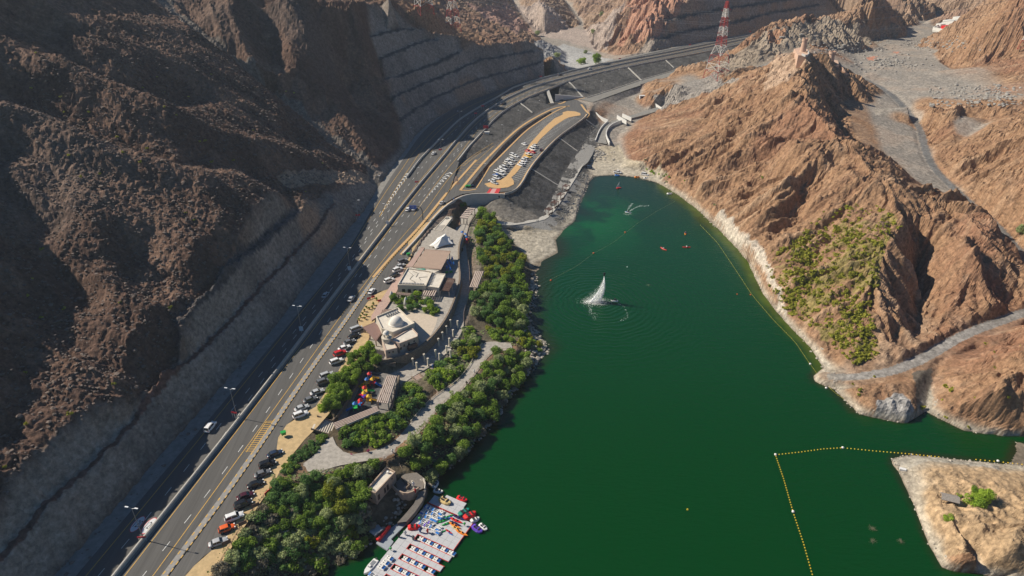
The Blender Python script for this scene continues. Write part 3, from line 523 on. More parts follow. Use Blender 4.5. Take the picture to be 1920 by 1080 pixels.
mp = nt.nodes.new('ShaderNodeMapping'); mp.inputs['Rotation'].default_value = (0, 0, .25); mp.inputs['Scale'].default_value = (.35, 1.0, 1); nt.links.new(ge.outputs['Position'], mp.inputs['Vector'])
n1 = nt.nodes.new('ShaderNodeTexNoise'); n1.inputs['Scale'].default_value = .8; n1.inputs['Detail'].default_value = 5; n1.inputs['Roughness'].default_value = .6; nt.links.new(mp.outputs[0], n1.inputs['Vector'])
FBX, FBY = P(1125, 568, 0)[:2]
sb = nt.nodes.new('ShaderNodeVectorMath'); sb.operation = 'SUBTRACT'; sb.inputs[1].default_value = (FBX, FBY, 0); nt.links.new(ge.outputs['Position'], sb.inputs[0])
ln_ = nt.nodes.new('ShaderNodeVectorMath'); ln_.operation = 'LENGTH'; nt.links.new(sb.outputs[0], ln_.inputs[0])
wv = nt.nodes.new('ShaderNodeMath'); wv.operation = 'MULTIPLY_ADD'; wv.inputs[1].default_value = 2.6; nt.links.new(ln_.outputs['Value'], wv.inputs[0])
n3 = nt.nodes.new('ShaderNodeTexNoise'); n3.inputs['Scale'].default_value = .12; nt.links.new(ge.outputs['Position'], n3.inputs['Vector']); m3 = nt.nodes.new('ShaderNodeMath'); m3.operation = 'MULTIPLY'; m3.inputs[1].default_value = 14; nt.links.new(n3.outputs['Fac'], m3.inputs[0]); nt.links.new(m3.outputs[0], wv.inputs[2])
si = nt.nodes.new('ShaderNodeMath'); si.operation = 'SINE'; nt.links.new(wv.outputs[0], si.inputs[0])
fo = nt.nodes.new('ShaderNodeMapRange'); fo.inputs[1].default_value = 4; fo.inputs[2].default_value = 60; fo.inputs[3].default_value = .30; fo.inputs[4].default_value = 0; nt.links.new(ln_.outputs['Value'], fo.inputs[0])
ml = nt.nodes.new('ShaderNodeMath'); ml.operation = 'MULTIPLY'; nt.links.new(si.outputs[0], ml.inputs[0]); nt.links.new(fo.outputs[0], ml.inputs[1])
ad = nt.nodes.new('ShaderNodeMath'); ad.operation = 'ADD'; nt.links.new(n1.outputs['Fac'], ad.inputs[0]); nt.links.new(ml.outputs[0], ad.inputs[1])
bp = nt.nodes.new('ShaderNodeBump'); bp.inputs['Strength'].default_value = .7; bp.inputs['Distance'].default_value = .3; nt.links.new(ad.outputs[0], bp.inputs['Height']); nt.links.new(bp.outputs[0], b.inputs['Normal'])
me.materials.append(m); water = bpy.data.objects.new('lake_water', me); scene.collection.objects.link(water); structure(water)
# ------------------------------------------------------------------ laid surfaces
def drape(name, poly, zf, m, lift=0.02, step=6.0, kind='structure', parent=None, hole=None):
    poly = resample([tuple(p[:2]) + (0,) for p in list(poly) + [poly[0]]], step)[:-1, :2]
    x0, y0 = poly.min(0); x1, y1 = poly.max(0)
    gx_, gy_ = np.meshgrid(np.arange(x0 + step / 2, x1, step), np.arange(y0 + step / 2, y1, step)); gx_ = gx_.ravel(); gy_ = gy_.ravel()
    k = inside(gx_, gy_, poly) if len(gx_) else np.zeros(0, bool); pts = list(map(tuple, poly)); n = len(pts)
    if k.any():
        ix, iy = gx_[k], gy_[k]; d, _ = dist_line(ix, iy, [(p[0], p[1], 0) for p in pts + pts[:1]]); ok = d > step * .3; pts += list(zip(ix[ok], iy[ok]))
    ed = [(i, (i + 1) % n) for i in range(n)]
    if hole is not None:
        hole = resample([tuple(p[:2]) + (0,) for p in list(hole) + [hole[0]]], step)[:-1, :2]; hb_ = len(pts); hn = len(hole); pts += list(map(tuple, hole)); ed += [(hb_ + i, hb_ + (i + 1) % hn) for i in range(hn)]
    r = delaunay_2d_cdt([Vector(p) for p in pts], ed, [], 0, 1e-4)
    V = [(v.x, v.y) for v in r[0]]; F = [f for f in r[2] if len(f) == 3]
    if not F: return None
    cx = np.array([sum(V[i][0] for i in f) / 3 for f in F]); cy = np.array([sum(V[i][1] for i in f) / 3 for f in F]); k = inside(cx, cy, poly)
    if hole is not None: k &= ~inside(cx, cy, hole)
    F = [f for f, q in zip(F, k) if q]
    o = mesh_obj(name, [(x, y, zf(x, y) + lift) for x, y in V], F, m, parent)
    if kind and parent is None: o['kind'] = kind
    elif kind == 'stuff': o['kind'] = 'stuff'
    return o
def ribbon(line, w, zf, lift, off=0.0):               # vertices and faces of a flat strip along a line
    a = offset(line, off + w / 2); b = offset(line, off - w / 2); n = len(a)
    V = [(p[0], p[1], zf(p[0], p[1]) + lift) for p in a] + [(p[0], p[1], zf(p[0], p[1]) + lift) for p in b]
    return V, [(i, n + i, n + i + 1, i + 1) for i in range(n - 1)]
class Bag:
    def __init__(s): s.v = []; s.f = []
    def add(s, V, F): b = len(s.v); s.v += list(V); s.f += [tuple(i + b for i in f) for f in F]
    def box(s, c, sx, sy, sz, rz=0.0, z0=None):        # centre (or base if z0), full sizes
        cx, cy, cz = c; h = sz / 2
        ca, sa = math.cos(rz), math.sin(rz); V = []
        for k in (-1, 1):
            for i, j in ((-1, -1), (1, -1), (1, 1), (-1, 1)):
                x, y = i * sx / 2, j * sy / 2; V.append((cx + x * ca - y * sa, cy + x * sa + y * ca, cz + k * h))
        s.add(V, [(0, 3, 2, 1), (4, 5, 6, 7), (0, 1, 5, 4), (1, 2, 6, 5), (2, 3, 7, 6), (3, 0, 4, 7)])
    def tube(s, a, b, r, n=6, r2=None):
        a = Vector(a); b = Vector(b); d = (b - a)
        if d.length < 1e-6: return
        q = d.to_track_quat('Z', 'Y'); r2 = r if r2 is None else r2
        V = [a + q @ Vector((r * math.cos(2 * math.pi * i / n), r * math.sin(2 * math.pi * i / n), 0)) for i in range(n)] + [b + q @ Vector((r2 * math.cos(2 * math.pi * i / n), r2 * math.sin(2 * math.pi * i / n), 0)) for i in range(n)]
        s.add([tuple(v) for v in V], [(i, (i + 1) % n, n + (i + 1) % n, n + i) for i in range(n)] + [tuple(range(n))[::-1], tuple(range(n, 2 * n))])
    def prism(s, poly, z0, z1):
        n = len(poly); A = sum(poly[i][0] * poly[(i + 1) % n][1] - poly[(i + 1) % n][0] * poly[i][1] for i in range(n))
        if A < 0: poly = poly[::-1]
        V = [(p[0], p[1], z0) for p in poly] + [(p[0], p[1], z1) for p in poly]
        s.add(V, [(i, (i + 1) % n, n + (i + 1) % n, n + i) for i in range(n)] + [tuple(range(n))[::-1], tuple(range(n, 2 * n))])
    def wall(s, line, w, zb, zt, off=0.0):             # upright band along a 3D line: zb, zt are heights above its own level
        a = offset(line, off + w / 2); b = offset(line, off - w / 2); n = len(a)
        zb_ = zb if callable(zb) else (lambda x, y, z: z + zb); zt_ = zt if callable(zt) else (lambda x, y, z: z + zt)
        V = []
        for P_, Q_ in zip(a, b): zb0 = zb_(*P_); zt0 = zt_(*P_); V += [(P_[0], P_[1], zb0), (P_[0], P_[1], zt0), (Q_[0], Q_[1], zt0), (Q_[0], Q_[1], zb0)]
        F = []
        for i in range(n - 1):
            for k in range(4): F.append((4 * i + k, 4 * i + (k + 1) % 4, 4 * i + 4 + (k + 1) % 4, 4 * i + 4 + k))
        F += [(3, 2, 1, 0), (4 * n - 4, 4 * n - 3, 4 * n - 2, 4 * n - 1)]
        s.add(V, F)
    def make(s, name, m, parent=None, shade=False): return mesh_obj(name, s.v, s.f, m, parent, shade)
M_asph = mat('asphalt', (.086, .083, .079), .85, noise=.17, scale=.35, bump=.03, bscale=9)
M_asph2 = mat('service_asphalt', (.098, .094, .089), .85, noise=.18, scale=.5, bump=.03, bscale=9)
for m_ in (M_asph, M_asph2):                          # tyre-worn lanes: long streaks along the road
    nt = m_.node_tree; n_ = [n for n in nt.nodes if n.type == 'TEX_NOISE'][0]; mp_ = nt.nodes.new('ShaderNodeMapping'); mp_.inputs['Rotation'].default_value = (0, 0, .17); mp_.inputs['Scale'].default_value = (2.6, .09, 1); g_ = nt.nodes.new('ShaderNodeNewGeometry'); nt.links.new(g_.outputs['Position'], mp_.inputs['Vector']); nt.links.new(mp_.outputs[0], n_.inputs['Vector'])
M_yel = mat('yellow_paint', (.55, .33, .07), .7, noise=.18, scale=1.5)
M_whi = mat('white_paint', (.62, .62, .60), .7, noise=.15, scale=1.5)
M_conc = mat('concrete', (.42, .40, .36), .85, noise=.13, scale=.9, bump=.02)
M_conc_d = mat('weathered_concrete', (.22, .21, .19), .9, noise=.2, scale=.5, bump=.03)
M_tan = mat('tan_paving', (.46, .33, .17), .85, noise=.16, scale=.7, bump=.02)
M_kerb = mat('orange_kerb_paving', (.52, .33, .15), .85, noise=.10, scale=.8)
M_black = mat('black_paint', (.02, .02, .02), .7, noise=0)
M_red = mat('red_paint', (.52, .04, .04), .6, noise=.1)
M_pale = mat('pale_paving', (.34, .31, .27), .85, noise=.22, scale=.9, bump=.04)
smc = lambda px, zf, step=5: resample(smooth(QS(px, zf), 2), step)
Apx = [(92, 1140), (142, 1080), (329, 860), (438, 732), (540, 610), (640, 490), (693, 400), (727, 340), (762, 290), (790, 250), (818, 224), (850, 203), (890, 184), (945, 165), (990, 150), (1060, 136), (1140, 117), (1220, 99), (1287, 85), (1417, 63), (1500, 49)]
edgeA = smc(Apx, zh)
Kpx = [(270, 1140), (315, 1080), (460, 884), (567, 720), (653, 600), (704, 524), (740, 478), (784, 433), (816, 393), (841, 362), (849, 340)]
kerbK = smc(Kpx, zh)
HTs = smc([(862, 300), (880, 273), (905, 249)] + HTpx[2:], zh)
asph = [tuple(p) for p in edgeA] + [tuple(p) for p in HTs[::-1]] + [tuple(p) for p in kerbK[::-1]]
drape('highway_road', asph, zh, M_asph, .02)
verge = [tuple(p) for p in LE] + [tuple(p) for p in edgeA[::-1]]
drape('roadside_gutter', verge, zh, M_conc_d, -.02)
TBpx = [(300, 1140), (345, 1080), (385, 1040), (425, 1012), (447, 972), (472, 930), (503, 885), (518, 848), (522, 818), (545, 786), (585, 772), (606, 742), (632, 700), (650, 668), (664, 648), (680, 620), (668, 606), (673, 592), (684, 573), (697, 556), (712, 546), (738, 543), (764, 500), (775, 470), (760, 452), (778, 436), (806, 412), (830, 385), (850, 371), (872, 362), (902, 361), (945, 360)]
TB = QS(TBpx, zs)
srv = [tuple(p) for p in TB] + QS([(964, 356), (977, 343), (995, 311), (1021, 280), (1047, 254), (1063, 243), (1097, 220), (1100, 212), (1098, 196), (1075, 184), (1068, 182), (1055, 192), (1040, 198), (1020, 205), (985, 225), (945, 259), (930, 272), (905, 285), (890, 292), (868, 300)], zs) + [tuple(p) for p in kerbK[::-1]]
dpoly = QS([(878, 352), (905, 318), (944, 272), (975, 243), (1006, 223), (1034, 208), (1036, 211), (1006, 230), (985, 245), (957, 274), (918, 313), (893, 353)], zs)
srv_a = drape('service_road', srv, zs, M_asph2, .03, 5, hole=dpoly)
drape('sunken_ramp', QS([(868, 362), (905, 320), (944, 274), (975, 245), (1006, 224), (1034, 209), (1036, 211), (1006, 230), (985, 246), (957, 276), (918, 316), (889, 358)], zs), lambda x, y: zl(x, y) - 2.1, M_conc_d, 0)
tanp = [tuple(p) for p in TB[:28]] + QS([(874, 365), (853, 375), (840, 385)], zs) + QS([(838, 385), (800, 430), (775, 470), (745, 520), (712, 575), (690, 640), (672, 690), (640, 745), (606, 790), (560, 835), (522, 895), (500, 925), (460, 985), (400, 1082), (365, 1140)], zs)
drape('tan_pavement', tanp, zs, M_tan, .045)
def line_px(px, zf=zh, w=.16, m=M_yel, dash=None, lift=.05, bag=None, name='road_marking'):
    ln = resample(smooth(QS(px, zf), 2), 1.5 if dash else 5.0)
    own = bag is None; bag = bag or Bag()
    if not dash: bag.add(*ribbon(ln, w, zf, lift))
    else:
        on, gap = dash; k = int((on + gap) / 1.5); n = max(2, int(round(on / 1.5)) + 1)
        for i in range(0, len(ln) - n, k): bag.add(*ribbon(ln[i:i + n], w, zf, lift))
    if own: return structure(bag.make(name, m))
yb = Bag()
for px in [[(112, 1140), (161, 1080), (344, 860), (457, 720), (560, 592), (640, 493), (693, 409), (720, 364), (753, 318), (772, 290), (800, 258), (830, 230), (866, 207), (900, 190), (950, 170)],
           [(711, 407), (740, 356), (769, 313), (798, 271), (826, 242), (850, 222)],
           [(711, 407), (757, 340), (785, 307), (808, 284), (835, 259), (858, 236)],
           [(205, 1090), (213, 1080), (498, 720), (635, 537), (722, 423), (777, 351), (820, 300), (853, 262), (880, 228), (905, 208), (935, 188), (958, 176), (995, 160), (1040, 147), (1100, 132), (1173, 115), (1257, 100), (1390, 72)],
           [(226, 1090), (234, 1080), (512, 720), (648, 537), (735, 423), (790, 351), (832, 302), (865, 262), (892, 232), (915, 213), (945, 195), (968, 182), (1000, 168), (1045, 154), (1105, 139), (1180, 121), (1262, 105), (1390, 78)],
           [(245, 1135), (287, 1080), (548, 720), (640, 591), (673, 547), (707, 502), (751, 447), (796, 398), (833, 345), (852, 322), (876, 299), (900, 283), (925, 268)],
           [(776, 404), (800, 368), (838, 318), (860, 292), (882, 262), (903, 235), (934, 210), (968, 190), (1010, 172), (1065, 152), (1120, 136), (1178, 124), (1247, 110), (1330, 95), (1440, 72)],
           [(868, 312), (895, 290), (920, 272), (936, 258)], [(855, 342), (880, 315), (905, 292), (938, 262)]]:
    line_px(px, zh if px[0] not in ((868, 312), (855, 342)) else zs, .2, bag=yb)
structure(yb.make('yellow_edge_lines', M_yel))
wb = Bag()
for px in [[(188, 1110), (390, 860), (508, 690), (650, 505), (700, 432), (745, 375), (800, 302), (838, 262), (872, 225), (905, 203)],
           [(180, 1085), (250, 1002), (325, 910), (400, 812), (478, 716), (600, 560), (640, 512), (705, 420), (750, 352)],
           [(260, 1090), (415, 893), (523, 740), (640, 565), (680, 510), (740, 438), (790, 375), (836, 312), (880, 255), (915, 220)],
           [(665, 520), (708, 462), (760, 398), (805, 342)], [(690, 430), (720, 388), (760, 338)],
           [(850, 290), (885, 245), (912, 222), (945, 202), (985, 180), (1040, 160), (1100, 144), (1180, 126), (1260, 110)],
           [(905, 218), (945, 196), (985, 175), (1040, 156), (1100, 140), (1180, 123)], [(910, 200), (950, 177), (990, 158), (1040, 144), (1100, 129), (1180, 112)]]:
    line_px(px, zh, .18, dash=(3, 6), bag=wb)
# chevrons in the two gores
def chev(pa, pb, t0, t1, n, bag, zf=zh):
    A = resample(smooth(QS(pa, zf), 1), 1.0); B_ = resample(smooth(QS(pb, zf), 1), 1.0)
    for i in range(n):
        t = t0 + (t1 - t0) * i / (n - 1); a = A[min(len(A) - 4, int(t * (len(A) - 1)))]; b_ = B_[min(len(B_) - 4, int(t * (len(B_) - 1)))]
        d = A[min(len(A) - 1, int(t * (len(A) - 1)) + 3)] - a; d /= np.hypot(d[0], d[1]) + 1e-6; mid = (a + b_) / 2; wd = np.hypot(*(a - b_)[:2]); tip = mid + d * wd * .55; th = 1.25
        V = [a + (mid - a) * .12, tip, b_ + (mid - b_) * .12, b_ + (mid - b_) * .12 - d * th, tip - d * th, a + (mid - a) * .12 - d * th]
        bag.add([(v[0], v[1], zf(v[0], v[1]) + .06) for v in V], [(0, 1, 4, 5), (1, 2, 3, 4)])
chev([(711, 407), (740, 356), (763, 322)], [(711, 407), (740, 365), (768, 328)], .12, .97, 13, wb)
chev([(776, 404), (800, 368), (838, 322)], [(791, 382), (815, 356), (853, 322)], .02, .95, 12, wb)
# arrows on the service road and give-way marks
structure(wb.make('white_lane_lines', M_whi))
# parking bay lines
bb = Bag()
def bays(edge_px, dir_px, n_step, length, zf, m=0):
    ln = resample(QS(edge_px, zf), n_step)
    for p in ln:
        d = np.array(dir_px, float); d /= np.hypot(*d); a = p[:2]; b_ = p[:2] + d * length; nn = np.array([-d[1], d[0]]) * .11
        bb.add([(*(a + nn), zf(*a) + .06), (*(a - nn), zf(*a) + .06), (*(b_ - nn), zf(*b_) + .06), (*(b_ + nn), zf(*b_) + .06)], [(0, 1, 2, 3)])
ang = np.array([-.97, .25])
bays([(946, 335), (975, 300), (995, 268), (1020, 240), (1040, 222), (1052, 214)], (-.78, .62), 2.9, 6.2, zl)
bays([(957, 334), (968, 325), (990, 295), (1012, 262), (1040, 236), (1062, 222), (1074, 220)], (.78, -.62), 2.9, 6.2, zl)
structure(bb.make('bay_lines', M_whi))
# islands, kerbs
def slab(name, poly, zf, h, m, kind='structure'):
    b = Bag(); P2 = resample([tuple(p) for p in poly] + [tuple(poly[0])], 4)[:-1]; n = len(P2)
    V = [(p[0], p[1], zf(p[0], p[1]) - .1) for p in P2] + [(p[0], p[1], zf(p[0], p[1]) + h) for p in P2]
    b.add(V, [(i, (i + 1) % n, n + (i + 1) % n, n + i) for i in range(n)]); o = b.make(name + '_edge', M_conc); structure(o)
    t = drape(name, [(p[0], p[1]) for p in P2], zf, m, h + .004); return t
slab('parking_island', QS([(908, 345), (911, 351), (928, 354), (946, 353), (960, 350), (967, 342), (960, 337), (957, 334), (968, 325), (990, 295), (1012, 262), (1040, 236), (1062, 222), (1073, 218), (1088, 218), (1090, 213), (1080, 209), (1064, 208), (1052, 211), (1056, 215), (1040, 222), (1020, 240), (995, 268), (975, 300), (946, 335), (925, 341)], zl), zl, .14, M_kerb)
def curb(px, zf, w, h, m, name, off=0):
    b = Bag(); b.wall(resample(smooth(QS(px, zf), 2), 4), w, -.1, h, off); return structure(b.make(name, m))
curb([(918, 313), (957, 274), (985, 246), (1006, 231), (1036, 212), (1050, 205), (1064, 199)], zs, 1.1, .16, M_kerb, 'ramp_kerb')
curb([(893, 353), (905, 335), (918, 313)], zs, .7, .16, M_kerb, 'ramp_kerb')
curb([(863, 357), (885, 330), (905, 306), (944, 266), (975, 238), (1006, 219), (1040, 202), (1068, 199)], zs, 1.5, .16, M_kerb, 'ramp_kerb')
curb([(863, 357), (880, 358), (893, 355)], zs, .9, .16, M_kerb, 'ramp_kerb')
curb([(700, 520), (740, 474), (784, 429), (816, 389), (841, 358), (870, 326), (893, 300)], zs, 1.3, .16, M_kerb, 'orange_median_kerb')
curb([(1025, 196), (1040, 192), (1052, 196), (1060, 190)], zl, 1.6, .16, M_kerb, 'roundabout_kerb'); curb([(1062, 187), (1082, 187), (1098, 183)], zl, 1.0, .16, M_kerb, 'roundabout_kerb')
curb([(1090, 196), (1098, 208), (1106, 214), (1099, 221)], zl, 1.4, .16, M_kerb, 'roundabout_kerb')
# black and yellow kerb: real alternating blocks
kb = Bag(); yk = Bag(); ln = resample(kerbK, 1.0)
for i in range(0, len(ln) - 1):
    (kb if i % 2 else yk).wall(ln[i:i + 2], .25, -.05, .18)
kbo = structure(kb.make('kerb_black_blocks', M_black)); structure(yk.make('kerb_yellow_blocks', M_yel))
# rumble strip paving beside the kerb
st = Bag(); st.add(*ribbon(resample(kerbK[:int(len(kerbK) * .62)], 4), 1.6, zh, .04, .95)); structure(st.make('kerb_paving', mat('grey_kerb_paving', (.26, .25, .235), .9, noise=.15, scale=1.2)))
ys = Bag(); ln = resample(kerbK[:int(len(kerbK) * .6)], 1.0)
for i in range(0, len(ln) - 2, 3): ys.add(*ribbon(ln[i:i + 2], .35, zh, .06, 1.5))
structure(ys.make('yellow_block_marks', M_yel))
# hatch boxes
hb = Bag()
def hatch(quad, n, zf, slant=0.0, w=.22, bag=None):
    a, b_, c, d = [np.array(q) for q in QS(quad, zf)]           # a-b one side, d-c the other
    for i in range(n):
        t = i / (n - 1); t2 = min(1, max(0, t + slant)); p = a + (b_ - a) * t; q = d + (c - d) * t2; k = (q - p)[:2]; k /= np.hypot(*k); nn = np.array([-k[1], k[0]]) * w / 2
        bag.add([(p[0] + nn[0], p[1] + nn[1], zf(p[0], p[1]) + .065), (p[0] - nn[0], p[1] - nn[1], zf(p[0], p[1]) + .065), (q[0] - nn[0], q[1] - nn[1], zf(q[0], q[1]) + .065), (q[0] + nn[0], q[1] + nn[1], zf(q[0], q[1]) + .065)], [(0, 1, 2, 3)])
hatch([(460, 846), (500, 790), (513, 790), (474, 848)], 16, zh, .03, bag=hb); hatch([(462, 848), (474, 848), (512, 790), (500, 790)], 2, zh, bag=hb)
hatch([(851, 325), (868, 302), (881, 302), (862, 325)], 6, zs, bag=hb); hatch([(874, 328), (893, 304), (905, 304), (887, 329)], 6, zs, bag=hb)
structure(hb.make('yellow_hatching', M_yel))
# crossing with red and white bands
for i, (q, m_) in enumerate([([(910, 365), (919, 353), (924, 353), (916, 365)], M_red), ([(916, 365), (924, 353), (932, 353), (925, 365.5)], mat('pink_paint', (.55, .30, .28), .7)), ([(925, 365.5), (932, 353), (939, 353), (933, 366)], M_red)]):
    drape('raised_crossing', QS(q, zs), zs, m_, .07, 3)
# lower road climbing away to the right
Ln = [tuple(p) for p in LRN]; Ls = [tuple(p) for p in LRS]
a = resample(smooth(Ln, 1), 6); b_ = resample(smooth(Ls, 1), 6); n = 40
A_ = np.stack([np.interp(np.linspace(0, 1, n), np.linspace(0, 1, len(a)), a[:, k]) for k in range(3)], 1); B_ = np.stack([np.interp(np.linspace(0, 1, n), np.linspace(0, 1, len(b_)), b_[:, k]) for k in range(3)], 1)
structure(mesh_obj('lower_road', [tuple(p + np.array([0, 0, .12])) for p in A_] + [tuple(p + np.array([0, 0, .12])) for p in B_], [(i, n + i, n + i + 1, i + 1) for i in range(n - 1)], mat('pale_asphalt', (.20, .19, .17), .9, noise=.1, scale=.4)))
def barrier(name, label, px=None, zf=zh, w=.5, h=1.0, m=M_conc, line=None, cat='barrier', zb=-.3, off=0):
    b = Bag(); ln = line if line is not None else resample(smooth(QS(px, zf), 2), 5); b.wall(ln, w, zb, h, off); b.wall(ln, w * .45, h - .01, h + .004 + .12 * (h > .6), off)
    o = b.make(name, m); tag(o, label, cat); return o
MEDpx = [(165, 1145), (217, 1080), (503, 720), (640, 537), (727, 423), (783, 351), (827, 300), (858, 261), (887, 229), (909, 211), (940, 191), (964, 179), (998, 164), (1043, 150.5), (1103, 135.5), (1177, 118), (1260, 102.5), (1390, 75), (1500, 54)]
med = resample(smooth(QS(MEDpx, zh), 2), 5)
barrier('median_barrier', 'long concrete barrier down the middle of the highway carrying the lamp posts', line=med, w=.7, h=1.05)
mt = Bag(); mt.add(*ribbon(med, 2.0, zh, .045)); structure(mt.make('median_paving', M_conc_d))
BLpx = [(763, 334), (785, 303), (808, 279), (836, 250), (858, 228), (880, 213), (902, 200), (924, 188), (945, 176), (960, 166), (983, 158), (1033, 143), (1123, 122), (1257, 98), (1390, 70), (1500, 50)]
barrier('highway_barrier', 'concrete barrier starting at the left chevron gore and following the far carriageway edge', BLpx, w=.7, h=1.1)
barrier('highway_barrier', 'pale parapet along the top edge of the dark embankment above the lower road', [(905, 249)] + HTpx[2:], w=.5, h=.9)
barrier('highway_barrier', 'low concrete barrier along the lake side of the lower road', line=resample([tuple(p) for p in LRS[2:]], 6), w=.5, h=.9)
barrier('highway_barrier', 'low concrete barrier along the hill side of the lower road', line=resample([tuple(p) for p in LRN[1:]], 6), w=.5, h=.6)
barrier('kerb_wall', 'concrete parapet around the lake side edge of the car park', line=resample(smooth(LOTRW[1:10], 1), 5), w=.6, h=.9)
b = Bag(); b.add(*ribbon(resample(smooth(LOTRW[1:10], 1), 4), .9, zl, .13, -.8 if False else (.85 if LOTRW[1][0] > 0 and normals2(np.array(LOTRW[1:10]))[4][0] < 0 else -.85))); structure(b.make('orange_edge_kerb', M_kerb))
# wedge wall where the main road climbs over the slip road
ww = resample(QS([(858, 303), (880, 275), (903, 250)], zh), 4); b = Bag(); b.wall(ww, .6, lambda x, y, z: min(zl(x, y), z) - 1, .9); tag(b.make('retaining_wall', M_conc), 'wedge shaped concrete wall between main carriageway and slip road, topped by a red sign', 'wall')
# curved retaining wall of the car park entrance
RWpx = [(755, 478), (790, 440), (815, 408), (836, 388), (853, 376), (874, 367), (902, 364.5), (946, 366.5)]
rw = resample(smooth(QS(RWpx, zs), 2), 3); b = Bag(); b.wall(rw, .6, lambda x, y, z: 4.5, .9); wall = b.make('retaining_wall', mat('pale_wall', (.50, .47, .42), .85, noise=.08, scale=.4)); tag(wall, 'tall curved pale retaining wall below the car park entrance', 'wall')
b = Bag(); b.add(*ribbon(offset(rw, .95), 1.2, zs, .12)); structure(b.make('orange_pavement', M_kerb))
b = Bag(); b.wall(rw, .02, -4.0, .7, -.32); 
# underpass portal, wing wall, ramp chute
wing = Bag(); A1 = np.array(P(1040, 172, 0)); p0 = np.array(Q(1041, 190, zl)); p1 = np.array(Q(1094, 183, zl)); n0 = resample([tuple(p0), tuple(p1)], 3); V = []
zt0 = 16.6; 
for i, p in enumerate(n0):
    t = i / (len(n0) - 1); zt = zt0 * (1 - t) + (p[2] + .6) * t
    V += [(p[0], p[1], p[2] - .5), (p[0], p[1], zt), (p[0], p[1] + .6, zt), (p[0], p[1] + .6, p[2] - .5)]
F = []
for i in range(len(n0) - 1):
    for k in range(4): F.append((4 * i + k, 4 * i + 4 + k, 4 * i + 4 + (k + 1) % 4, 4 * i + (k + 1) % 4))
wing.add(V, F + [(0, 1, 2, 3)]); tag(wing.make('wing_wall', mat('white_wall', (.62, .61, .58), .8, noise=.05, scale=.3)), 'white triangular wing wall beside the highway underpass', 'wall')
# long narrow drains down the embankments
def strip3(name, label, pts, w=1.0, h=.35, m=M_conc, cat='drain'):
    b = Bag(); ln = resample([tuple(p) for p in pts], 2.5); ln[:, 2] = [max(p[2], gz(p[0], p[1])) for p in ln]; b.wall(ln, w, -.4, h); o = b.make(name, m); tag(o, label, cat, 'concrete drains down the embankments'); return o
for a_, c_, lb in [((1065, 153), (1093, 182), 'sloping concrete drain right of the white underpass wing wall'), ((1178, 127), (1203, 151), 'middle sloping concrete drain on the dark bank between the two roads'), ((1247, 112), (1263, 130), 'rightmost sloping concrete drain on the bank, before the pylon'), ((972, 191), (998, 213), 'sloping concrete drain left of the underpass chute')]:
    strip3('bank_drain', lb, [Q(*a_, zh), Q(*c_, zl) if c_[0] < 1150 else P(*c_, 13 + (c_[0] - 1200) / 60)])
strip3('stair_chute', 'wide pale concrete chute left of the underpass', [Q(1026, 168, zh), Q(1036, 196, zl)], 2.4, .5, M_conc, 'chute')
for a_, c_, z_, lb in [((995, 316), (1047, 348), 4, 'long concrete drain from the car park edge to the stone slope'), ((1047, 258), (1083, 285), 4.6, 'upper concrete drain from the car park edge to the stone slope'), ((1099, 224), (1120, 240), 5.5, 'short concrete drain beside the car park corner')]:
    strip3('bank_drain', lb, [Q(*a_, zl), P(*c_, z_)], .7, .25)
# ------------------------------------------------------------------ things on the promenade
class Thing:
    def __init__(s, name, label, cat, loc, rz=0.0, group=None):
        s.o = bpy.data.objects.new(name, None); scene.collection.objects.link(s.o); s.o.location = loc; s.o.rotation_euler = (0, 0, rz); s.o.empty_display_size = .1
        tag(s.o, label, cat, group); s.loc = Vector(loc); s.rz = rz
    def l(s, pts):                                     # world points into the thing's own frame
        c, q = math.cos(-s.rz), math.sin(-s.rz); r = []
        for p in pts:
            x, y = p[0] - s.loc.x, p[1] - s.loc.y; r.append((x * c - y * q, x * q + y * c) + ((p[2] - s.loc.z,) if len(p) > 2 else ()))
        return r
    def part(s, bag, name, m, parent=None, shade=False, label=None):
        o = bag.make(name, m, parent or s.o, shade)
        if label: o['label'] = label
        return o
def copy_tree(o, parent=None):
    c = o.copy(); scene.collection.objects.link(c); c.parent = parent
    for k in list(o.children): copy_tree(k, c)
    return c
M_cream = mat('cream_render', (.56, .50, .41), .9, noise=.07, scale=.5, bump=.01)
M_pink = mat('pinkish_render', (.47, .36, .29), .9, noise=.08, scale=.5, bump=.01)
M_roof = mat('cream_roof', (.60, .55, .47), .9, noise=.12, scale=.6)
M_wood = mat('pale_timber', (.36, .26, .21), .8, noise=.15, scale=2)
M_slat = mat('pale_slat_timber', (.50, .40, .34), .8, noise=.1, scale=2)
M_wood_d = mat('brown_timber', (.15, .085, .065), .8, noise=.2, scale=2)
M_glass = mat('dark_window', (.02, .025, .03), .15, noise=0, spec=.6)
M_door = mat('dark_door', (.05, .03, .025), .6, noise=.1)
M_stone = mat('rubble_stone', (.20, .155, .115), .95, noise=.35, scale=1.6, bump=.12)
M_mets = mat('grey_metal', (.30, .31, .32), .45, metal=.6, noise=.05)
M_metd = mat('dark_metal', (.06, .06, .065), .5, metal=.3, noise=.05)
M_membrane = mat('white_membrane', (.78, .76, .71), .7, noise=.03, scale=.4)
M_brown_roof = mat('tan_roof', (.36, .26, .20), .85, noise=.06, scale=.5)
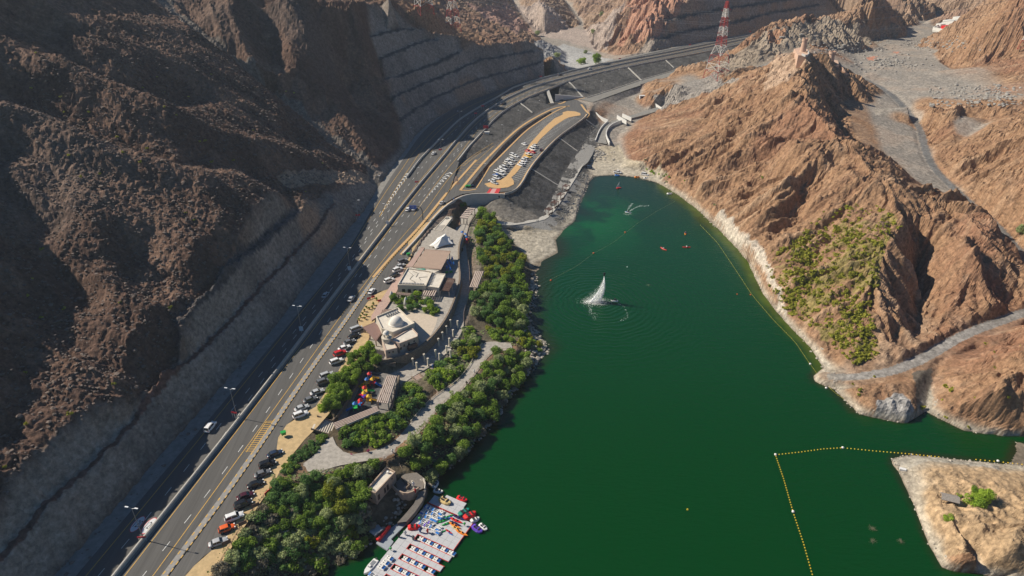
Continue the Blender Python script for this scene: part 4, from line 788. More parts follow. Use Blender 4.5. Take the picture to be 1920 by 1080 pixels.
# ground surfaces
def flat(name, px, z, m, lift=0.0): return drape(name, LZ([(x, y, z) for x, y in px]), lambda x, y: z, m, lift, 4)
_tw = LZ([(x, y, TERR) for x, y in terrace])
b = Bag(); b.prism([(p[0], p[1]) for p in _tw], 5.0, TERR - .01); b.make('terrace_ground', M_stone); structure(bpy.data.objects['terrace_ground'])
flat('terrace_paving', terrace, TERR, M_pale, .006)
def path_strip(name, left, right, zf, m, n=60, thick=.5):
    a = resample(smooth(left, 2), 3); c = resample(smooth(right, 2), 3); t = np.linspace(0, 1, n)
    A_ = np.stack([np.interp(t, np.linspace(0, 1, len(a)), a[:, k]) for k in range(3)], 1); B_ = np.stack([np.interp(t, np.linspace(0, 1, len(c)), c[:, k]) for k in range(3)], 1)
    V = [tuple(p) for p in A_] + [tuple(p) for p in B_] + [(p[0], p[1], p[2] - 1.6) for p in A_] + [(p[0], p[1], p[2] - 1.6) for p in B_]
    F = []
    for i in range(n - 1): F += [(i, n + i, n + i + 1, i + 1), (2 * n + i, i, i + 1, 2 * n + i + 1), (n + i, 3 * n + i, 3 * n + i + 1, n + i + 1)]
    o = mesh_obj(name, V, F, m); structure(o); return A_, B_
pwA = path_strip('upper_promenade', LZ([(888, 380, 6.4), (868, 402, 6.4), (862, 430, 6.4), (858, 460, 6.4), (860, 493, 6.4), (863, 520, 6.4), (858, 548, 6.4), (848, 576, 6.4), (834, 604, 6.4), (812, 634, 6.4), (780, 664, 6.5), (748, 684, 6.6), (728, 700, 6.7)]),
                 LZ([(905, 388, 6.4), (888, 405, 6.4), (876, 430, 6.4), (873, 470, 6.4), (880, 500, 6.4), (881, 538, 6.4), (878, 562, 6.4), (868, 590, 6.4), (872, 612, 6.4), (850, 650, 6.4), (812, 685, 6.5), (778, 703, 6.6), (752, 722, 6.7)]), None, M_pale)
pwB = path_strip('lower_promenade', LZ([(958, 643, 4.2), (906, 638, 4.6), (893, 662, 4.8), (876, 695, 5.3), (850, 722, 5.8), (815, 742, 6.2), (795, 762, 6.5), (771, 790, 6.9), (747, 821, 7.3), (728, 836, 7.8), (689, 848, 8.6), (648, 853, 9.3), (630, 835, 9.7), (622, 818, 10.0), (588, 857, 10.1), (541, 886, 10.3)]),
                 LZ([(962, 656, 4.2), (925, 658, 4.6), (908, 678, 4.9), (892, 702, 5.3), (862, 738, 5.8), (830, 755, 6.2), (808, 785, 6.5), (790, 808, 6.9), (760, 836, 7.3), (745, 852, 7.8), (690, 871, 8.6), (650, 877, 9.3), (620, 884, 9.7), (600, 888, 10.0), (570, 896, 10.1), (548, 903, 10.3)]), None, M_pale)
flat('plaza_paving', plaza, 10.05, M_pale, .03)
b = Bag(); b.prism([P(x, y, 8.2)[:2] for x, y in play], 5.0, 8.2); structure(b.make('playground_base', M_stone)); flat('playground_paving', play, 8.2, mat('shade_darkened_paving', (.19, .175, .16), .9, noise=.2), .01)  # paving darkened to paint in the shade between pergola slats
flat('play_surface', [(690, 698), (722, 704), (706, 748), (690, 768), (650, 785), (664, 748)], 8.2, mat('dark_rubber', (.055, .06, .065), .9, noise=.1), .03)
flat('playground_ramp', [(674, 686), (686, 692), (660, 745), (632, 782), (618, 776), (650, 735)], 8.6, M_conc_d, .02)
bal = Bag()
def rail(name, label, line, group=None, h=1.0, m=M_wood, post=2.0):
    ln = resample(line, post); t = Thing(name, label, 'railing', tuple(ln[0]), 0, group); q = np.array(t.l([tuple(p) for p in ln])); b = Bag()
    b.wall(q, .09, h - .08, h); b.wall(q, .06, h * .5, h * .5 + .06); t.part(b, 'rail', m)
    b = Bag()
    for p in q: b.box((p[0], p[1], p[2] + h / 2), .09, .09, h)
    t.part(b, 'posts', m).__setitem__('kind', 'stuff'); return t
rail('railing', 'low brown railing along the lake side of the lower promenade path', pwB[1][:40] + np.array([0, 0, 0]))
rail('railing', 'brown railing along the curved lake side of the pale plaza', pwB[1][40:])
rail('railing', 'railing along the planting side of the lower promenade', pwB[0][6:34], m=M_cream, h=.6, post=3)
rail('railing', 'railing along the sunny edge of the upper promenade below the restaurant', pwA[1][4:44], h=1.0)
# stone terrace wall under restaurant and mosque
b = Bag(); tl = LZ([(x, y, TERR) for x, y in [(868, 440), (862, 455), (860, 470), (860, 495), (863, 520), (859, 540), (849, 572), (835, 600), (819, 622), (797, 645), (768, 664), (744, 672), (712, 678)]])
b.wall(resample(smooth(tl, 1), 2.5), .7, -4.2, .55); tag(b.make('terrace_wall', M_stone), 'rough brown stone retaining wall curving under the restaurant and mosque terrace', 'wall')
b = Bag(); b.wall(resample(smooth(LZ([(742, 682, 8.8), (700, 688, 8.8), (684, 694, 8.8), (664, 732, 8.8), (640, 772, 8.8), (624, 790, 8.8)]), 1), 2.5), .5, -1.2, .7); tag(b.make('playground_wall', M_stone), 'stone wall wrapping the left side of the playground', 'wall')
b = Bag(); b.wall(resample(LZ([(748, 706, 8.2), (735, 770, 8.2), (712, 786, 8.2), (640, 812, 8.2), (628, 800, 8.2)]), 2.5), .5, -2.2, .6); tag(b.make('playground_wall', M_stone), 'stone parapet below the two timber pergolas of the playground', 'wall')
def grid_poly(q, nu, nv):                              # quad a,b,c,d -> function(u,v)
    a, b_, c, d = [np.array(p, float) for p in q]; return lambda u, v: (a * (1 - u) + b_ * u) * (1 - v) + (d * (1 - u) + c * u) * v
def pergola(label, quad, zr, zb, slats=9, m=M_wood, posts=3, name='pergola', along=True, solid=None, group=None, post_m=None):
    W = [P(x, y, zr) for x, y in quad]; c = np.mean(np.array(W), 0); t = Thing(name, label, 'pergola', (c[0], c[1], zb), 0, group); q = t.l(W); g = grid_poly(q, 1, 1)
    if solid: b = Bag(); b.prism([p[:2] for p in q], zr - zb - .12, zr - zb); t.part(b, 'roof_panel', solid)
    else:
        for i in range(slats):                         # each slat its own part
            v = (i + .5) / slats; p0, p1 = (g(0, v), g(1, v)) if not along else (g(v, 0), g(v, 1)); b = Bag(); d = (p1 - p0); L_ = np.hypot(d[0], d[1]); sp = np.hypot(*(g(1, 0) - g(0, 0))[:2]) / slats if along else np.hypot(*(g(0, 1) - g(0, 0))[:2]) / slats
            m_ = (p0 + p1) / 2; b.box((m_[0], m_[1], m_[2]), L_ + .3, sp * .46, .30, math.atan2(d[1], d[0])); t.part(b, 'slat', m)
    for u0, v0, u1, v1 in ((.04, 0, .04, 1), (.96, 0, .96, 1)):
        p0, p1 = g(u0, v0), g(u1, v1); b = Bag(); d = p1 - p0; m_ = (p0 + p1) / 2; b.box((m_[0], m_[1], m_[2] - .22), np.hypot(d[0], d[1]), .22, .28, math.atan2(d[1], d[0])); t.part(b, 'beam', m)
        for k in range(posts):
            p = g(u0, .04 + .92 * k / (posts - 1)); b = Bag(); b.box((p[0], p[1], (zr - zb - .3) / 2), .38, .38, zr - zb - .3); t.part(b, 'post', post_m or M_pink)
    for v in (.03, .97):
        p0, p1 = g(0, v), g(1, v); b = Bag(); d = p1 - p0; m_ = (p0 + p1) / 2; b.box((m_[0], m_[1], m_[2] - .1), np.hypot(d[0], d[1]), .2, .24, math.atan2(d[1], d[0])); t.part(b, 'beam', m)
    return t
pergola('white striped slatted pergola on the right side of the playground', [(725, 705), (744.7, 705.5), (728, 757), (706, 753)], 11.6, 8.2, 6, M_slat, 4)
pergola('long slatted timber pergola along the lower end of the playground', [(705, 762), (711, 771), (631, 805), (625.5, 793)], 11.6, 8.2, 5, M_slat, 5)
pergola('slatted pergola among trees beside the upper promenade, right of the restaurant', [(891, 509), (907, 509), (895.5, 539.5), (880, 538)], 9.9, 6.4, 5, M_slat, 3)
pergola('brown striped pergola below the curved retaining wall', [(862, 408.5), (878, 389), (891, 390), (875.5, 410)], 10.2, 6.4, 6, M_slat, 3)
pergola('dark brown slatted pergola on the terrace beside the cream restaurant roof', [(834, 521), (854, 523), (842, 546), (824, 544)], 13, TERR, 13, M_wood_d, 3)
pergola('white striped pergola in front of the restaurant garden', [(795.5, 543), (821, 543), (815, 555), (790, 554)], 12.6, TERR, 6, M_slat, 2)
pergola('narrow slatted canopy under the cream restaurant front wall', [(746, 548), (790, 552), (788, 556), (744, 552)], 12.4, TERR, 10, M_wood, 3, along=False)
pergola('long solid tan canopy roof over the restaurant dining terrace', [(798, 467), (845.5, 470.5), (826.7, 505.5), (774.4, 501)], 14.2, TERR, 1, M_wood_d, 3, solid=M_brown_roof, name='canopy')
pergola('narrow pink brown canopy along the road side of the restaurant', [(790, 463), (796.5, 464), (773, 501), (760, 501)], 13.9, TERR, 1, M_wood_d, 4, solid=mat('pink_roof', (.40, .28, .23), .85, noise=.06), name='canopy')
pergola('brown two tone canopy at the mosque entrance', [(680, 613), (702, 604), (719, 620), (705, 640)], 12.8, TERR, 1, M_wood_d, 3, solid=mat('brown_purlin_roof', (.21, .13, .11), .85, noise=.08), name='canopy')
pergola('small slatted pergola attached to the far side of the mosque', [(716, 581), (738, 580), (732, 586), (712, 590)], 12.8, TERR, 8, M_wood, 2)
def block(t, q, z0, z1, m_wall, m_roof, par=.5, tw=.35, name='wall'):
    q = [p[:2] for p in q]; n = len(q); A = sum(q[i][0] * q[(i + 1) % n][1] - q[(i + 1) % n][0] * q[i][1] for i in range(n))
    if A < 0: q = q[::-1]
    c = np.mean(np.array(q), 0)
    for i in range(n):
        a = np.array(q[i]); b_ = np.array(q[(i + 1) % n]); d = (b_ - a) / np.hypot(*(b_ - a)); nn = np.array([-d[1], d[0]]); b = Bag(); e = .002 * i
        P4 = [a, b_ - d * tw, b_ - d * tw + nn * tw, a + nn * tw]; b.prism([tuple(p) for p in P4], z0, z1 + par); t.part(b, name, m_wall)
    b = Bag(); b.prism([tuple(np.array(p) + (c - np.array(p)) / np.hypot(*(c - np.array(p))) * tw * 1.2) for p in q], z1 - .3, z1); t.part(b, 'roof', m_roof); return q
def opening(t, a, b_, u, zc, w, h, m, name='window', depth=.08, out=1):
    a = np.array(a[:2]); b_ = np.array(b_[:2]); d = (b_ - a); L_ = np.hypot(*d); d /= L_; p = a + d * L_ * u; b = Bag(); b.box((p[0], p[1], zc), w, depth * 2, h, math.atan2(d[1], d[0])); return t.part(b, name, m)
# restaurant
W = [P(x, y, 14) for x, y in [(764, 505), (811, 512), (799, 538.5), (745.5, 537)]]; t = Thing('restaurant', 'low cream restaurant block with a cluttered white roof beside parked cars', 'building', (W[0][0], W[0][1], TERR)); q = t.l(W)
q2 = block(t, q, 0, 4.1, M_cream, M_roof)
for u in (.2, .4, .6, .8): opening(t, q[3], q[2], u, 1.8, 1.3, 1.6, M_glass)
for k in range(16):
    v = grid_poly(q, 1, 1)(.06 + .055 * k, .90); b = Bag(); b.box((v[0], v[1], 4.45), .45, .75, .6, .1); t.part(b, 'air_conditioner', M_mets)
g = grid_poly(q, 1, 1); b = Bag()
for pl in ([(.1, .15), (.35, .35), (.3, .6), (.55, .75), (.5, .9)], [(.9, .35), (.6, .45), (.7, .6)], [(.25, .1), (.5, .2), (.48, .45)]):
    for (a1, a2), (b1, b2) in zip(pl[:-1], pl[1:]):
        p0 = g(a1, a2); p1 = g(b1, b2); b.tube((p0[0], p0[1], 4.22), (p1[0], p1[1], 4.22), .07, 5)
t.part(b, 'roof_pipe', M_metd)
W = [P(x, y, 13.6) for x, y in [(812, 513), (835.5, 515.5), (823, 542), (801, 539)]]; t = Thing('restaurant_annex', 'cream flat roofed annex between the cluttered roof and the dark brown pergola', 'building', (W[0][0], W[0][1], TERR)); q = t.l(W); block(t, q, 0, 3.7, M_cream, M_roof, .3)
g = grid_poly(q, 1, 1)
for k in range(8): v = g(.12, .1 + .1 * k); b = Bag(); b.box((v[0], v[1], 4.0), .8, .5, .6, .1); t.part(b, 'air_conditioner', M_mets)
for u in (.3, .7): opening(t, q[3], q[2], u, 1.6, 1.2, 1.6, M_glass)
W = [P(x, y, 13.8) for x, y in [(770, 501.5), (824, 507.5), (814, 512), (766, 505)]]; t = Thing('kitchen_block', 'thin cream roof strip between the tan canopy and the cluttered roof', 'building', (W[0][0], W[0][1], TERR)); q = t.l(W); block(t, q, 0, 3.6, M_cream, M_roof, .2)
v = grid_poly(q, 1, 1)(.4, .5); b = Bag(); b.box((v[0], v[1], 3.75), 4, 1.2, .25, .1); t.part(b, 'skylight', mat('green_glass', (.10, .30, .22), .3, noise=.1))
# mosque
W = [P(x, y, 14.6) for x, y in [(705, 597), (746.5, 580), (778, 609.5), (737, 627), (716, 620)]]; cx, cy = np.mean(np.array(W)[:, 0]), np.mean(np.array(W)[:, 1])
t = Thing('mosque', 'cream mosque with a white dome and a short round minaret', 'mosque', (cx, cy, TERR)); q = t.l(W); block(t, q, 0, 4.8, M_cream, M_roof, .6)
W2 = t.l([P(x, y, 13.8) for x, y in [(733, 640), (772, 616.5), (784, 629), (783, 634), (749, 647)]]); block(t, W2, 0, 4.0, M_pink, M_roof, .35)
W3 = t.l([P(x, y, 13.0) for x, y in [(716, 640), (735, 639), (745, 655), (723, 660)]]); block(t, W3, 0, 3.3, M_pink, M_cream, .2)
W4 = t.l([P(x, y, 14.3) for x, y in [(735, 582), (741, 588), (712, 600), (706, 594)]])
for k in range(6):
    v = grid_poly(t.l([P(x, y, 14.9) for x, y in [(722, 592), (745, 583), (749, 588), (727, 597)]]), 1, 1)(.05 + .18 * k, .5); b = Bag(); b.box((v[0], v[1], 5.15), .5, .8, .7, .7); t.part(b, 'air_conditioner', M_mets)
for (a1, b1, u, w_, h_, z_) in [(W2[4], W2[3], .25, .7, .9, 2.6), (W2[4], W2[3], .5, .7, 1.1, 2.7), (W2[4], W2[3], .8, .6, .5, 2.9), (W3[3], W3[2], .3, .5, .6, 2.2), (W3[3], W3[2], .62, .5, .6, 2.2), (W2[4], W2[3], .05, .7, 1.0, 2.0)]: opening(t, a1, b1, u, z_, w_, h_, M_glass, depth=.12)
v = np.array(W2[4][:2]) * .35 + np.array(W2[3][:2]) * .65; dd = np.array(W2[3][:2]) - np.array(W2[4][:2]); b = Bag(); b.box((v[0] + .25, v[1] - .45, 1.2), 3.6, .9, 2.0, math.atan2(dd[1], dd[0])); t.part(b, 'entrance_porch', M_wood_d)
def lathe(prof, n=24):
    V = []; F = []
    for r_, z_ in prof: V += [(r_ * math.cos(2 * math.pi * i / n), r_ * math.sin(2 * math.pi * i / n), z_) for i in range(n)]
    for k in range(len(prof) - 1): F += [(k * n + i, k * n + (i + 1) % n, (k + 1) * n + (i + 1) % n, (k + 1) * n + i) for i in range(n)]
    F.append(tuple(range(n))[::-1]); F.append(tuple(range((len(prof) - 1) * n, len(prof) * n))); return V, F
def put(V, p): return [(x + p[0], y + p[1], z + p[2]) for x, y, z in V]
dc = t.l([P(743, 606, 15.2)])[0]; V, F = lathe([(2.9, 0), (2.9, .35), (2.62, .36)] + [(2.62 * math.cos(a), .36 + 2.7 * math.sin(a)) for a in np.linspace(.1, 1.5, 9)]); b = Bag(); b.add(put(V, (dc[0], dc[1], 4.8)), F); t.part(b, 'dome', mat('white_render', (.66, .62, .56), .85, noise=.05), shade=True)
mc = t.l([P(723, 655, TERR + 1.5)])[0]; mc = t.l([P(725, 634, 14.8)])[0]
V, F = lathe([(1.75, 0), (1.7, 4.6), (1.9, 4.62), (1.9, 5.2), (1.6, 5.22), (1.6, 5.25)]); b = Bag(); b.add(put(V, (mc[0], mc[1], 0)), F); mn = t.part(b, 'minaret', M_cream, shade=False)
for k in range(6): a = k * math.pi / 3; b = Bag(); b.box((mc[0] + .95 * math.cos(a), mc[1] + .95 * math.sin(a), 5.9), .22, .22, 1.4); t.part(b, 'column', M_cream, mn)
V, F = lathe([(1.2, 6.6), (1.2, 6.8)] + [(1.1 * math.cos(a), 6.8 + 1.05 * math.sin(a)) for a in np.linspace(0, 1.5, 7)], 16); b = Bag(); b.add(put(V, (mc[0], mc[1], 0)), F); t.part(b, 'cupola', mat('white_render', (.66, .62, .56), .85), mn, True)
flat('mosque_courtyard', [(750, 584), (803, 589), (822, 596), (812, 622), (795, 645), (783, 634), (780, 610)], TERR, mat('sandy_paving', (.50, .42, .33), .9, noise=.08, scale=.8), .02)
# kiosk building
W = [P(x, y, 10.4) for x, y in [(813, 430.6), (837, 405), (849, 406.6), (829, 433)]]; t = Thing('kiosk_building', 'long low cream building tucked under the curved retaining wall', 'building', (W[0][0], W[0][1], 6.6)); q = t.l(W); block(t, q, 0, 3.6, M_cream, M_roof, .2)
opening(t, q[0], q[3], .5, 1.3, 2.2, 2.0, M_door, 'shutter'); [opening(t, q[3], q[2], u, 1.5, .9, 1.8, M_glass) for u in (.15, .4, .62, .85)]
for k in (.35, .55, .9): v = grid_poly(q, 1, 1)(.7, 0) * (1 - k) + np.array(q[2]) * k; b = Bag(); b.box((v[0] * .9 + q[1][0] * .1, v[1] * .9 + q[1][1] * .1, 3.9), .7, .7, .5); t.part(b, 'roof_vent', M_mets)
flat('kiosk_yard', [(800, 455), (815, 432), (842, 430), (862, 425), (866, 400), (880, 395), (872, 425), (862, 450), (840, 470)], 6.5, M_pale, .06)
# membrane tent
corn = [P(804.5, 460.5, 11.2), P(816, 466.5, 10.6), P(851.5, 456.5, 11.0), P(843, 444, 11.6), P(835.5, 437.5, 13.0), P(820, 446, 11.6)]; pk = P(828.5, 444.5, 14.8); t = Thing('tent', 'white tensile membrane tent with a single peak next to the tan canopy', 'tent', (pk[0], pk[1], TERR)); c = t.l(corn); pk_ = t.l([pk])[0]
V = []; F = []; nr = 8; ne = 6
ring = []
for i in range(len(c)):
    a = np.array(c[i]); b_ = np.array(c[(i + 1) % len(c)])
    for k in range(ne): s_1 = k / ne; p = a * (1 - s_1) + b_ * s_1; p[:2] -= p[:2] * .16 * math.sin(math.pi * s_1) ; p[2] += .25 * math.sin(math.pi * s_1); ring.append(p)
nn_ = len(ring)
for r_ in range(nr + 1):
    s_1 = r_ / nr
    for p in ring: V.append((pk_[0] * s_1 + p[0] * (1 - s_1), pk_[1] * s_1 + p[1] * (1 - s_1), p[2] + (pk_[2] - p[2]) * s_1 ** 1.9))
for r_ in range(nr): F += [(r_ * nn_ + i, r_ * nn_ + (i + 1) % nn_, (r_ + 1) * nn_ + (i + 1) % nn_, (r_ + 1) * nn_ + i) for i in range(nn_)]
b = Bag(); b.add(V, F); o = t.part(b, 'membrane', M_membrane, shade=True); md = o.modifiers.new('thickness', 'SOLIDIFY'); md.thickness = .06
for p in c[:4]: b = Bag(); b.tube((p[0], p[1], 0), p, .1, 6); t.part(b, 'mast', M_mets)
b = Bag(); b.tube((pk_[0], pk_[1], 0), pk_, .12, 6); t.part(b, 'mast', M_mets)
# freestanding pillars
pil = None
for i, (x, y) in enumerate([(845, 613), (858.5, 615), (837.5, 625), (830, 636.5), (822.7, 648.5), (817, 670), (824.5, 677), (796, 678), (803, 686), (774.6, 686), (782, 694), (837.7, 662.5), (845, 670), (843, 648), (850, 632)]):
    p = P(x, y, 6.5)
    if pil is None:
        t = Thing('pillar', 'cream pillar on the upper promenade below the mosque', 'pillar', p, .5, 'freestanding pillars along the upper promenade'); b = Bag(); b.box((0, 0, 1.6), .5, .5, 3.2); t.part(b, 'shaft', M_cream); b = Bag(); b.box((0, 0, 3.3), .66, .66, .22); t.part(b, 'cap', M_cream); b = Bag(); b.box((0, 0, .15), .7, .7, .3); t.part(b, 'base', M_cream); pil = t.o
    else: c_ = copy_tree(pil); c_.location = p
# stairs
def stairs(label, pa, pb, w, n, m=M_wood, name='stairs'):
    a = np.array(pa); b_ = np.array(pb); d = b_ - a; L_ = np.hypot(d[0], d[1]); rz = math.atan2(d[1], d[0]); t = Thing(name, label, 'stairs', tuple(a), rz)
    for i in range(n): b = Bag(); z_ = d[2] * (i + .5) / n; b.box((L_ * (i + .5) / n, 0, z_ - .35), L_ / n * .96, w, .7); t.part(b, 'step', m)
    for s_1 in (-1, 1): b = Bag(); b.wall(np.array([(0, s_1 * w / 2, 0), (L_, s_1 * w / 2, d[2])]), .3, -.9, .5); t.part(b, 'side_wall', M_stone)
    return t
stairs('timber stepped stairs between the upper and the lower promenade', P(779, 704, 6.5), P(815, 740, 5.9), 3.0, 16)
stairs('fan of wide pale steps between the car bays and the playground corner', P(589, 793, 10.4), P(624, 804, 8.3), 6.0, 9, M_cream)
flat('restaurant_forecourt', [(760, 503), (745, 545), (722, 580), (705, 596), (697, 604), (692, 600), (712, 566), (735, 532), (754, 503)], TERR + .55, mat('pink_stripe_paving', (.42, .29, .24), .9, noise=.12, scale=1.2), .12)
# boat office
W = [P(x, y, 8.6) for x, y in [(685.7, 918), (724.6, 874), (741.5, 884), (704, 924.5)]]; t = Thing('boat_office', 'small oblong tan stone building with flat roof above the dock', 'building', (W[0][0], W[0][1], 4.6)); q = t.l(W); block(t, q, -1.5, 3.4, mat('tan_render', (.40, .30, .22), .9, noise=.1, scale=1.2, bump=.02), M_roof, .6, .3)
for u, w_, h_ in ((.12, .8, 1.9), (.42, .7, 1.9), (.56, .8, 2.0), (.8, .4, .4)): opening(t, q[3], q[2], u, 1.4 if h_ > 1 else 2.8, w_, h_, M_door, 'doorway', .1)
opening(t, q[0], q[3], .5, 1.2, .5, .5, M_glass)
v = grid_poly(q, 1, 1)(.5, .25); b = Bag(); V, F = lathe([(.35, 0), (.35, .7), (.05, .8)], 10); b.add(put(V, (v[0] + 2.2, v[1] + 2.8, 3.4)), F); t.part(b, 'water_tank', M_membrane)
b = Bag(); b.wall(resample(smooth(LZ([(736, 913, 4.6), (744, 922, 4.6), (760, 930, 4.6), (776, 925, 4.6), (785, 918, 4.6)]), 1), 1.2), .35, -2.2, 1.0); tag(b.make('curved_wall', mat('tan_render', (.40, .30, .22))), 'curved tan wall joined to the small boat office', 'wall')
b = Bag(); b.wall(resample(smooth(LZ([(794, 901, 4.6), (798, 908, 4.4), (796, 920, 4.0)]), 1), 1.2), .3, -1.5, 1.0); tag(b.make('curved_wall', M_cream), 'short curved wall lit by the sun at the head of the dock ramp', 'wall')
b = Bag(); b.wall(resample(LZ([(752, 898, 4.6), (764, 908, 4.6), (768, 912, 4.6), (762, 918, 4.6)]), 1.2), .3, -.5, .9); tag(b.make('low_wall', M_stone), 'low zigzag stone wall inside the yard of the boat office', 'wall')
flat('boat_office_yard', [(742, 905), (752, 890), (778, 884), (797, 895), (800, 910), (786, 922), (762, 930), (742, 920)], 4.6, mat('dark_paving', (.17, .15, .13), .9, noise=.15), .02)
path_strip('dock_ramp', LZ([(786, 922, 4.4), (780, 940, 3.4), (765, 958, 2.4), (745, 980, 1.6)]), LZ([(799, 918, 4.4), (793, 940, 3.4), (780, 958, 2.4), (762, 978, 1.6)]), None, mat('dark_paving', (.17, .15, .13)), 20)
path_strip('office_steps', LZ([(736, 846, 7.4), (735, 866, 6.4), (742, 886, 4.8)]), LZ([(750, 846, 7.4), (747, 868, 6.4), (758, 888, 4.8)]), None, M_stone, 14)
# riprap, stone slope and channel walls by the beach
M_riprap = mat('grey_riprap', (.27, .26, .24), .95, noise=.4, scale=2.2, bump=.25)
def slope_strip(name, top, bot, m, n=50, lift=.04):
    a = resample(smooth(top, 1), 3); c = resample(smooth(bot, 1), 3); t = np.linspace(0, 1, n); k = 5
    A_ = np.stack([np.interp(t, np.linspace(0, 1, len(a)), a[:, j]) for j in range(3)], 1); B_ = np.stack([np.interp(t, np.linspace(0, 1, len(c)), c[:, j]) for j in range(3)], 1)
    V = []
    for i in range(k + 1): V += [tuple(p) for p in A_ + (B_ - A_) * i / k + np.array([0, 0, lift])]
    F = [(i * n + j, (i + 1) * n + j, (i + 1) * n + j + 1, i * n + j + 1) for i in range(k) for j in range(n - 1)]
    o = mesh_obj(name, V, F, m); structure(o)
slope_strip('riprap_slope', LZ([(1125, 222, 6), (1113, 243, 5.5), (1099, 265, 5), (1060, 318, 4.5), (1034, 375, 4), (1019, 396, 4)]), LZ([(1132, 232, 4.5), (1122, 256, 4), (1108, 300, 3.4), (1085, 318, 3.6), (1064, 345, 3.6), (1026, 402, 3.7)]), M_riprap)
slope_strip('riprap_slope', LZ([(1089, 313, 3.5), (1076, 341, 3.5), (1042, 390, 3.5), (1030, 410, 3.5), (1010, 415, 3.6), (985, 420, 4), (950, 426, 4.5)]), LZ([(1103, 302, 1.2), (1102, 330, .9), (1092, 357, .9), (1066, 402, .9), (1044, 432, .9), (1005, 434, 1.0), (962, 430, 2.2)]), M_riprap)
path_strip('bank_walkway', LZ([(1096, 292, 3.7), (1078, 318, 3.7), (1064, 342, 3.7), (1024, 402, 3.7), (1010, 409, 3.8), (985, 414, 4.2), (946, 418, 5), (925, 410, 6)]), LZ([(1103, 294, 3.7), (1088, 318, 3.7), (1073, 345, 3.7), (1031, 409, 3.7), (1012, 414, 3.8), (987, 419, 4.2), (946, 424, 5), (920, 414, 6)]), None, M_conc, 40)
fr = None
for i, (x, y) in enumerate([(1029, 401), (1040, 388), (1051, 373), (1061, 357)]):
    p = P(x, y, 3.8); lb = ['nearest rusty steel frame on the stone bank walkway', 'second rusty steel frame from the near end of the bank walkway', 'third rusty steel frame from the near end of the bank walkway', 'farthest rusty steel frame on the bank walkway, by the pale deck'][i]
    if fr is None:
        t = Thing('steel_frame', lb, 'frame', p, .95, 'rusty shade frames on the bank'); M_rust = mat('rusty_steel', (.12, .05, .035), .8, noise=.2)
        for sx in (-1.9, 1.9):
            for sy in (-1.2, 1.2): b = Bag(); b.box((sx, sy, 1.4), .22, .22, 2.8); t.part(b, 'post', M_rust)
        for sy in (-1.2, 1.2): b = Bag(); b.box((0, sy, 2.9), 4.2, .22, .24); t.part(b, 'beam', M_rust)
        for k in range(6): b = Bag(); b.box((-1.9 + .76 * k, 0, 3.06), .16, 3.0, .14); t.part(b, 'crossbar', M_rust)
        b = Bag(); b.box((0, -1.2, .5), 3.6, .1, .9); t.part(b, 'side_panel', M_rust); fr = t.o
    else: c_ = copy_tree(fr); c_.location = p; c_['label'] = lb
M_whw = mat('white_wall', (.62, .61, .58))
path_strip('channel_road', LZ([(1117, 267, 4.4), (1124, 250, 4.8), (1130, 240, 5.2), (1142, 230, 5.6), (1160, 222, 6), (1190, 214, 6.4), (1235, 200, 7)]), LZ([(1138, 270, 4.4), (1134, 252, 4.8), (1140, 240, 5.2), (1150, 232, 5.6), (1168, 225, 6), (1200, 218, 6.4), (1240, 206, 7)]), None, M_conc_d, 30)
for lb, pts in [('low white wall on the left side of the curved channel road', [(1116, 266, 4.4), (1122, 250, 4.8), (1129, 238, 5.2), (1140, 229, 5.6)]), ('tall white curved wall on the right side of the channel road above the beach', [(1143, 270, 4.4), (1136, 256, 4.8), (1137, 247, 5.0), (1144, 237, 5.4), (1156, 231, 5.8), (1170, 226, 6)]),
                ('short white parapet of the small bridge nearer the lot', [(1157, 219, 7.4), (1175, 230, 7.4)]), ('short white parapet of the small bridge on the far side', [(1167, 216, 7.4), (1184, 224, 7.4)]),
                ('white wall running up to the gray cut beyond the bridge', [(1242, 206, 7), (1224, 194, 7.5), (1220, 182, 9), (1226, 178, 10)]), ('curved concrete kerb wall of the unfinished ramp beside the car park', [(1110, 203, 9), (1117, 214, 8), (1126, 222, 7), (1140, 228, 6.5)])]:
    b = Bag(); b.wall(resample(smooth(LZ(pts), 1), 2.5), .55, -1.5, 1.3); tag(b.make('channel_wall', M_whw), lb, 'wall')
t = Thing('culvert_frame', 'white concrete culvert portal on the bank under the lower road', 'culvert', P(1210, 188, 8)); 
for dx_1 in (-4.5, 4.5): b = Bag(); b.box((dx_1, 0, 1.2), 1, 3, 4.4); t.part(b, 'side_wall', M_whw)
b = Bag(); b.box((0, 0, 3.7), 10, 3, .6); t.part(b, 'top_slab', M_whw)
# ------------------------------------------------------------------ vehicles
M_tyre = mat('tyre_rubber', (.02, .02, .02), .9, noise=0); M_rim = mat('wheel_rim', (.45, .45, .46), .35, metal=.8, noise=0)
M_hl = mat('headlight_glass', (.75, .76, .76), .2, noise=0); M_tl = mat('tail_light', (.35, .015, .01), .3, noise=0)
def paint(name, c, rough=.3): return mat('paint_' + name, c, rough, noise=0, spec=.55)
PAINTS = {'white': paint('white', (.74, .74, .73)), 'silver': paint('silver', (.42, .43, .44)), 'grey': paint('grey', (.14, .145, .155)), 'black': paint('black', (.012, .013, .015), .2), 'dark_blue': paint('dark_blue', (.02, .035, .07), .25), 'blue': paint('blue', (.03, .12, .42)), 'red': paint('red', (.52, .02, .02)), 'orange': paint('orange', (.72, .12, .02)), 'maroon': paint('maroon', (.06, .012, .02), .25), 'yellow': paint('yellow', (.70, .42, .03)), 'beige': paint('beige', (.45, .42, .36)), 'green': paint('green', (.03, .30, .05))}
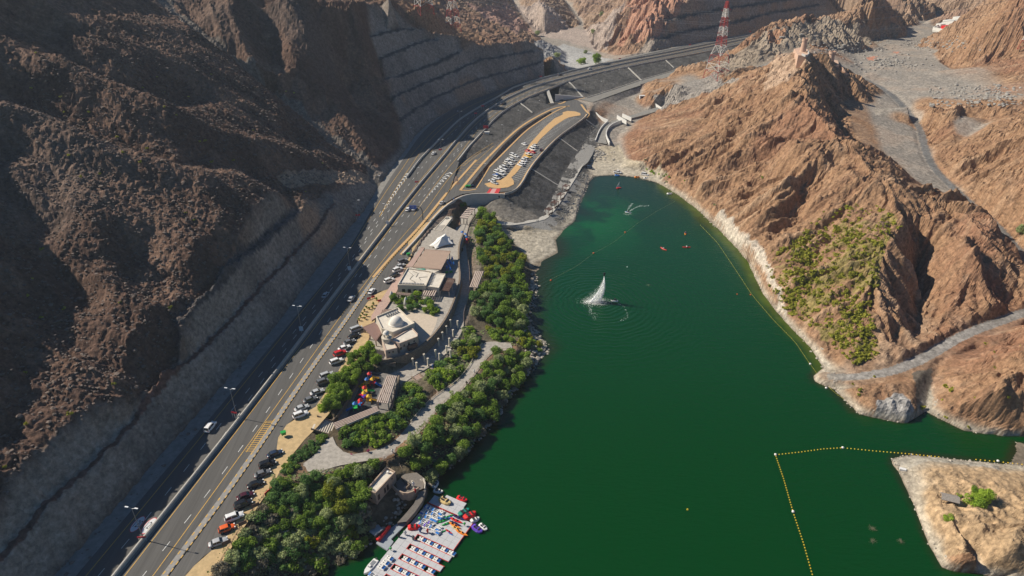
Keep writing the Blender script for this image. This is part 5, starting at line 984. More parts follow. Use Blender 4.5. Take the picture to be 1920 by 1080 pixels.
def loft(secs):                                        # sections: x, half width, z0, z1, top inset -> closed skin
    V = []; F = []
    for x, w, z0, z1, ins in secs: V += [(x, -w, z0), (x, -w, (z0 + z1) * .5 + .03), (x, -w + ins, z1), (x, w - ins, z1), (x, w, (z0 + z1) * .5 + .03), (x, w, z0)]
    n = len(secs)
    for i in range(n - 1):
        for k in range(6): F.append((6 * i + k, 6 * i + (k + 1) % 6, 6 * i + 6 + (k + 1) % 6, 6 * i + 6 + k))
    F += [tuple(range(6))[::-1], tuple(range(6 * n - 6, 6 * n))]; return V, F
def car_proto(kind):
    L_, W_, H_ = {'sedan': (4.75, 1.84, 1.45), 'suv': (4.95, 1.96, 1.85), 'hatch': (4.25, 1.8, 1.5), 'pickup': (5.3, 1.9, 1.8), 'van': (5.2, 1.95, 2.1)}[kind]
    h, w = L_ / 2, W_ / 2; belt = H_ * .58; b = Bag()
    b.add(*loft([(-h, w * .82, .38, belt * .82, .08), (-h + .18, w * .95, .28, belt * .96, .1), (-h + .9, w, .22, belt, .12), (h - 1.5, w, .22, belt * .99, .12), (h - .5, w * .96, .24, belt * .86, .16), (h - .12, w * .86, .3, belt * .74, .18), (h, w * .7, .36, belt * .6, .1)]))
    body = b.make('body', PAINTS['white'])
    for p in body.data.polygons: p.use_smooth = True
    md = body.modifiers.new('bevel', 'BEVEL'); md.width = .05; md.segments = 1; md.limit_method = 'ANGLE'
    if kind == 'sedan': cab = (-1.75, -1.15, .35, 1.15)
    elif kind == 'suv': cab = (-h + .12, -h + .55, .55, 1.25)
    elif kind == 'hatch': cab = (-h + .12, -h + .6, .35, 1.1)
    elif kind == 'pickup': cab = (-.55, -.35, .75, 1.4)
    else: cab = (-h + .06, -h + .3, 1.1, 1.9)
    a0, a1, a2, a3 = cab; g = Bag()
    g.add([(a0, -w * .88, belt - .04), (a0, w * .88, belt - .04), (a3, w * .88, belt - .06), (a3, -w * .88, belt - .06), (a1, -w * .72, H_ - .05), (a1, w * .72, H_ - .05), (a2, w * .72, H_ - .05), (a2, -w * .72, H_ - .05)], [(0, 1, 2, 3), (7, 6, 5, 4), (0, 4, 5, 1), (1, 5, 6, 2), (2, 6, 7, 3), (3, 7, 4, 0)])
    glass = g.make('windows', M_glass); r = Bag(); r.add(*loft([(a1 - .08, w * .72, H_ - .09, H_ - .03, .1), (a1 + .3, w * .76, H_ - .09, H_ + .02, .14), (a2 - .3, w * .76, H_ - .09, H_ + .02, .14), (a2 + .06, w * .72, H_ - .1, H_ - .03, .1)])); roof = r.make('roof', PAINTS['white'])
    parts = [body, glass, roof]
    m_ = (a1 + a2) / 2
    for s_1 in (-1, 1):
        for xa, xb in ((a0 + .04, a1), (a3 - .04, a2), (m_, m_)): pb = Bag(); pb.tube((xa, s_1 * w * .87, belt - .03), (xb, s_1 * w * .733, H_ - .06), .05, 4); parts.append(pb.make('window_pillar', PAINTS['white']))
    if kind == 'pickup': b = Bag(); b.box((-1.55, 0, belt + .012), 1.75, W_ * .8, .03); parts.append(b.make('load_bed', M_black))
    if kind in ('suv', 'van'):
        for s_1 in (-1, 1): b = Bag(); b.tube((a1 + .3, s_1 * w * .66, H_ + .07), (a2 - .3, s_1 * w * .66, H_ + .07), .03, 4); parts.append(b.make('roof_rail', M_metd))
    for sx in (-h + .88, h - .92):
        for sy in (-1, 1):
            b = Bag(); b.tube((sx, sy * (w - .22), .34), (sx, sy * (w + .01), .34), .34, 12); wv_ = b.make('wheel', M_tyre); b = Bag(); b.tube((sx, sy * (w - .02), .34), (sx, sy * (w + .02), .34), .2, 8); rm = b.make('rim', M_rim, wv_); parts.append(wv_)
    for sy in (-1, 1):
        b = Bag(); b.box((h - .16, sy * w * .66, belt * .72), .3, .36, .14); parts.append(b.make('headlight', M_hl)); b = Bag(); b.box((-h + .06, sy * w * .72, belt * .78), .14, .3, .16); parts.append(b.make('tail_light', M_tl))
        b = Bag(); b.box((a3 - .25, sy * (w + .08), belt + .06), .16, .18, .13); parts.append(b.make('mirror', PAINTS['white']))
    return parts
PROTO = {}
def new_car(kind, colour, label, pos, rz, name='parked_car', group='cars parked along the service road', cat='car'):
    first = kind not in PROTO
    if first: PROTO[kind] = car_proto(kind)
    e = bpy.data.objects.new(name, None); scene.collection.objects.link(e); e.location = pos; e.rotation_euler = (0, 0, rz); tag(e, label, cat, group)
    if first:
        mine = PROTO[kind]; PROTO[kind] = [copy_hidden(p) for p in mine]
    else: mine = [copy_deep(p) for p in PROTO[kind]]
    for p in mine:
        p.parent = e
        if p.name.split('.')[0] in ('body', 'roof', 'window_pillar', 'mirror'): p.material_slots[0].link = 'OBJECT'; p.material_slots[0].material = PAINTS[colour]
    return e
def copy_hidden(p): return (p.copy(), [k.copy() for k in p.children])     # kept out of the scene, as the pattern for the next ones
def copy_deep(t):
    p, ks = t; c = p.copy(); scene.collection.objects.link(c)
    for k in ks: d = k.copy(); scene.collection.objects.link(d); d.parent = c
    return c
def heading(pa, pb, zf=zh): a = Q(*pa, zf); b_ = Q(*pb, zf); return math.atan2(b_[1] - a[1], b_[0] - a[0])
def park(px, py, dirpx, kind, colour, label, zf=zs, rzo=0, **k):
    p = Q(px, py, zf, .06); h_ = heading((px, py), (px + dirpx[0], py + dirpx[1]), zf); return new_car(kind, colour, label, p, h_ + rzo, **k)
G1 = 'cars parked along the service road'
for px, py, kind, colr, lb in [
    (410, 1019, 'sedan', 'silver', 'silver sedan, nearest of the parked row, half under a sign frame shadow'), (426, 993, 'hatch', 'orange', 'orange hatchback with black roof in the near parking row'), (440, 972, 'suv', 'white', 'white SUV with sunroof parked next to the orange hatchback'),
    (457, 948, 'suv', 'black', 'black SUV parked between the white SUV and a dark maroon car'), (461, 932, 'sedan', 'maroon', 'dark maroon sedan beside the tan pavement and red railing'), (480, 910, 'sedan', 'black', 'black sedan, third of the dark cars from the orange hatchback'),
    (493, 890, 'sedan', 'grey', 'silver grey sedan between two black cars'), (502, 873, 'suv', 'black', 'black SUV below the topmost car of the near row'), (516, 853, 'sedan', 'dark_blue', 'dark sedan at the top of the near row by the hedge'),
    (564, 780, 'suv', 'white', 'white SUV at the lower end of the middle row beside the pale stairs'), (566, 767, 'sedan', 'silver', 'silver sedan right above the white SUV by the stairs'), (582, 751, 'sedan', 'grey', 'grey sedan, third from the lower end of the middle row'),
    (595, 737, 'sedan', 'silver', 'silver sedan, fourth from the lower end of the middle row'), (607, 718, 'suv', 'grey', 'dark grey SUV beside the tall hedge trees'), (613, 706, 'suv', 'silver', 'pale blue silver SUV with a red car nose behind it'),
    (631, 680, 'suv', 'white', 'white SUV with blue rear window near the hedge trees'), (638, 665, 'suv', 'red', 'red and white SUV in the middle row'), (646, 654, 'sedan', 'white', 'white sedan right above the red SUV'),
    (655, 643, 'sedan', 'grey', 'dark grey sedan, second below the minibus'), (664, 632, 'sedan', 'black', 'black sedan right below the silver minibus'), (669, 620, 'van', 'silver', 'silver and maroon minibus beside the mosque canopy'),
    (730, 528, 'suv', 'white', 'white SUV at the lower end of the restaurant row'), (741, 518, 'sedan', 'black', 'black sedan second in the restaurant row'), (746, 508, 'suv', 'white', 'white SUV in the middle of the restaurant row'),
    (751, 500, 'sedan', 'silver', 'silver sedan second from the top of the restaurant row'), (755, 492, 'suv', 'grey', 'grey SUV at the top of the restaurant row beside the canopy')]:
    park(px, py, (24, -9), kind, colr, lb, group=G1)
# on the move
for px, py, dx_1, dy_1, kind, colr, lb, zf in [
    (395, 803, 16, -20, 'suv', 'white', 'white SUV driving in the shaded carriageway near the bottom left', zh), (611, 555, 13, -17, 'sedan', 'silver', 'silver car driving in the shade beside the median lamp', zh), (659, 562, 13, -17, 'sedan', 'silver', 'pale car at the dark edge of the mountain shadow', zh),
    (697, 548, 12, -16, 'sedan', 'white', 'white car on the service road by the row of planters', zh), (765, 394, 12, -15, 'sedan', 'white', 'white car on the sunny carriageway left of the blue sign', zh), (777, 393, 12, -15, 'sedan', 'silver', 'silver car right under the blue gantry sign', zh),
    (829, 382, 12, -13, 'sedan', 'silver', 'silver car on the service road just before the retaining wall', zs), (813, 289, 12, -14, 'sedan', 'white', 'white car on the far carriageway close to a red marker', zh), (943, 195, 18, -9, 'suv', 'dark_blue', 'dark car in the shaded bend of the highway', zh),
    (1050, 141, 20, -6, 'sedan', 'dark_blue', 'dark blue car on the bridge part of the highway', zh), (1106, 130, 20, -5, 'sedan', 'white', 'white car on the highway past the underpass', zh)]:
    park(px, py, (dx_1, dy_1), kind, colr, lb, zf, name='moving_car', group='cars driving on the highway')
# car park
GL = 'cars in the upper car park'
def zoomB(x, y): return 880 + x / 8.306, 240 + y / 8.306
for i, (x, y, kind, colr, lb) in enumerate([(855, 262, 'sedan', 'white', 'lone white car parked apart at the upper left bays'), (680, 435, 'suv', 'white', 'white SUV at the far end of the left car park row'), (725, 452, 'sedan', 'white', 'white sedan nose to nose with the farthest SUV of the left row'),
    (640, 495, 'suv', 'white', 'white SUV third from the far end of the left row'), (680, 512, 'sedan', 'silver', 'silver sedan close to the orange island, far part of left row'), (600, 540, 'suv', 'white', 'white SUV in the middle of the left row'), (640, 570, 'sedan', 'white', 'white sedan beside the island in the middle of the left row'), (575, 565, 'sedan', 'beige', 'beige car in the middle of the left row'), (600, 605, 'sedan', 'grey', 'grey car by the island just below the middle'),
    (520, 620, 'suv', 'white', 'white SUV with dark screen, left row below the middle'), (560, 640, 'sedan', 'grey', 'dark grey car next to the island, left row below the middle'), (490, 650, 'sedan', 'white', 'white sedan just above the pale blue shadowed cars'), (540, 675, 'suv', 'white', 'white SUV by the island three cars above the blue one'), (435, 700, 'suv', 'white', 'white SUV right behind the blue car'), (505, 725, 'suv', 'white', 'white SUV beside the island next to the blue car'),
    (420, 748, 'sedan', 'blue', 'bright blue car, only blue one in the car park row'), (470, 768, 'sedan', 'dark_blue', 'dark blue car nose to the orange island'), (425, 790, 'suv', 'white', 'white SUV just below the bright blue car'), (355, 840, 'suv', 'white', 'white SUV nearest to the striped crossing'), (395, 868, 'sedan', 'silver', 'silver car at the near end of the left row'),
    (1030, 282, 'sedan', 'beige', 'beige car at the far end of the right row'), (1005, 308, 'suv', 'white', 'white SUV second from the far end of the right row'), (985, 345, 'suv', 'white', 'white SUV just before the red pair'), (915, 370, 'sedan', 'red', 'red car nearest to the island in the right row'), (985, 388, 'sedan', 'red', 'red car on the outer side of the red pair'),
    (925, 415, 'sedan', 'white', 'white car between the red pair and the yellow pickup'), (925, 455, 'pickup', 'yellow', 'yellow pickup with an orange tail in the right row'), (870, 495, 'suv', 'white', 'white SUV right below the yellow pickup'), (850, 525, 'suv', 'white', 'white SUV in the near half of the right row'), (830, 558, 'sedan', 'white', 'white sedan second from the near end of the right row'), (800, 590, 'suv', 'white', 'white SUV at the near end of the right row'), (1125, 352, 'hatch', 'maroon', 'dark red car driving along the outer lane of the car park')]):
    px, py = zoomB(x, y); park(px, py, (16, 5.5) if 'outer lane' not in lb else (8, -9), kind, colr, lb, zl, name='parked_car', group=GL, rzo=(math.pi if i % 3 == 0 else 0))
# beach
for px, py, kind, colr, lb in [(1158, 322, 'pickup', 'white', 'white pickup parked at the water edge of the beach'), (1209, 327, 'suv', 'white', 'white SUV parked on the dirt at the right end of the beach'), (1106, 316, 'suv', 'dark_blue', 'dark car parked on the left side of the beach')]:
    x, y, z = P(px, py, 1.2); new_car(kind, colr, lb, (x, y, max(gz(x, y), .4) + .05), -.5, group='cars on the beach')
# ------------------------------------------------------------------ lamp posts, signs, bins
def lamp(px, py, zf, label, double=True, h=11.5, rz=0, base=1.0):
    p = Q(px, py, zf, 0); t = Thing('street_lamp', label, 'street lamp', p, rz, 'tall street lamps'); b = Bag(); b.tube((0, 0, base * .9), (0, 0, h), .13, 7, .07); t.part(b, 'pole', M_mets)
    for s_1 in ((-1, 1) if double else (1,)):
        b = Bag(); b.tube((0, 0, h - .1), (s_1 * 1.0, 0, h + .25), .05, 5); a = t.part(b, 'arm', M_mets); b = Bag(); b.box((s_1 * 1.35, 0, h + .28), .95, .34, .14); t.part(b, 'lamp_head', mat('lamp_head_white', (.75, .76, .76), .4, noise=0))
    return t
LAMP0 = None
for i, (x, y) in enumerate([(270, 1012), (445, 783), (566, 623), (657, 509), (728, 423), (783, 351), (828, 296), (863, 240)]):
    lb = ['nearest double headed street lamp on the median, over the painted speed ovals', 'second median lamp from the bottom carrying two red banners', 'third median lamp from the bottom with a white panel', 'fourth median lamp, opposite the restaurant', 'fifth median lamp, just below the blue gantry sign', 'median lamp between the two chevron gores', 'median lamp beside the white car and red marker', 'farthest of the clear median lamps in the shaded bend'][i]
    rz = heading((x, y), (x + 12, y - 15), zh) - math.pi / 2
    if LAMP0 is None: LAMP0 = lamp(x, y, zh, lb, rz=rz).o
    else: c_ = copy_tree(LAMP0); c_.location = Q(x, y, zh); c_.rotation_euler = (0, 0, rz); c_['label'] = lb
LV = None
for i, (x, y, zf, rz) in enumerate([(712, 416, zh, 0), (742, 372, zh, 0), (769, 270, zh, 0), (710, 364, zh, 0), (672, 412, zh, 0), (945, 264, zl, 2.8), (975, 235, zl, 2.8), (1014, 216, zl, 2.8), (917, 296, zl, 2.8), (1015, 147, zh, 0), (983, 156, zh, 0), (1125, 178, zl, 1.2), (1095, 182, zl, 1.2), (906, 340, zl, 0)]):
    if i in (0, 1): continue
    lb = {2: 'lamp at the foot of the left cliff above the sharp shadow edge', 3: 'lamp on the left verge beside the lit concrete gutter', 4: 'lamp on the left verge with a red and white marker at its foot', 5: 'single lamp on the orange kerb beside the red sign', 6: 'single lamp on the orange kerb, middle of the ramp', 7: 'single lamp near the roundabout on the orange kerb', 8: 'single lamp beside the sunken ramp at its wide end', 9: 'lamp on the far side of the highway before the bridge', 10: 'lamp on the far side of the highway left of the bridge lamp', 11: 'lamp beside the lower road right of the wing wall', 12: 'lamp at the foot of the white wing wall', 13: 'lamp by the green bin at the end of the ramp island'}[i]
    if LV is None: LV = lamp(x, y, zf, lb, False, 10.5, 0, 0).o; LV.rotation_euler = (0, 0, rz)
    else: c_ = copy_tree(LV); c_.location = Q(x, y, zf); c_.rotation_euler = (0, 0, rz); c_['label'] = lb
# panels hung on the lamps
def panel(px, py, zf, label, m, w, h, zc, rz, name='banner', cat='banner', legs=None):
    p = Q(px, py, zf); t = Thing(name, label, cat, p, rz); b = Bag(); b.box((0, 0, zc), w, .08, h); t.part(b, 'panel', m)
    for s_1 in (legs or ()): b = Bag(); b.tube((s_1, 0, 0), (s_1, 0, zc), .05, 5); t.part(b, 'leg', M_whi)
    return t
M_redp = mat('red_panel', (.60, .02, .04), .5, noise=0); M_whp = mat('white_panel', (.62, .64, .66), .5, noise=0)
panel(444, 785, zh, 'twin red sign plates on white legs at the foot of the second lamp', M_redp, 1.0, .5, 2.3, .1, 'road_marker', 'sign', (-.3, .3)); panel(439, 784, zh, 'left one of the twin red sign plates by the second lamp', M_redp, 1.0, .5, 2.4, .1, 'road_marker', 'sign', (-.3, .3))
panel(268, 1014, zh, 'pair of faded red sign plates at the foot of the nearest lamp', M_redp, 2.2, .5, 1.4, .1, 'road_marker', 'sign', (-.9, .9))
panel(566, 624, zh, 'white panel near the foot of the third median lamp', M_whp, 1.5, 2.0, 1.9, .1, 'lamp_panel', 'panel', (0,)); panel(656, 510, zh, 'white panel near the foot of the fourth median lamp', M_whp, 1.5, 2.0, 1.9, .1, 'lamp_panel', 'panel', (0,)); panel(727, 424, zh, 'pale panel near the foot of the fifth median lamp', M_whp, 1.3, 1.8, 2.0, .1, 'lamp_panel', 'panel', (0,))
for x, y, lb in [(672, 412, 'red and white marker boards on the left verge'), (782, 349, 'red marker board on the median between the gores'), (826, 288, 'dark red pair of marker boards on the median by the white car'), (1014, 149, 'red and white marker board on the far side near the bridge'), (1162, 115, 'red and white marker board beside the straight highway'), (1293, 89, 'red and white marker board where the pylon crosses the highway'), (1406, 64, 'red and white marker board near the gray hill and highway'), (905, 205, 'small red marker board in the shaded bend'), (892, 219, 'red dot marker low on the shaded median')]:
    panel(x, y, zh, lb, M_redp, 2.2, .9, 2.6, .2, 'road_marker', 'sign', (-.8, .8))
# blue gantry sign
p = Q(793, 412, zh); t = Thing('gantry_sign', 'blue direction sign hung from a curved dark cantilever post over the road', 'road sign', p, 0); b = Bag(); pts = [(0, 0, 0), (0, 0, 4), (-.2, 0, 5.6), (-.8, 0, 6.7), (-1.8, 0, 7.2), (-5.4, 0, 7.2)]
for a, c_ in zip(pts[:-1], pts[1:]): b.tube(a, c_, .2, 8)
t.part(b, 'post', M_metd); b = Bag(); b.box((-4.6, -.2, 7.0), 3.6, .1, 1.9); bl = t.part(b, 'sign_board', mat('sign_blue', (.01, .10, .50), .4, noise=0))
b = Bag(); 
for k in range(3): b.box((-4.9 + .2 * (k % 2), -.262, 7.5 - .5 * k), 2.2 - .4 * (k % 2), .01, .12)
b.box((-3.2, -.262, 7.0), .12, .01, 1.1); t.part(b, 'sign_lettering', M_whi, bl)
p = Q(911, 262, zl); t = Thing('red_sign', 'red billboard on thin legs above the wedge wall, over a tapered white pier', 'road sign', Q(911, 252, zl), -.15); 
b = Bag(); b.box((0, 0, 5.2), 3.6, .12, 2.0); t.part(b, 'sign_board', M_redp)
for s_1 in (-1.3, 1.3): b = Bag(); b.tube((s_1, .1, 1), (s_1, .1, 5.0), .09, 6); t.part(b, 'leg', M_mets)
t = Thing('white_pier', 'tapered white concrete pier at the tip of the bank under the red sign', 'pier', Q(913, 257, zl), 0); b = Bag(); b.add([(-1.1, -.3, 0), (1.1, -.3, 0), (1.1, .6, 0), (-1.1, .6, 0), (-1.8, -.3, 3.6), (1.8, -.3, 3.6), (1.8, 1.2, 3.6), (-1.8, 1.2, 3.6)], [(3, 2, 1, 0), (4, 5, 6, 7), (0, 1, 5, 4), (1, 2, 6, 5), (2, 3, 7, 6), (3, 0, 4, 7)]); t.part(b, 'slab', M_whw)
# painted speed ovals
def oval(px, py, label):
    c = Q(px, py, zh); h_ = heading((px, py), (px + 12, py - 15)); b = Bag()
    for k, (ra, rb, lift) in enumerate([(2.75, 1.32, .055), (2.55, 1.18, .065)]):
        pts = [(c[0] + ra * math.cos(a) * math.cos(h_) - rb * math.sin(a) * math.sin(h_), c[1] + ra * math.cos(a) * math.sin(h_) + rb * math.sin(a) * math.cos(h_)) for a in np.linspace(0, 2 * math.pi, 28, endpoint=False)]
        o = mesh_obj('speed_oval' if k else 'speed_oval_rim', [(x, y, zh(x, y) + lift) for x, y in pts], [tuple(range(28))], mat('oval_white', (.55, .56, .58), .7, noise=.1) if k else M_redp); structure(o)
    cu = bpy.data.curves.new('speed_numeral', 'FONT'); cu.body = '120'; cu.size = 1.9; cu.align_x = 'CENTER'; cu.align_y = 'CENTER'; cu.space_character = .95
    to = bpy.data.objects.new('speed_numeral', cu); scene.collection.objects.link(to); dg = bpy.context.evaluated_depsgraph_get(); me_ = bpy.data.meshes.new_from_object(to.evaluated_get(dg)); bpy.data.objects.remove(to)
    o = bpy.data.objects.new('speed_numeral', me_); me_.materials.append(M_black); scene.collection.objects.link(o); o.location = (c[0], c[1], c[2] + .075); o.rotation_euler = (0, 0, h_ - math.pi / 2); o.scale = (.85, 1.7, 1); structure(o)
oval(258, 983, ''); oval(279.5, 986, '')
# bins and small service things
def bin_(px, py, z, label, m=None, n=1):
    p = P(px, py, z); t = Thing('waste_bin', label, 'bin', p, .5); b = Bag(); b.add([(-.6, -.4, .1), (.6, -.4, .1), (.6, .4, .1), (-.6, .4, .1), (-.75, -.55, 1.1), (.75, -.55, 1.1), (.75, .55, 1.1), (-.75, .55, 1.1)], [(3, 2, 1, 0), (4, 5, 6, 7), (0, 1, 5, 4), (1, 2, 6, 5), (2, 3, 7, 6), (3, 0, 4, 7)]); t.part(b, 'container', m or PAINTS['green']); b = Bag(); b.box((0, 0, 1.16), 1.6, 1.2, .1); t.part(b, 'lid', m or PAINTS['green'])
    for s_1 in (-.5, .5): b = Bag(); b.tube((s_1, -.45, .1), (s_1, -.3, .1), .1, 8); t.part(b, 'wheel', M_tyre)
bin_(532, 815, 10.8, 'green waste bin standing alone on the tan pavement'); bin_(875, 351, 11.9, 'left green bin at the end of the ramp island'); bin_(880, 351, 11.9, 'right green bin at the end of the ramp island'); bin_(886, 350.5, 11.9, 'dark blue bin beside the two green bins', PAINTS['dark_blue']); bin_(766, 479, 11, 'green bin on the pavement above the restaurant row')
for i, (x, y, zz, lb) in enumerate([(416, 1020, 10.6, 'dark sign frame leaning over the silver sedan by the fence'), (446, 984, 10.6, 'dark sign frame behind the orange hatchback'), (470, 950, 10.6, 'dark sign frame at the end of the black SUV bay')]):
    p = P(x + 12, y + 8, zz); t = Thing('sign_frame', lb, 'sign frame', p, .6)
    for s_1 in (-1, 1): b = Bag(); b.tube((s_1, 0, 0), (s_1, 0, 2.8), .07, 5); t.part(b, 'leg', M_wood_d)
    b = Bag(); b.box((0, 0, 2.2), 2.1, .08, 1.2); t.part(b, 'board', M_wood_d)
# red parking stops and potted shrubs in front of the mosque
fence_ln = QS([(360, 1140), (400, 1080), (456, 985), (478, 955), (490, 938), (505, 922), (540, 903)], zs); rail('edge_fence', 'brown fence along the planted bank beside the parking row', fence_ln, None, 1.0, M_wood_d, 2.5)
b = Bag(); b.wall(resample(QS([(497, 930), (512, 917)], zs), 1), .12, .2, 1.05); tag(b.make('red_barrier', M_redp), 'short red barrier at the corner of the curved brown railing', 'barrier')
# ------------------------------------------------------------------ vegetation
def leafmat(name, c1, c2):
    m = bpy.data.materials.new(name); m.use_nodes = True; nt = m.node_tree; b = nt.nodes['Principled BSDF']; b.inputs['Roughness'].default_value = .65; b.inputs['Specular IOR Level'].default_value = .25
    ge = nt.nodes.new('ShaderNodeNewGeometry'); n = nt.nodes.new('ShaderNodeTexNoise'); n.inputs['Scale'].default_value = .9; n.inputs['Detail'].default_value = 4; nt.links.new(ge.outputs['Position'], n.inputs['Vector'])
    oi = nt.nodes.new('ShaderNodeObjectInfo'); ad = nt.nodes.new('ShaderNodeMath'); ad.operation = 'MULTIPLY_ADD'; ad.inputs[1].default_value = .35; nt.links.new(oi.outputs['Random'], ad.inputs[0]); nt.links.new(n.outputs['Fac'], ad.inputs[2])
    ri = nt.nodes.new('ShaderNodeMath'); ri.operation = 'MULTIPLY_ADD'; ri.inputs[1].default_value = .35; nt.links.new(ge.outputs['Random Per Island'], ri.inputs[0]); nt.links.new(ad.outputs[0], ri.inputs[2])
    r = nt.nodes.new('ShaderNodeValToRGB'); r.color_ramp.elements[0].position = .45; r.color_ramp.elements[0].color = (*c1, 1); r.color_ramp.elements[1].position = 1.05 if False else 1.0; r.color_ramp.elements[1].color = (*c2, 1); nt.links.new(ri.outputs[0], r.inputs[0]); nt.links.new(r.outputs[0], b.inputs['Base Color'])
    tr = nt.nodes.new('ShaderNodeBsdfTranslucent'); nt.links.new(r.outputs[0], tr.inputs[0]); mx = nt.nodes.new('ShaderNodeMixShader'); mx.inputs[0].default_value = .35; nt.links.new(b.outputs[0], mx.inputs[1]); nt.links.new(tr.outputs[0], mx.inputs[2]); nt.links.new(mx.outputs[0], nt.nodes['Material Output'].inputs[0]); return m
LM = {'green': leafmat('leaf_green', (0.071, 0.151, 0.020), (0.238, 0.350, 0.047)), 'bright': leafmat('leaf_bright', (0.112, 0.222, 0.020), (0.333, 0.460, 0.047)), 'dark': leafmat('leaf_dark', (0.053, 0.129, 0.033), (0.159, 0.287, 0.071)), 'olive': leafmat('leaf_olive', (0.159, 0.216, 0.086), (0.404, 0.460, 0.204)), 'yellow': leafmat('leaf_yellow', (.13, .17, .015), (.32, .34, .03)), 'pale': leafmat('twig_pale', (0.163, 0.144, 0.094), (0.338, 0.300, 0.213)), 'desert': leafmat('desert_shrub', (0.188, 0.213, 0.022), (0.425, 0.413, 0.056))}
M_bark = mat('bark', (.09, .065, .045), .95, noise=.3, scale=4)
def crown_mesh(seed, R_, H_, nblob, nleaf, leaf, ground=False):
    r = np.random.default_rng(seed); c = []; 
    for i in range(nblob):
        a = r.uniform(0, 2 * math.pi); q = R_ * math.sqrt(r.uniform(0, 1)) * .68; c.append((q * math.cos(a), q * math.sin(a), H_ * (r.uniform(.32, .85) if not ground else r.uniform(.1, .55)), R_ * r.uniform(.16, .46)))
    c = np.array(c); k = r.choice(nblob, nleaf, p=(c[:, 3] ** 2) / (c[:, 3] ** 2).sum()); d = r.standard_normal((nleaf, 3)); d[:, 2] = d[:, 2] * .9 + .25; d /= np.linalg.norm(d, axis=1)[:, None]
    rad = c[k, 3] * r.uniform(.55, 1.08, nleaf) ** .6; p = c[k, :3] + d * rad[:, None] * np.array([1, 1, .8]); nrm = d + r.standard_normal((nleaf, 3)) * .55; nrm /= np.linalg.norm(nrm, axis=1)[:, None]
    up = np.cross(nrm, r.standard_normal((nleaf, 3))); up /= np.linalg.norm(up, axis=1)[:, None]; sd = np.cross(nrm, up); s1 = leaf * r.uniform(.6, 1.3, nleaf)[:, None]; s2 = s1 * r.uniform(.45, .8, nleaf)[:, None]
    ok = p[:, 2] > .05; p, up, sd, s1, s2 = p[ok], up[ok], sd[ok], s1[ok], s2[ok]; n = len(p)
    V = np.stack([p - up * s1, p + sd * s2 * .9, p + up * s1, p - sd * s2], 1).reshape(-1, 3); me_ = bpy.data.meshes.new('crown'); me_.vertices.add(4 * n); me_.vertices.foreach_set('co', V.astype(np.float32).ravel()); me_.loops.add(4 * n); me_.loops.foreach_set('vertex_index', np.arange(4 * n, dtype=np.int32)); me_.polygons.add(n); me_.polygons.foreach_set('loop_start', np.arange(0, 4 * n, 4, dtype=np.int32)); me_.polygons.foreach_set('loop_total', np.full(n, 4, np.int32)); me_.update(); me_.materials.append(LM['green']); return me_
def trunk_mesh(seed, H_, R_):
    r = np.random.default_rng(seed); b = Bag(); top = (r.uniform(-.2, .2), r.uniform(-.2, .2), H_ * .5); b.tube((0, 0, -.4), top, .16, 6, .09)
    for i in range(4): a = i * 1.6 + r.uniform(0, 1); b.tube(top, (top[0] + R_ * .5 * math.cos(a), top[1] + R_ * .5 * math.sin(a), H_ * .78), .08, 5, .03)
    me_ = bpy.data.meshes.new('trunk'); me_.from_pydata(b.v, [], b.f); me_.materials.append(M_bark); return me_
TREES = [(crown_mesh(100 + i, 2.3, [3.6, 4.6, 4.0, 5.0, 3.4, 4.2][i], 30, 2800, .19), trunk_mesh(100 + i, 4.2, 2.3)) for i in range(6)]
BUSH = [(crown_mesh(200 + i, 1.35, 1.9, 17, 1200, .15, True), trunk_mesh(200 + i, 1.6, 1.2)) for i in range(5)]
SCRUB = [crown_mesh(300 + i, .75, .9, 6, 150, .17, True) for i in range(4)]
def plant(kind, x, y, z, s, colr, label, cat, group, name=None, sz=None):
    if kind == 'scrub':
        o = bpy.data.objects.new(name or 'desert_shrub', SCRUB[random.randrange(4)]); scene.collection.objects.link(o); o.location = (x, y, z); o.rotation_euler = (0, 0, random.uniform(0, 6.28)); o.scale = (s, s, s * (sz or 1)); o.material_slots[0].link = 'OBJECT'; o.material_slots[0].material = LM[colr]; tag(o, label, cat, group); return o
    cr, tk = random.choice(TREES if kind == 'tree' else BUSH); e = bpy.data.objects.new(name or ('tree' if kind == 'tree' else 'bush'), None); scene.collection.objects.link(e); e.location = (x, y, z); e.rotation_euler = (0, 0, random.uniform(0, 6.28)); e.scale = (s, s, s * random.uniform(.85, 1.15) * (sz or 1)); tag(e, label, cat, group)
    o = bpy.data.objects.new('crown', cr); scene.collection.objects.link(o); o.parent = e; o.material_slots[0].link = 'OBJECT'; o.material_slots[0].material = LM[colr]
    o = bpy.data.objects.new('trunk', tk); scene.collection.objects.link(o); o.parent = e; return e
FLATB = blur(M_flat, 1, 1)
def scatter(poly_px, z, dmin, n, fn, seed=0, keep=None):
    r = random.Random(seed); pw = [P(x, y, z) for x, y in poly_px]; a = np.array(pw); pts = []; tries = 0
    while len(pts) < n and tries < n * 60:
        tries += 1; x = r.uniform(a[:, 0].min(), a[:, 0].max()); y = r.uniform(a[:, 1].min(), a[:, 1].max())
        if not inside(np.array([x]), np.array([y]), pw)[0]: continue
        if any((x - p[0]) ** 2 + (y - p[1]) ** 2 < dmin * dmin for p in pts): continue
        g = gz(x, y)
        if g < -.15 or (not keep and samp(FLATB, np.array([x]), np.array([y]))[0] > .3): continue
        pts.append((x, y)); fn(x, y, max(g, -.1), r)
ADJ = {'green': 'mid green', 'bright': 'bright green', 'dark': 'dark green', 'yellow': 'yellowish', 'olive': 'olive grey', 'pale': 'pale dry', 'desert': 'yellow green'}
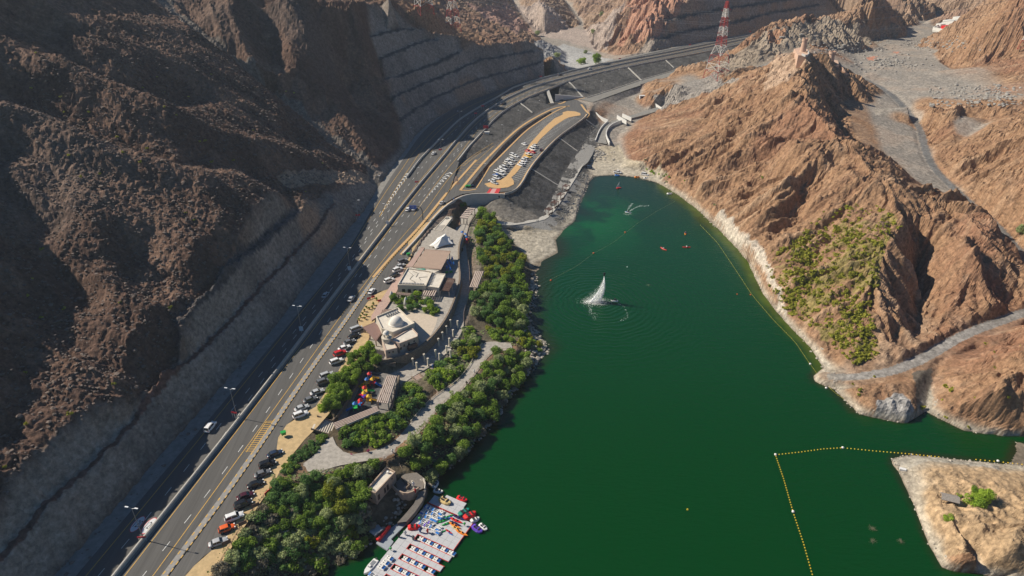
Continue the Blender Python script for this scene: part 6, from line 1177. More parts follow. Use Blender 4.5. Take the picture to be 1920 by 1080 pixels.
def belt(poly, z, n, kind, cols, label, group, s=(.8, 1.2), dmin=2.2, seed=1, cat=None, keep=None):
    ys = sorted(P(x, y, z)[1] for x, y in poly); y0, y1 = ys[0], ys[-1]; where = label.split(' ', 1)[1] if False else label
    def f(x, y, g, r):
        sc_ = r.uniform(*s); c = r.choice(cols); u = (y - y0) / (y1 - y0 + 1e-6); part = 'near end of ' if u < .3 else ('far end of ' if u > .7 else 'middle of '); big = 'large' if sc_ > s[0] + .7 * (s[1] - s[0]) else ('small' if sc_ < s[0] + .3 * (s[1] - s[0]) else 'middling')
        plant(kind, x, y, g - .1, sc_, c, f'{big} {ADJ[c]} {"tree" if kind == "tree" else "shrub"}, {part}{group.split(" ", 2)[-1] if group.split()[1] in ("of", "in") else group}', cat or ('tree' if kind == 'tree' else 'shrub'), group)
    scatter(poly, z, dmin, n, f, seed, keep)
V1a = [(893, 402), (925, 415), (945, 445), (978, 478), (993, 520), (990, 545), (915, 545), (906, 505), (889, 500), (882, 470), (878, 430), (884, 405)]
V1b = [(884, 560), (915, 545), (990, 545), (984, 590), (984, 612), (960, 622), (925, 615), (885, 600), (878, 585)]
V1c = [(925, 618), (984, 612), (1016, 642), (1014, 655), (960, 650), (930, 640), (895, 628)]
belt(V1a, 4.5, 70, 'tree', ['green', 'bright', 'green', 'dark', 'yellow'], 'leafy green tree in the thick belt between the restaurant promenade and the lake', 'trees of the upper lakeside belt', (.95, 1.35), 2.3, 3)
belt(V1b, 4, 38, 'tree', ['green', 'dark', 'olive', 'green'], 'dark green tree on the bank where the belt bulges into the lake', 'trees of the middle lakeside belt', (.95, 1.4), 2.5, 4)
belt(V1c, 3.4, 26, 'bush', ['bright', 'green', 'yellow'], 'low bright bush on the rocky point reaching into the lake', 'bushes of the rocky point', (1.1, 1.7), 1.8, 5)
V2 = [(872, 612), (890, 618), (905, 642), (893, 665), (875, 697), (850, 722), (815, 734), (800, 712), (815, 695), (845, 668), (852, 650)]
belt(V2, 5.8, 34, 'bush', ['green', 'dark', 'olive', 'yellow', 'bright'], 'rounded shrub on the slope between the pillars and the lower promenade', 'shrubs between the two promenades', (1.3, 2.0), 1.9, 6)
V3 = [(756, 716), (775, 712), (800, 745), (785, 775), (765, 800), (738, 825), (700, 845), (655, 847), (634, 832), (640, 818), (712, 790), (742, 770)]
belt(V3, 6.8, 44, 'bush', ['green', 'dark', 'bright', 'green'], 'green shrub under the playground pergolas above the lower promenade', 'shrubs below the playground', (1.2, 1.9), 1.9, 7)
V4 = [(968, 662), (1008, 668), (985, 700), (955, 740), (925, 785), (885, 830), (845, 872), (812, 888), (775, 885), (756, 872), (760, 845), (800, 800), (835, 768), (868, 745), (905, 705), (925, 672)]
belt(V4, 3.6, 62, 'tree', ['olive', 'green', 'green', 'dark'], 'broad green tree on the lake bank below the lower promenade', 'trees of the lower lake bank', (.9, 1.3), 2.5, 8)
belt([(1000, 675), (985, 702), (952, 745), (922, 790), (885, 833), (850, 868), (835, 860), (880, 815), (920, 765), (960, 700)], 1.5, 22, 'bush', ['pale', 'olive', 'pale'], 'dry pale twiggy bush at the very edge of the lake bank', 'dry bushes at the water edge', (.9, 1.4), 1.9, 9)
V5a = [(722, 866), (690, 882), (650, 888), (600, 896), (555, 908), (520, 925), (505, 950), (560, 985), (640, 980), (690, 945), (682, 915)]
V5b = [(505, 945), (480, 965), (455, 1000), (405, 1090), (380, 1140), (500, 1140), (560, 1092), (600, 1070), (640, 1045), (690, 1020), (710, 985), (690, 950), (600, 985)]
belt(V5a, 6.8, 60, 'tree', ['green', 'dark', 'olive', 'green'], 'dense green tree on the slope between the plaza railing and the boat office', 'trees above the boat office', (.75, 1.1), 2.2, 10)
belt(V5b, 4.5, 100, 'bush', ['olive', 'dark', 'green', 'olive', 'pale', 'green', 'yellow'], 'mixed scrubby bush on the steep bank beside the near parking row', 'bushes of the near bank', (1.2, 2.1), 2.0, 11)
for x, y, s_1 in [(632, 935, 1.7), (640, 958, 1.4), (626, 918, 1.2), (648, 940, 1.2)]: q = P(x, y + 10, 5); plant('tree', q[0], q[1], gz(q[0], q[1]), s_1 * .9, 'yellow', 'yellowing tree among the dark green ones left of the boat office', 'tree', 'yellowing trees')
V6 = [(528, 884), (545, 862), (575, 838), (604, 812), (612, 818), (600, 838), (566, 868), (540, 890)]
belt(V6, 10.3, 26, 'bush', ['dark', 'green', 'dark'], 'trimmed dark green hedge bush between the tan pavement and the plaza', 'hedge along the plaza', (.8, 1.05), 1.3, 12, keep=1)
V7 = [(600, 770), (612, 745), (628, 715), (650, 690), (658, 668), (690, 655), (712, 664), (708, 682), (682, 690), (660, 725), (640, 760), (618, 780)]
belt(V7, 10.2, 30, 'tree', ['green', 'bright', 'green'], 'lush green tree in the hedge between parked cars and the playground ramp', 'trees beside the playground ramp', (.8, 1.1), 1.9, 13, keep=1)
V8 = [(728, 560), (745, 553), (790, 560), (828, 580), (832, 598), (815, 595), (780, 588), (748, 586), (735, 580)]
belt(V8, TERR, 22, 'tree', ['bright', 'green', 'bright', 'dark'], 'bright garden tree between the restaurant and the mosque', 'garden trees between restaurant and mosque', (.6, .9), 1.7, 14, keep=1)
belt([(862, 395), (880, 380), (905, 385), (900, 398), (880, 400)], 6.4, 9, 'tree', ['green', 'yellow', 'dark'], 'green tree in the corner under the curved retaining wall', 'trees under the retaining wall', (.5, .75), 1.8, 15)
belt([(862, 500), (866, 520), (862, 545), (852, 575), (835, 605), (840, 606), (858, 575), (867, 545), (870, 520), (868, 500)], 6.5, 14, 'bush', ['dark', 'dark', 'green'], 'small dark shrub at the foot of the stone terrace wall', 'shrubs under the terrace wall', (.4, .65), 1.6, 16)
belt([(830, 628), (800, 652), (770, 672), (745, 682), (748, 690), (778, 680), (806, 660), (834, 636)], 6.6, 14, 'bush', ['dark', 'green'], 'small shrub under the mosque terrace wall', 'shrubs under the mosque wall', (.4, .65), 1.6, 17)
for i, (x, y) in enumerate([(687, 574), (692, 577), (698, 575), (683, 581), (680, 586), (687, 590), (700, 569), (676, 592), (684, 595), (673, 598), (706, 560)]):
    q = Q(x, y + 3, zs, .1); t = Thing('potted_shrub', 'small round shrub in a pot on the tan pavement beside the mosque', 'potted plant', q, 0, 'potted shrubs on the tan pavement'); b = Bag(); b.tube((0, 0, 0), (0, 0, .5), .28, 8, .36); t.part(b, 'pot', M_kerb); o = bpy.data.objects.new('foliage', SCRUB[i % 4]); scene.collection.objects.link(o); o.parent = t.o; o.location = (0, 0, .55); o.material_slots[0].link = 'OBJECT'; o.material_slots[0].material = LM['green']
# bare desert scrub on the right hill
def on_hill(px, py): x, y, z = hit(px, py, HF); return x, y, z
HP = [(1432, 480), (1500, 440), (1545, 398), (1590, 386), (1640, 388), (1685, 398), (1690, 425), (1668, 455), (1650, 500), (1640, 560), (1640, 620), (1642, 668), (1600, 686), (1565, 655), (1540, 620), (1480, 590), (1440, 535)]
HPa = np.array(HP, float); rr = random.Random(5); kd = []
dense = [(1480, 575, 40), (1600, 655, 45), (1520, 520, 50), (1590, 600, 45), (1500, 480, 40), (1610, 440, 55)]
while len(kd) < 1000:
    if rr.random() < .6: c = rr.choice(dense); x, y = rr.gauss(c[0], c[2] * .6), rr.gauss(c[1], c[2] * .6)
    else: x, y = rr.uniform(1430, 1690), rr.uniform(386, 690)
    if inside(np.array([x]), np.array([y]), HPa)[0]: kd.append((x, y))
sv = Bag(); ns = 0
for i, (x, y) in enumerate(kd):
    q = hit(x, y, HF)
    if i < 290: plant('scrub', q[0], q[1], q[2] - .1, rr.uniform(1.4, 2.9), rr.choice(['desert', 'desert', 'desert', 'desert']), f'{"tall" if i % 3 == 0 else ("low" if i % 3 == 1 else "middling")} desert shrub on right hill {"near the crest" if x > 1625 else ("on the lake side" if x < 1520 else "in mid slope")}, {["top band", "upper band", "middle band", "lower band", "foot band"][min(4, max(0, int((y - 380) / 64)))]}', 'shrub', 'desert shrubs on the right hill')
    else:
        me_ = SCRUB[i % 4]
        if True:
            co_ = np.empty(len(me_.vertices) * 3, np.float32); me_.vertices.foreach_get('co', co_); co_ = co_.reshape(-1, 3)[:240] * rr.uniform(1.2, 2.0) + np.array(q); sv.v += list(map(tuple, co_)); sv.f += [tuple(range(len(sv.v) - 240 + 4 * k, len(sv.v) - 236 + 4 * k)) for k in range(60)]
o = sv.make('desert_scrub', LM['desert']); o['kind'] = 'stuff'
for x, y, s_1 in [(1210, 300, 1.2), (1213, 318, 1.5), (1222, 323, 2.2), (1226, 326, 1.6), (1236, 327, 1.8), (1244, 330, 1.6), (1250, 328, 1.5), (1255, 333, 1.6), (1240, 210 + 98, 1.3), (1285, 340, 1.6), (1280, 345, 1.2), (1250, 341, 1.2), (1340, 385, 1.2), (1334, 360, 1.1), (1430, 333, 1.6)]: q = hit(x, y, HF); plant('scrub', q[0], q[1], q[2] - .1, s_1, 'bright' if s_1 > 1.3 else 'olive', 'green bush at the foot of the brown slope beside the beach', 'bush', 'bushes by the beach')
for x, y, s_1 in [(1776, 725, 2.0), (1785, 735, 2.4), (1770, 752, 1.4), (1800, 742, 1.3), (1830, 748, 1.1), (1774, 783, 1.2), (1815, 800, 1.2), (1865, 690, 1.0), (1890, 745, 1.2), (1730, 765, 1.5), (1612, 733, 1.5), (1610, 740, 1.2), (1600, 720, 1.0), (1640, 707, 1.0), (1848, 645, 1.2), (1865, 660, 1.0), (1915, 650, 1.2)]: q = hit(x, y, HF); plant('scrub', q[0], q[1], q[2] - .1, s_1, 'desert', 'yellow green shrub on the dry slopes around the creek inlet', 'shrub', 'shrubs around the creek')
for x, y in [(58, 166), (114, 183), (119, 211), (166, 211), (220, 257), (230, 287), (276, 280), (67, 100), (130, 293), (188, 327), (152, 332), (263, 305), (308, 174), (353, 182), (331, 217), (308, 201), (268, 166), (375, 266), (385, 265), (437, 301), (397, 305), (296, 145), (396, 140), (536, 172), (552, 175), (79, 468), (61, 523), (53, 555), (78, 597), (118, 580), (349, 400), (366, 413), (132, 778), (52, 794), (10, 876), (48, 700), (225, 568), (320, 578), (215, 720), (605, 307), (475, 245), (572, 360)]:
    q = hit(x, y, HF); plant('scrub', q[0], q[1], q[2], rr.uniform(.9, 1.4), 'desert', 'tiny yellow green tuft on the dark rocky mountainside', 'shrub', 'tufts on the dark mountainside', 'shrub_tuft')
for x, y, s_1, lb in [(1822, 938, 1.15, 'largest round green tree on the small peninsula'), (1842, 932, 1.1, 'right hand green tree joined to the largest one on the peninsula'), (1830, 918, .8, 'small green tree at the top of the peninsula clump'), (1796, 925, .5, 'small bush between the hut and the green trees'), (1776, 965, .7, 'round green bush right below the grey hut'), (1835, 945, .9, 'front green tree of the peninsula clump')]:
    q = hit(x, y + 8, HF); plant('tree', q[0], q[1], q[2] - .8, s_1, 'bright', lb, 'tree', 'trees on the peninsula')
for x, y, s_1, lb in [(1044, 105, 1.8, 'green tree standing on the gravel behind the highway, left of the dry lake bed'), (1090, 118, 2.2, 'left of the two round trees just above the highway'), (1117, 119, 2.2, 'right of the two round trees just above the highway'), (1008, 65, 1.6, 'olive tree in the gray valley far behind'), (1128, 28, 1.2, 'lone bush on the far gray slope'), (1912, 440, 1.3, 'green tree at the right edge beside the gravel road'), (1112, 60, 1.2, 'low bush at the foot of the far red slope'), (1098, 98, 1.1, 'small bush at the far gravel bed')]:
    q = hit(x, y + 3, HF); plant('tree', q[0], q[1], q[2] - .5, s_1, 'olive' if s_1 < 1.9 else 'bright', lb, 'tree', None)
# flowering spots
for x, y, zz in [(813, 589, TERR), (660, 856, 9), (690, 848, 8.4), (572, 852, 10.3), (560, 862, 10.3), (905, 462, 4.5), (930, 612, 4)]:
    q = P(x, y, zz); o = plant('scrub', q[0], q[1], max(gz(q[0], q[1]), zz - 1) + .3, 1.0, 'green', 'small magenta flowering bush among the green hedges', 'flowering bush', 'flowering bushes', 'flowering_bush'); o.material_slots[0].material = mat('magenta_petals', (.45, .03, .16), .7, noise=.2)
# understorey so the soil does not read as bare
ub = Bag(); r_ = random.Random(77); UM = np.array([])
for poly, z, n in [(V1a, 4.5, 1500), (V1b, 4, 800), (V1c, 3.4, 450), (V2, 5.8, 700), (V3, 6.8, 900), (V4, 3.6, 1900), (V5a, 6.8, 1500), (V5b, 4.5, 2600)]:
    a = np.array([P(x, y, z) for x, y in poly]); X = RNG.uniform(a[:, 0].min(), a[:, 0].max(), n * 3); Y = RNG.uniform(a[:, 1].min(), a[:, 1].max(), n * 3); k = inside(X, Y, a); X, Y = X[k][:n], Y[k][:n]; Z = samp(HF, X, Y)
    for x, y, z_ in zip(X, Y, Z):
        if z_ < -.1: continue
        h_ = r_.uniform(.2, .7); w_ = r_.uniform(.2, .45); a1 = r_.uniform(0, 3.14); c, s_1 = math.cos(a1) * w_, math.sin(a1) * w_; b0 = len(ub.v); ub.v += [(x - c, y - s_1, z_ + h_ * .5), (x - s_1 * .9, y + c * .9, z_ + h_), (x + c, y + s_1, z_ + h_ * .6), (x + s_1 * .9, y - c * .9, z_ + h_ * .4)]; ub.f.append((b0, b0 + 1, b0 + 2, b0 + 3))
o = ub.make('ground_cover', LM['olive']); o['kind'] = 'stuff'
# ------------------------------------------------------------------ floating dock and boats
M_dock = mat('grey_dock_plastic', (.46, .46, .47), .6, noise=.05, scale=2, bump=.01); M_redf = mat('red_float', (.60, .03, .02), .5, noise=0); M_boatw = mat('boat_white', (.72, .71, .68), .4, noise=0); M_boatb = mat('boat_blue', (.03, .17, .50), .45, noise=.08)
M_pw = mat('boat_purple', (.11, .05, .42), .4, noise=0); M_teal = mat('boat_teal', (.01, .22, .16), .4, noise=0); M_kr = mat('boat_red', (.62, .02, .02), .4, noise=0); M_or = mat('boat_orange', (.75, .22, .02), .4, noise=0); M_gr = mat('boat_green', (.03, .42, .08), .4, noise=0); M_sand = mat('boat_sand', (.62, .46, .20), .5, noise=0); M_navy = mat('boat_navy', (.03, .02, .10), .4, noise=0)
DO = np.array([-37.8, 117.2]); DV = np.array([.467, .884]); DU = np.array([.884, -.467]); DRZ = math.atan2(DU[1], DU[0])
def D(u, v, z=.45): q = DO + DU * u + DV * v; return (q[0], q[1], z)
def duv(px, py, z=.45): p = np.array(P(px, py, z)[:2]) - DO; return float(p @ DU), float(p @ DV)
def ZD(x, y, z=.45): return duv(660 + x / 5.4, 880 + y / 5.4, z)
t = Thing('floating_dock', 'large grey floating dock with finger piers and red edges', 'dock', (DO[0], DO[1], 0), DRZ)
def deck(u0, v0, u1, v1, z=.42, name='deck_module', step=2.0):
    n = max(1, int(round((u1 - u0) / step))); m_ = max(1, int(round((v1 - v0) / step)))
    if n * m_ > 60: n = max(1, n // 2); m_ = max(1, m_ // 2)
    for i in range(n):
        for j in range(m_):
            a = u0 + (u1 - u0) * i / n; b_ = v0 + (v1 - v0) * j / m_; w_ = (u1 - u0) / n; h_ = (v1 - v0) / m_; b = Bag(); b.box((a + w_ / 2, b_ + h_ / 2, z / 2 - .05), w_ - .05, h_ - .05, z + .1); t.part(b, name, M_dock)
uR = ZD(1225, 545)[0]; spine = ZD(640, 690)[0]; vt = ZD(760, 345)[1]; s1v = ZD(695, 665)[1]
fing = [ZD(1015, 880), ZD(930, 980), ZD(850, 1085)]
slots = [ZD(690, 668), ZD(610, 765), ZD(530, 865), ZD(448, 967), ZD(366, 1068)]
SLW = 1.75
deck(0, -14, spine, vt)
prev = vt
for i, (su, sv_) in enumerate(slots):
    top = sv_
    endu = [uR, fing[0][0], fing[1][0], fing[2][0], fing[2][0] - 3][i]
    deck(spine + .02, top + .02, endu, prev - .02); prev = top - SLW
    b = Bag(); b.box(((spine + endu) / 2, top - .0, .44), endu - spine, .12, .16); b.box(((spine + endu) / 2, prev, .44), endu - spine, .12, .16); b.box((spine, (top + prev) / 2, .45), .12, SLW + .1, .16); t.part(b, 'red_edge', M_redf)['kind'] = 'stuff'
b = Bag(); b.box((uR, (slots[0][1] + vt) / 2, .45), .12, vt - slots[0][1], .16); t.part(b, 'red_edge', M_redf)
a0, a1 = ZD(858, 270), ZD(1160, 345); c1 = ZD(960, 258)
deck(ZD(770, 340)[0], vt + .1, ZD(1085, 455)[0], ZD(858, 268)[1]); deck(ZD(930, 292)[0], ZD(858, 268)[1] + .02, a1[0], ZD(960, 258)[1])
b = Bag(); b.wall(np.array([(ZD(760, 345)[0], vt + .08, .5), (ZD(1085, 455)[0], vt + .08, .5)]), .06, 0, .5); t.part(b, 'red_railing', M_redf)
# boats
def pedal_proto():
    t = Thing('pedal_boat', '', 'pedal boat', (0, 0, 0), 0); b = Bag()
    for s_1 in (-.45, .45): b.add(*[put(loft([(-1.1, .24, 0, .3, .06), (.8, .26, 0, .32, .06), (1.15, .12, .12, .34, .04)])[0], (0, s_1, 0)), loft([(0, 1, 0, 1, 0)] * 3)[1]])
    t.part(b, 'hull', M_boatw); b = Bag(); b.box((-.1, 0, .36), 2.0, 1.1, .16); t.part(b, 'deck', M_boatw)
    b = Bag(); b.box((-.75, 0, .5), .62, 1.12, .14); t.part(b, 'rear_cover', M_boatb)
    for s_1 in (-.28, .28): b = Bag(); b.box((-.2, s_1, .56), .42, .42, .12); b.box((-.38, s_1, .76), .1, .42, .36); t.part(b, 'seat', M_boatw); b = Bag(); b.box((.45, s_1, .5), .3, .16, .14); t.part(b, 'pedal', M_metd)
    return t.o
def kayak_proto():
    t = Thing('kayak', '', 'kayak', (0, 0, 0), 0); b = Bag(); b.add(*loft([(-1.75, .03, .12, .28, .01), (-1.1, .26, .02, .3, .08), (0, .38, 0, .3, .1), (1.1, .26, .02, .3, .08), (1.75, .03, .12, .28, .01)])); t.part(b, 'hull', M_kr)
    for x in (-.55, .45): b = Bag(); b.box((x, 0, .31), .5, .34, .04); b.box((x - .26, 0, .42), .06, .34, .22); t.part(b, 'seat', M_black)
    return t.o
def tub_proto():
    t = Thing('water_bike', '', 'boat', (0, 0, 0), 0); b = Bag(); b.add(*loft([(-1.25, .5, .1, .5, .15), (-.8, .72, 0, .62, .2), (.5, .72, 0, .62, .22), (1.1, .5, .05, .6, .2), (1.4, .2, .2, .55, .08)])); t.part(b, 'hull', M_kr, shade=False)
    for s_1 in (-.27, .27): b = Bag(); b.box((-.2, s_1, .66), .6, .34, .12); b.box((-.52, s_1, .82), .12, .34, .3); t.part(b, 'seat', M_metd)
    b = Bag(); b.box((.62, 0, .68), .3, .8, .14); t.part(b, 'console', M_black); return t.o
PB = pedal_proto(); KP = kayak_proto(); TP = tub_proto(); used_ = {'p': 0, 'k': 0, 't': 0}
def setm(o, nm, m):
    for c in o.children:
        if c.name.split('.')[0] in nm: c.material_slots[0].link = 'OBJECT'; c.material_slots[0].material = m
def boat(kind, pos, rz, label, group, m=None, s=1.0, m2=None):
    src = {'p': PB, 'k': KP, 't': TP}[kind]; o = src if not used_[kind] else copy_tree(src); used_[kind] = 1
    o.location = pos; o.rotation_euler = (0, 0, rz); o.scale = (s, s, s); tag(o, label, None, group)
    setm(o, ('hull', 'deck') if kind == 'p' else ('hull',), m or (M_boatw if kind == 'p' else M_kr))
    if kind == 'p': setm(o, ('rear_cover',), m2 or M_boatb)
    return o
ordn = ['first', 'second', 'third', 'fourth', 'fifth']
for i, (su, sv_) in enumerate(slots):
    for k in range([5, 4, 4, 4, 3][i]):
        if i == 2 and k == 2: off_ = .0
        u = su + 1.25 + k * 2.42 + (.7 if (i == 2 and k == 3) else 0); boat('p', D(u, sv_ - SLW / 2, .12), DRZ + math.pi, f'{ordn[k]} pedal boat from the inner end in the {ordn[i]} dock slot from the top', 'pedal boats in the dock slots')
for i, (x, y) in enumerate([(380, 900), (340, 945), (300, 985)]): u, v = ZD(x, y, .8); boat('p', D(u, v, .46), DRZ + math.pi * 1.0, ['blue and white pedal boat lifted on the dock by the green buoy', 'middle one of three pedal boats lifted on the left dock edge', 'lowest of three pedal boats lifted on the left dock edge'][i], 'pedal boats lifted on the left dock edge')
for i, (x, y, rz_, m2) in enumerate([(765, 385, 0, None), (800, 400, 0, None), (845, 420, 0, None), (715, 430, 1.6, None), (780, 450, .1, None), (835, 460, 0, None), (905, 440, 1.5, None), (900, 480, 1.5, None), (770, 490, .2, None), (820, 495, 1.5, None), (855, 510, 1.5, None), (725, 525, 0, None), (710, 560, 0, None), (760, 575, 0, M_pw), (800, 550, 0, M_pw), (820, 590, 0, None), (880, 600, 1.5, None), (880, 630, 1.5, None), (205, 1070, 0, None)]):
    u, v = ZD(x, y, .8); lbs = ['top left pedal boat of the crowded dock corner below the red railing', 'blue covered pedal boat right of the top left one', 'pedal boat under the middle of the red railing', 'pale blue pedal boat at the left edge by the ramp', 'white pedal boat in the second row of the crowd', 'blue seated pedal boat, right in the second row', 'white pedal boat standing apart at the upper right of the crowd', 'pedal boat directly below the one standing apart', 'pedal boat with dark seats, third row left', 'narrow blue striped pedal boat beside the green kayaks', 'narrow white and blue boat nearest the green kayaks', 'white pedal boat by the green buoy on the ramp side', 'white pedal boat at the lower left of the crowd', 'purple covered pedal boat on the lower row', 'purple blue pedal boat in the middle of the lower row', 'white pedal boat, lower row centre', 'blue decked pedal boat left of the small green kayak', 'lowest white pedal boat of the crowd', 'pedal boat at the bottom edge of the picture on the dock']
    boat('p', D(u, v, .46), DRZ + rz_, lbs[i], 'pedal boats stored on the dock', None, .95, m2)
for x, y, rz_, m_, lb, s_1 in [(955, 500, .95, M_boatb, 'blue kayak lying between two green ones', 1), (925, 515, .95, M_gr, 'left green kayak on the dock', 1), (985, 470, .95, M_gr, 'upper right green kayak on the dock', .8), (960, 545, .95, M_gr, 'lower right green kayak on the dock', .9), (920, 625, 1.0, M_gr, 'small green kayak at the end of the pedal boats', .6),
                          (1080, 485, 0, M_navy, 'dark purple kayak below the teal boat', 1.2), (1055, 515, 0, M_kr, 'red kayak with white seats among the dark ones', 1.2), (1045, 545, 0, M_navy, 'dark kayak below the red one', 1.1), (1040, 565, -.1, M_or, 'upper orange kayak on the floating dock', 1.2), (1060, 600, -.1, M_sand, 'yellow green kayak between the orange ones', 1.1), (1110, 640, -.05, M_or, 'lowest orange kayak near the dock edge', 1.2), (980, 625, -.2, M_kr, 'small red kayak lying alone on the dock', .75), (995, 645, -.2, M_boatb, 'small blue kayak beside the lone red one', .6)]:
    u, v = ZD(x, y, .7); boat('k', D(u, v, .46), DRZ + rz_, lb, 'kayaks on the dock', m_, s_1)
for x, y, rz_, m_, lb, s_1, z_ in [(1112, 295, .05, M_kr, 'red boat moored at the top corner of the dock', 1.25, .05), (1130, 432, 1.15, M_teal, 'teal boat moored on the right side of the dock', 1.35, .05), (1190, 465, 1.1, M_kr, 'big red boat moored beside the teal one', 1.5, .05), (1243, 505, 1.0, M_boatw, 'white and blue boat moored right of the red one', 1.05, .05), (1268, 598, -.25, M_pw, 'purple round boat off the right corner of the dock', 1.35, .05), (1328, 578, -.3, M_boatw, 'white boat with yellow centre beyond the purple one', 1.1, .05), (845, 150, 1.7, M_boatw, 'small white boat moored off the rocks above the dock', 1.1, .05), (870, 215, .3, M_boatw, 'white jet ski pontoon at the upper corner of the dock', 1.1, .05), (940, 325, -.1, M_sand, 'yellow sand coloured boat lying on the upper deck', 1.5, .46), (625, 590, .6, M_kr, 'dark red water bikes piled by the ramp', 1.3, .46)]:
    u, v = ZD(x, y, .5); boat('t', D(u, v, z_), DRZ + rz_, lb, 'boats around the dock', m_, s_1)
# white motor boat at the left edge of the dock
p = P(660 + 190 / 5.4, 880 + 990 / 5.4, .3); t = Thing('motor_boat', 'white open motor boat moored at the lower left edge of the dock', 'boat', (p[0], p[1], 0), math.atan2(DV[1], DV[0]) + math.pi)
b = Bag(); b.add(*loft([(-2.4, .85, 0, .75, .1), (0, 1.0, -.1, .8, .12), (1.6, .8, 0, .9, .15), (2.7, .1, .4, 1.0, .02)])); t.part(b, 'hull', M_boatw); b = Bag(); b.box((-.4, 0, .82), 2.8, 1.1, .04); t.part(b, 'cockpit', M_mets); b = Bag(); b.box((-2.5, 0, .8), .4, .4, .8); t.part(b, 'outboard_motor', M_metd); b = Bag(); b.box((.2, 0, 1.0), .5, .5, .5); t.part(b, 'console', M_boatw)
# landing beside the ramp
pl = [P(660 + x / 5.4, 880 + y / 5.4, .45) for x, y in [(240, 745), (380, 600), (560, 480), (600, 500), (395, 705), (420, 730), (355, 820)]]; b = Bag(); b.prism([q[:2] for q in pl], -.1, .43); tag(b.make('landing_stage', mat('blue_grey_deck', (.28, .31, .34), .7, noise=.08)), 'shaded blue grey landing stage at the foot of the ramp', 'landing stage')
p = P(660 + 320 / 5.4, 880 + 655 / 5.4, .8); t = Thing('canopy_roll', 'long red inflatable banana roll lying on the shaded landing stage', 'inflatable', (p[0], p[1], .5), math.atan2(DV[1], DV[0])); b = Bag(); V, F = [], []
b.tube((-2.6, 0, .55), (2.6, 0, .55), .62, 10, .55); t.part(b, 'tube', M_kr, shade=True); b = Bag(); b.tube((2.6, 0, .55), (3.0, 0, .7), .55, 10, .2); t.part(b, 'nose', M_kr)
p = P(660 + 245 / 5.4, 880 + 620 / 5.4, 2); t = Thing('shed', 'small grey shed roof half hidden under the trees by the landing', 'shed', (p[0], p[1], max(0, gz(p[0], p[1]))), .9); b = Bag(); b.box((0, 0, 1), 2.6, 2.0, 2); t.part(b, 'walls', M_conc_d); b = Bag(); b.box((0, 0, 2.1), 3.1, 2.5, .15); t.part(b, 'roof', M_mets)
b = Bag(); b.tube((0, 0, -.5), (0, 0, .45), .05, 6)
for x, y, lb in [(392, 810, 'bright green ball buoy standing on the dock by its lower left post'), (685, 505, 'green ball buoy among the boats near the ramp'), (1140, 560, 'green ball buoy beside the orange kayaks')]:
    u, v = ZD(x, y, .9); p = D(u, v, .46); t = Thing('ball_buoy', lb, 'buoy', p); b = Bag(); V, F = lathe([(.05, .5)] + [(.38 * math.sin(a), .9 - .38 * math.cos(a)) for a in np.linspace(.2, 2.9, 8)], 12); b.add(V, F); t.part(b, 'ball', PAINTS['green'], shade=True); b = Bag(); b.tube((0, 0, 0), (0, 0, .6), .07, 6); t.part(b, 'stand', M_metd)
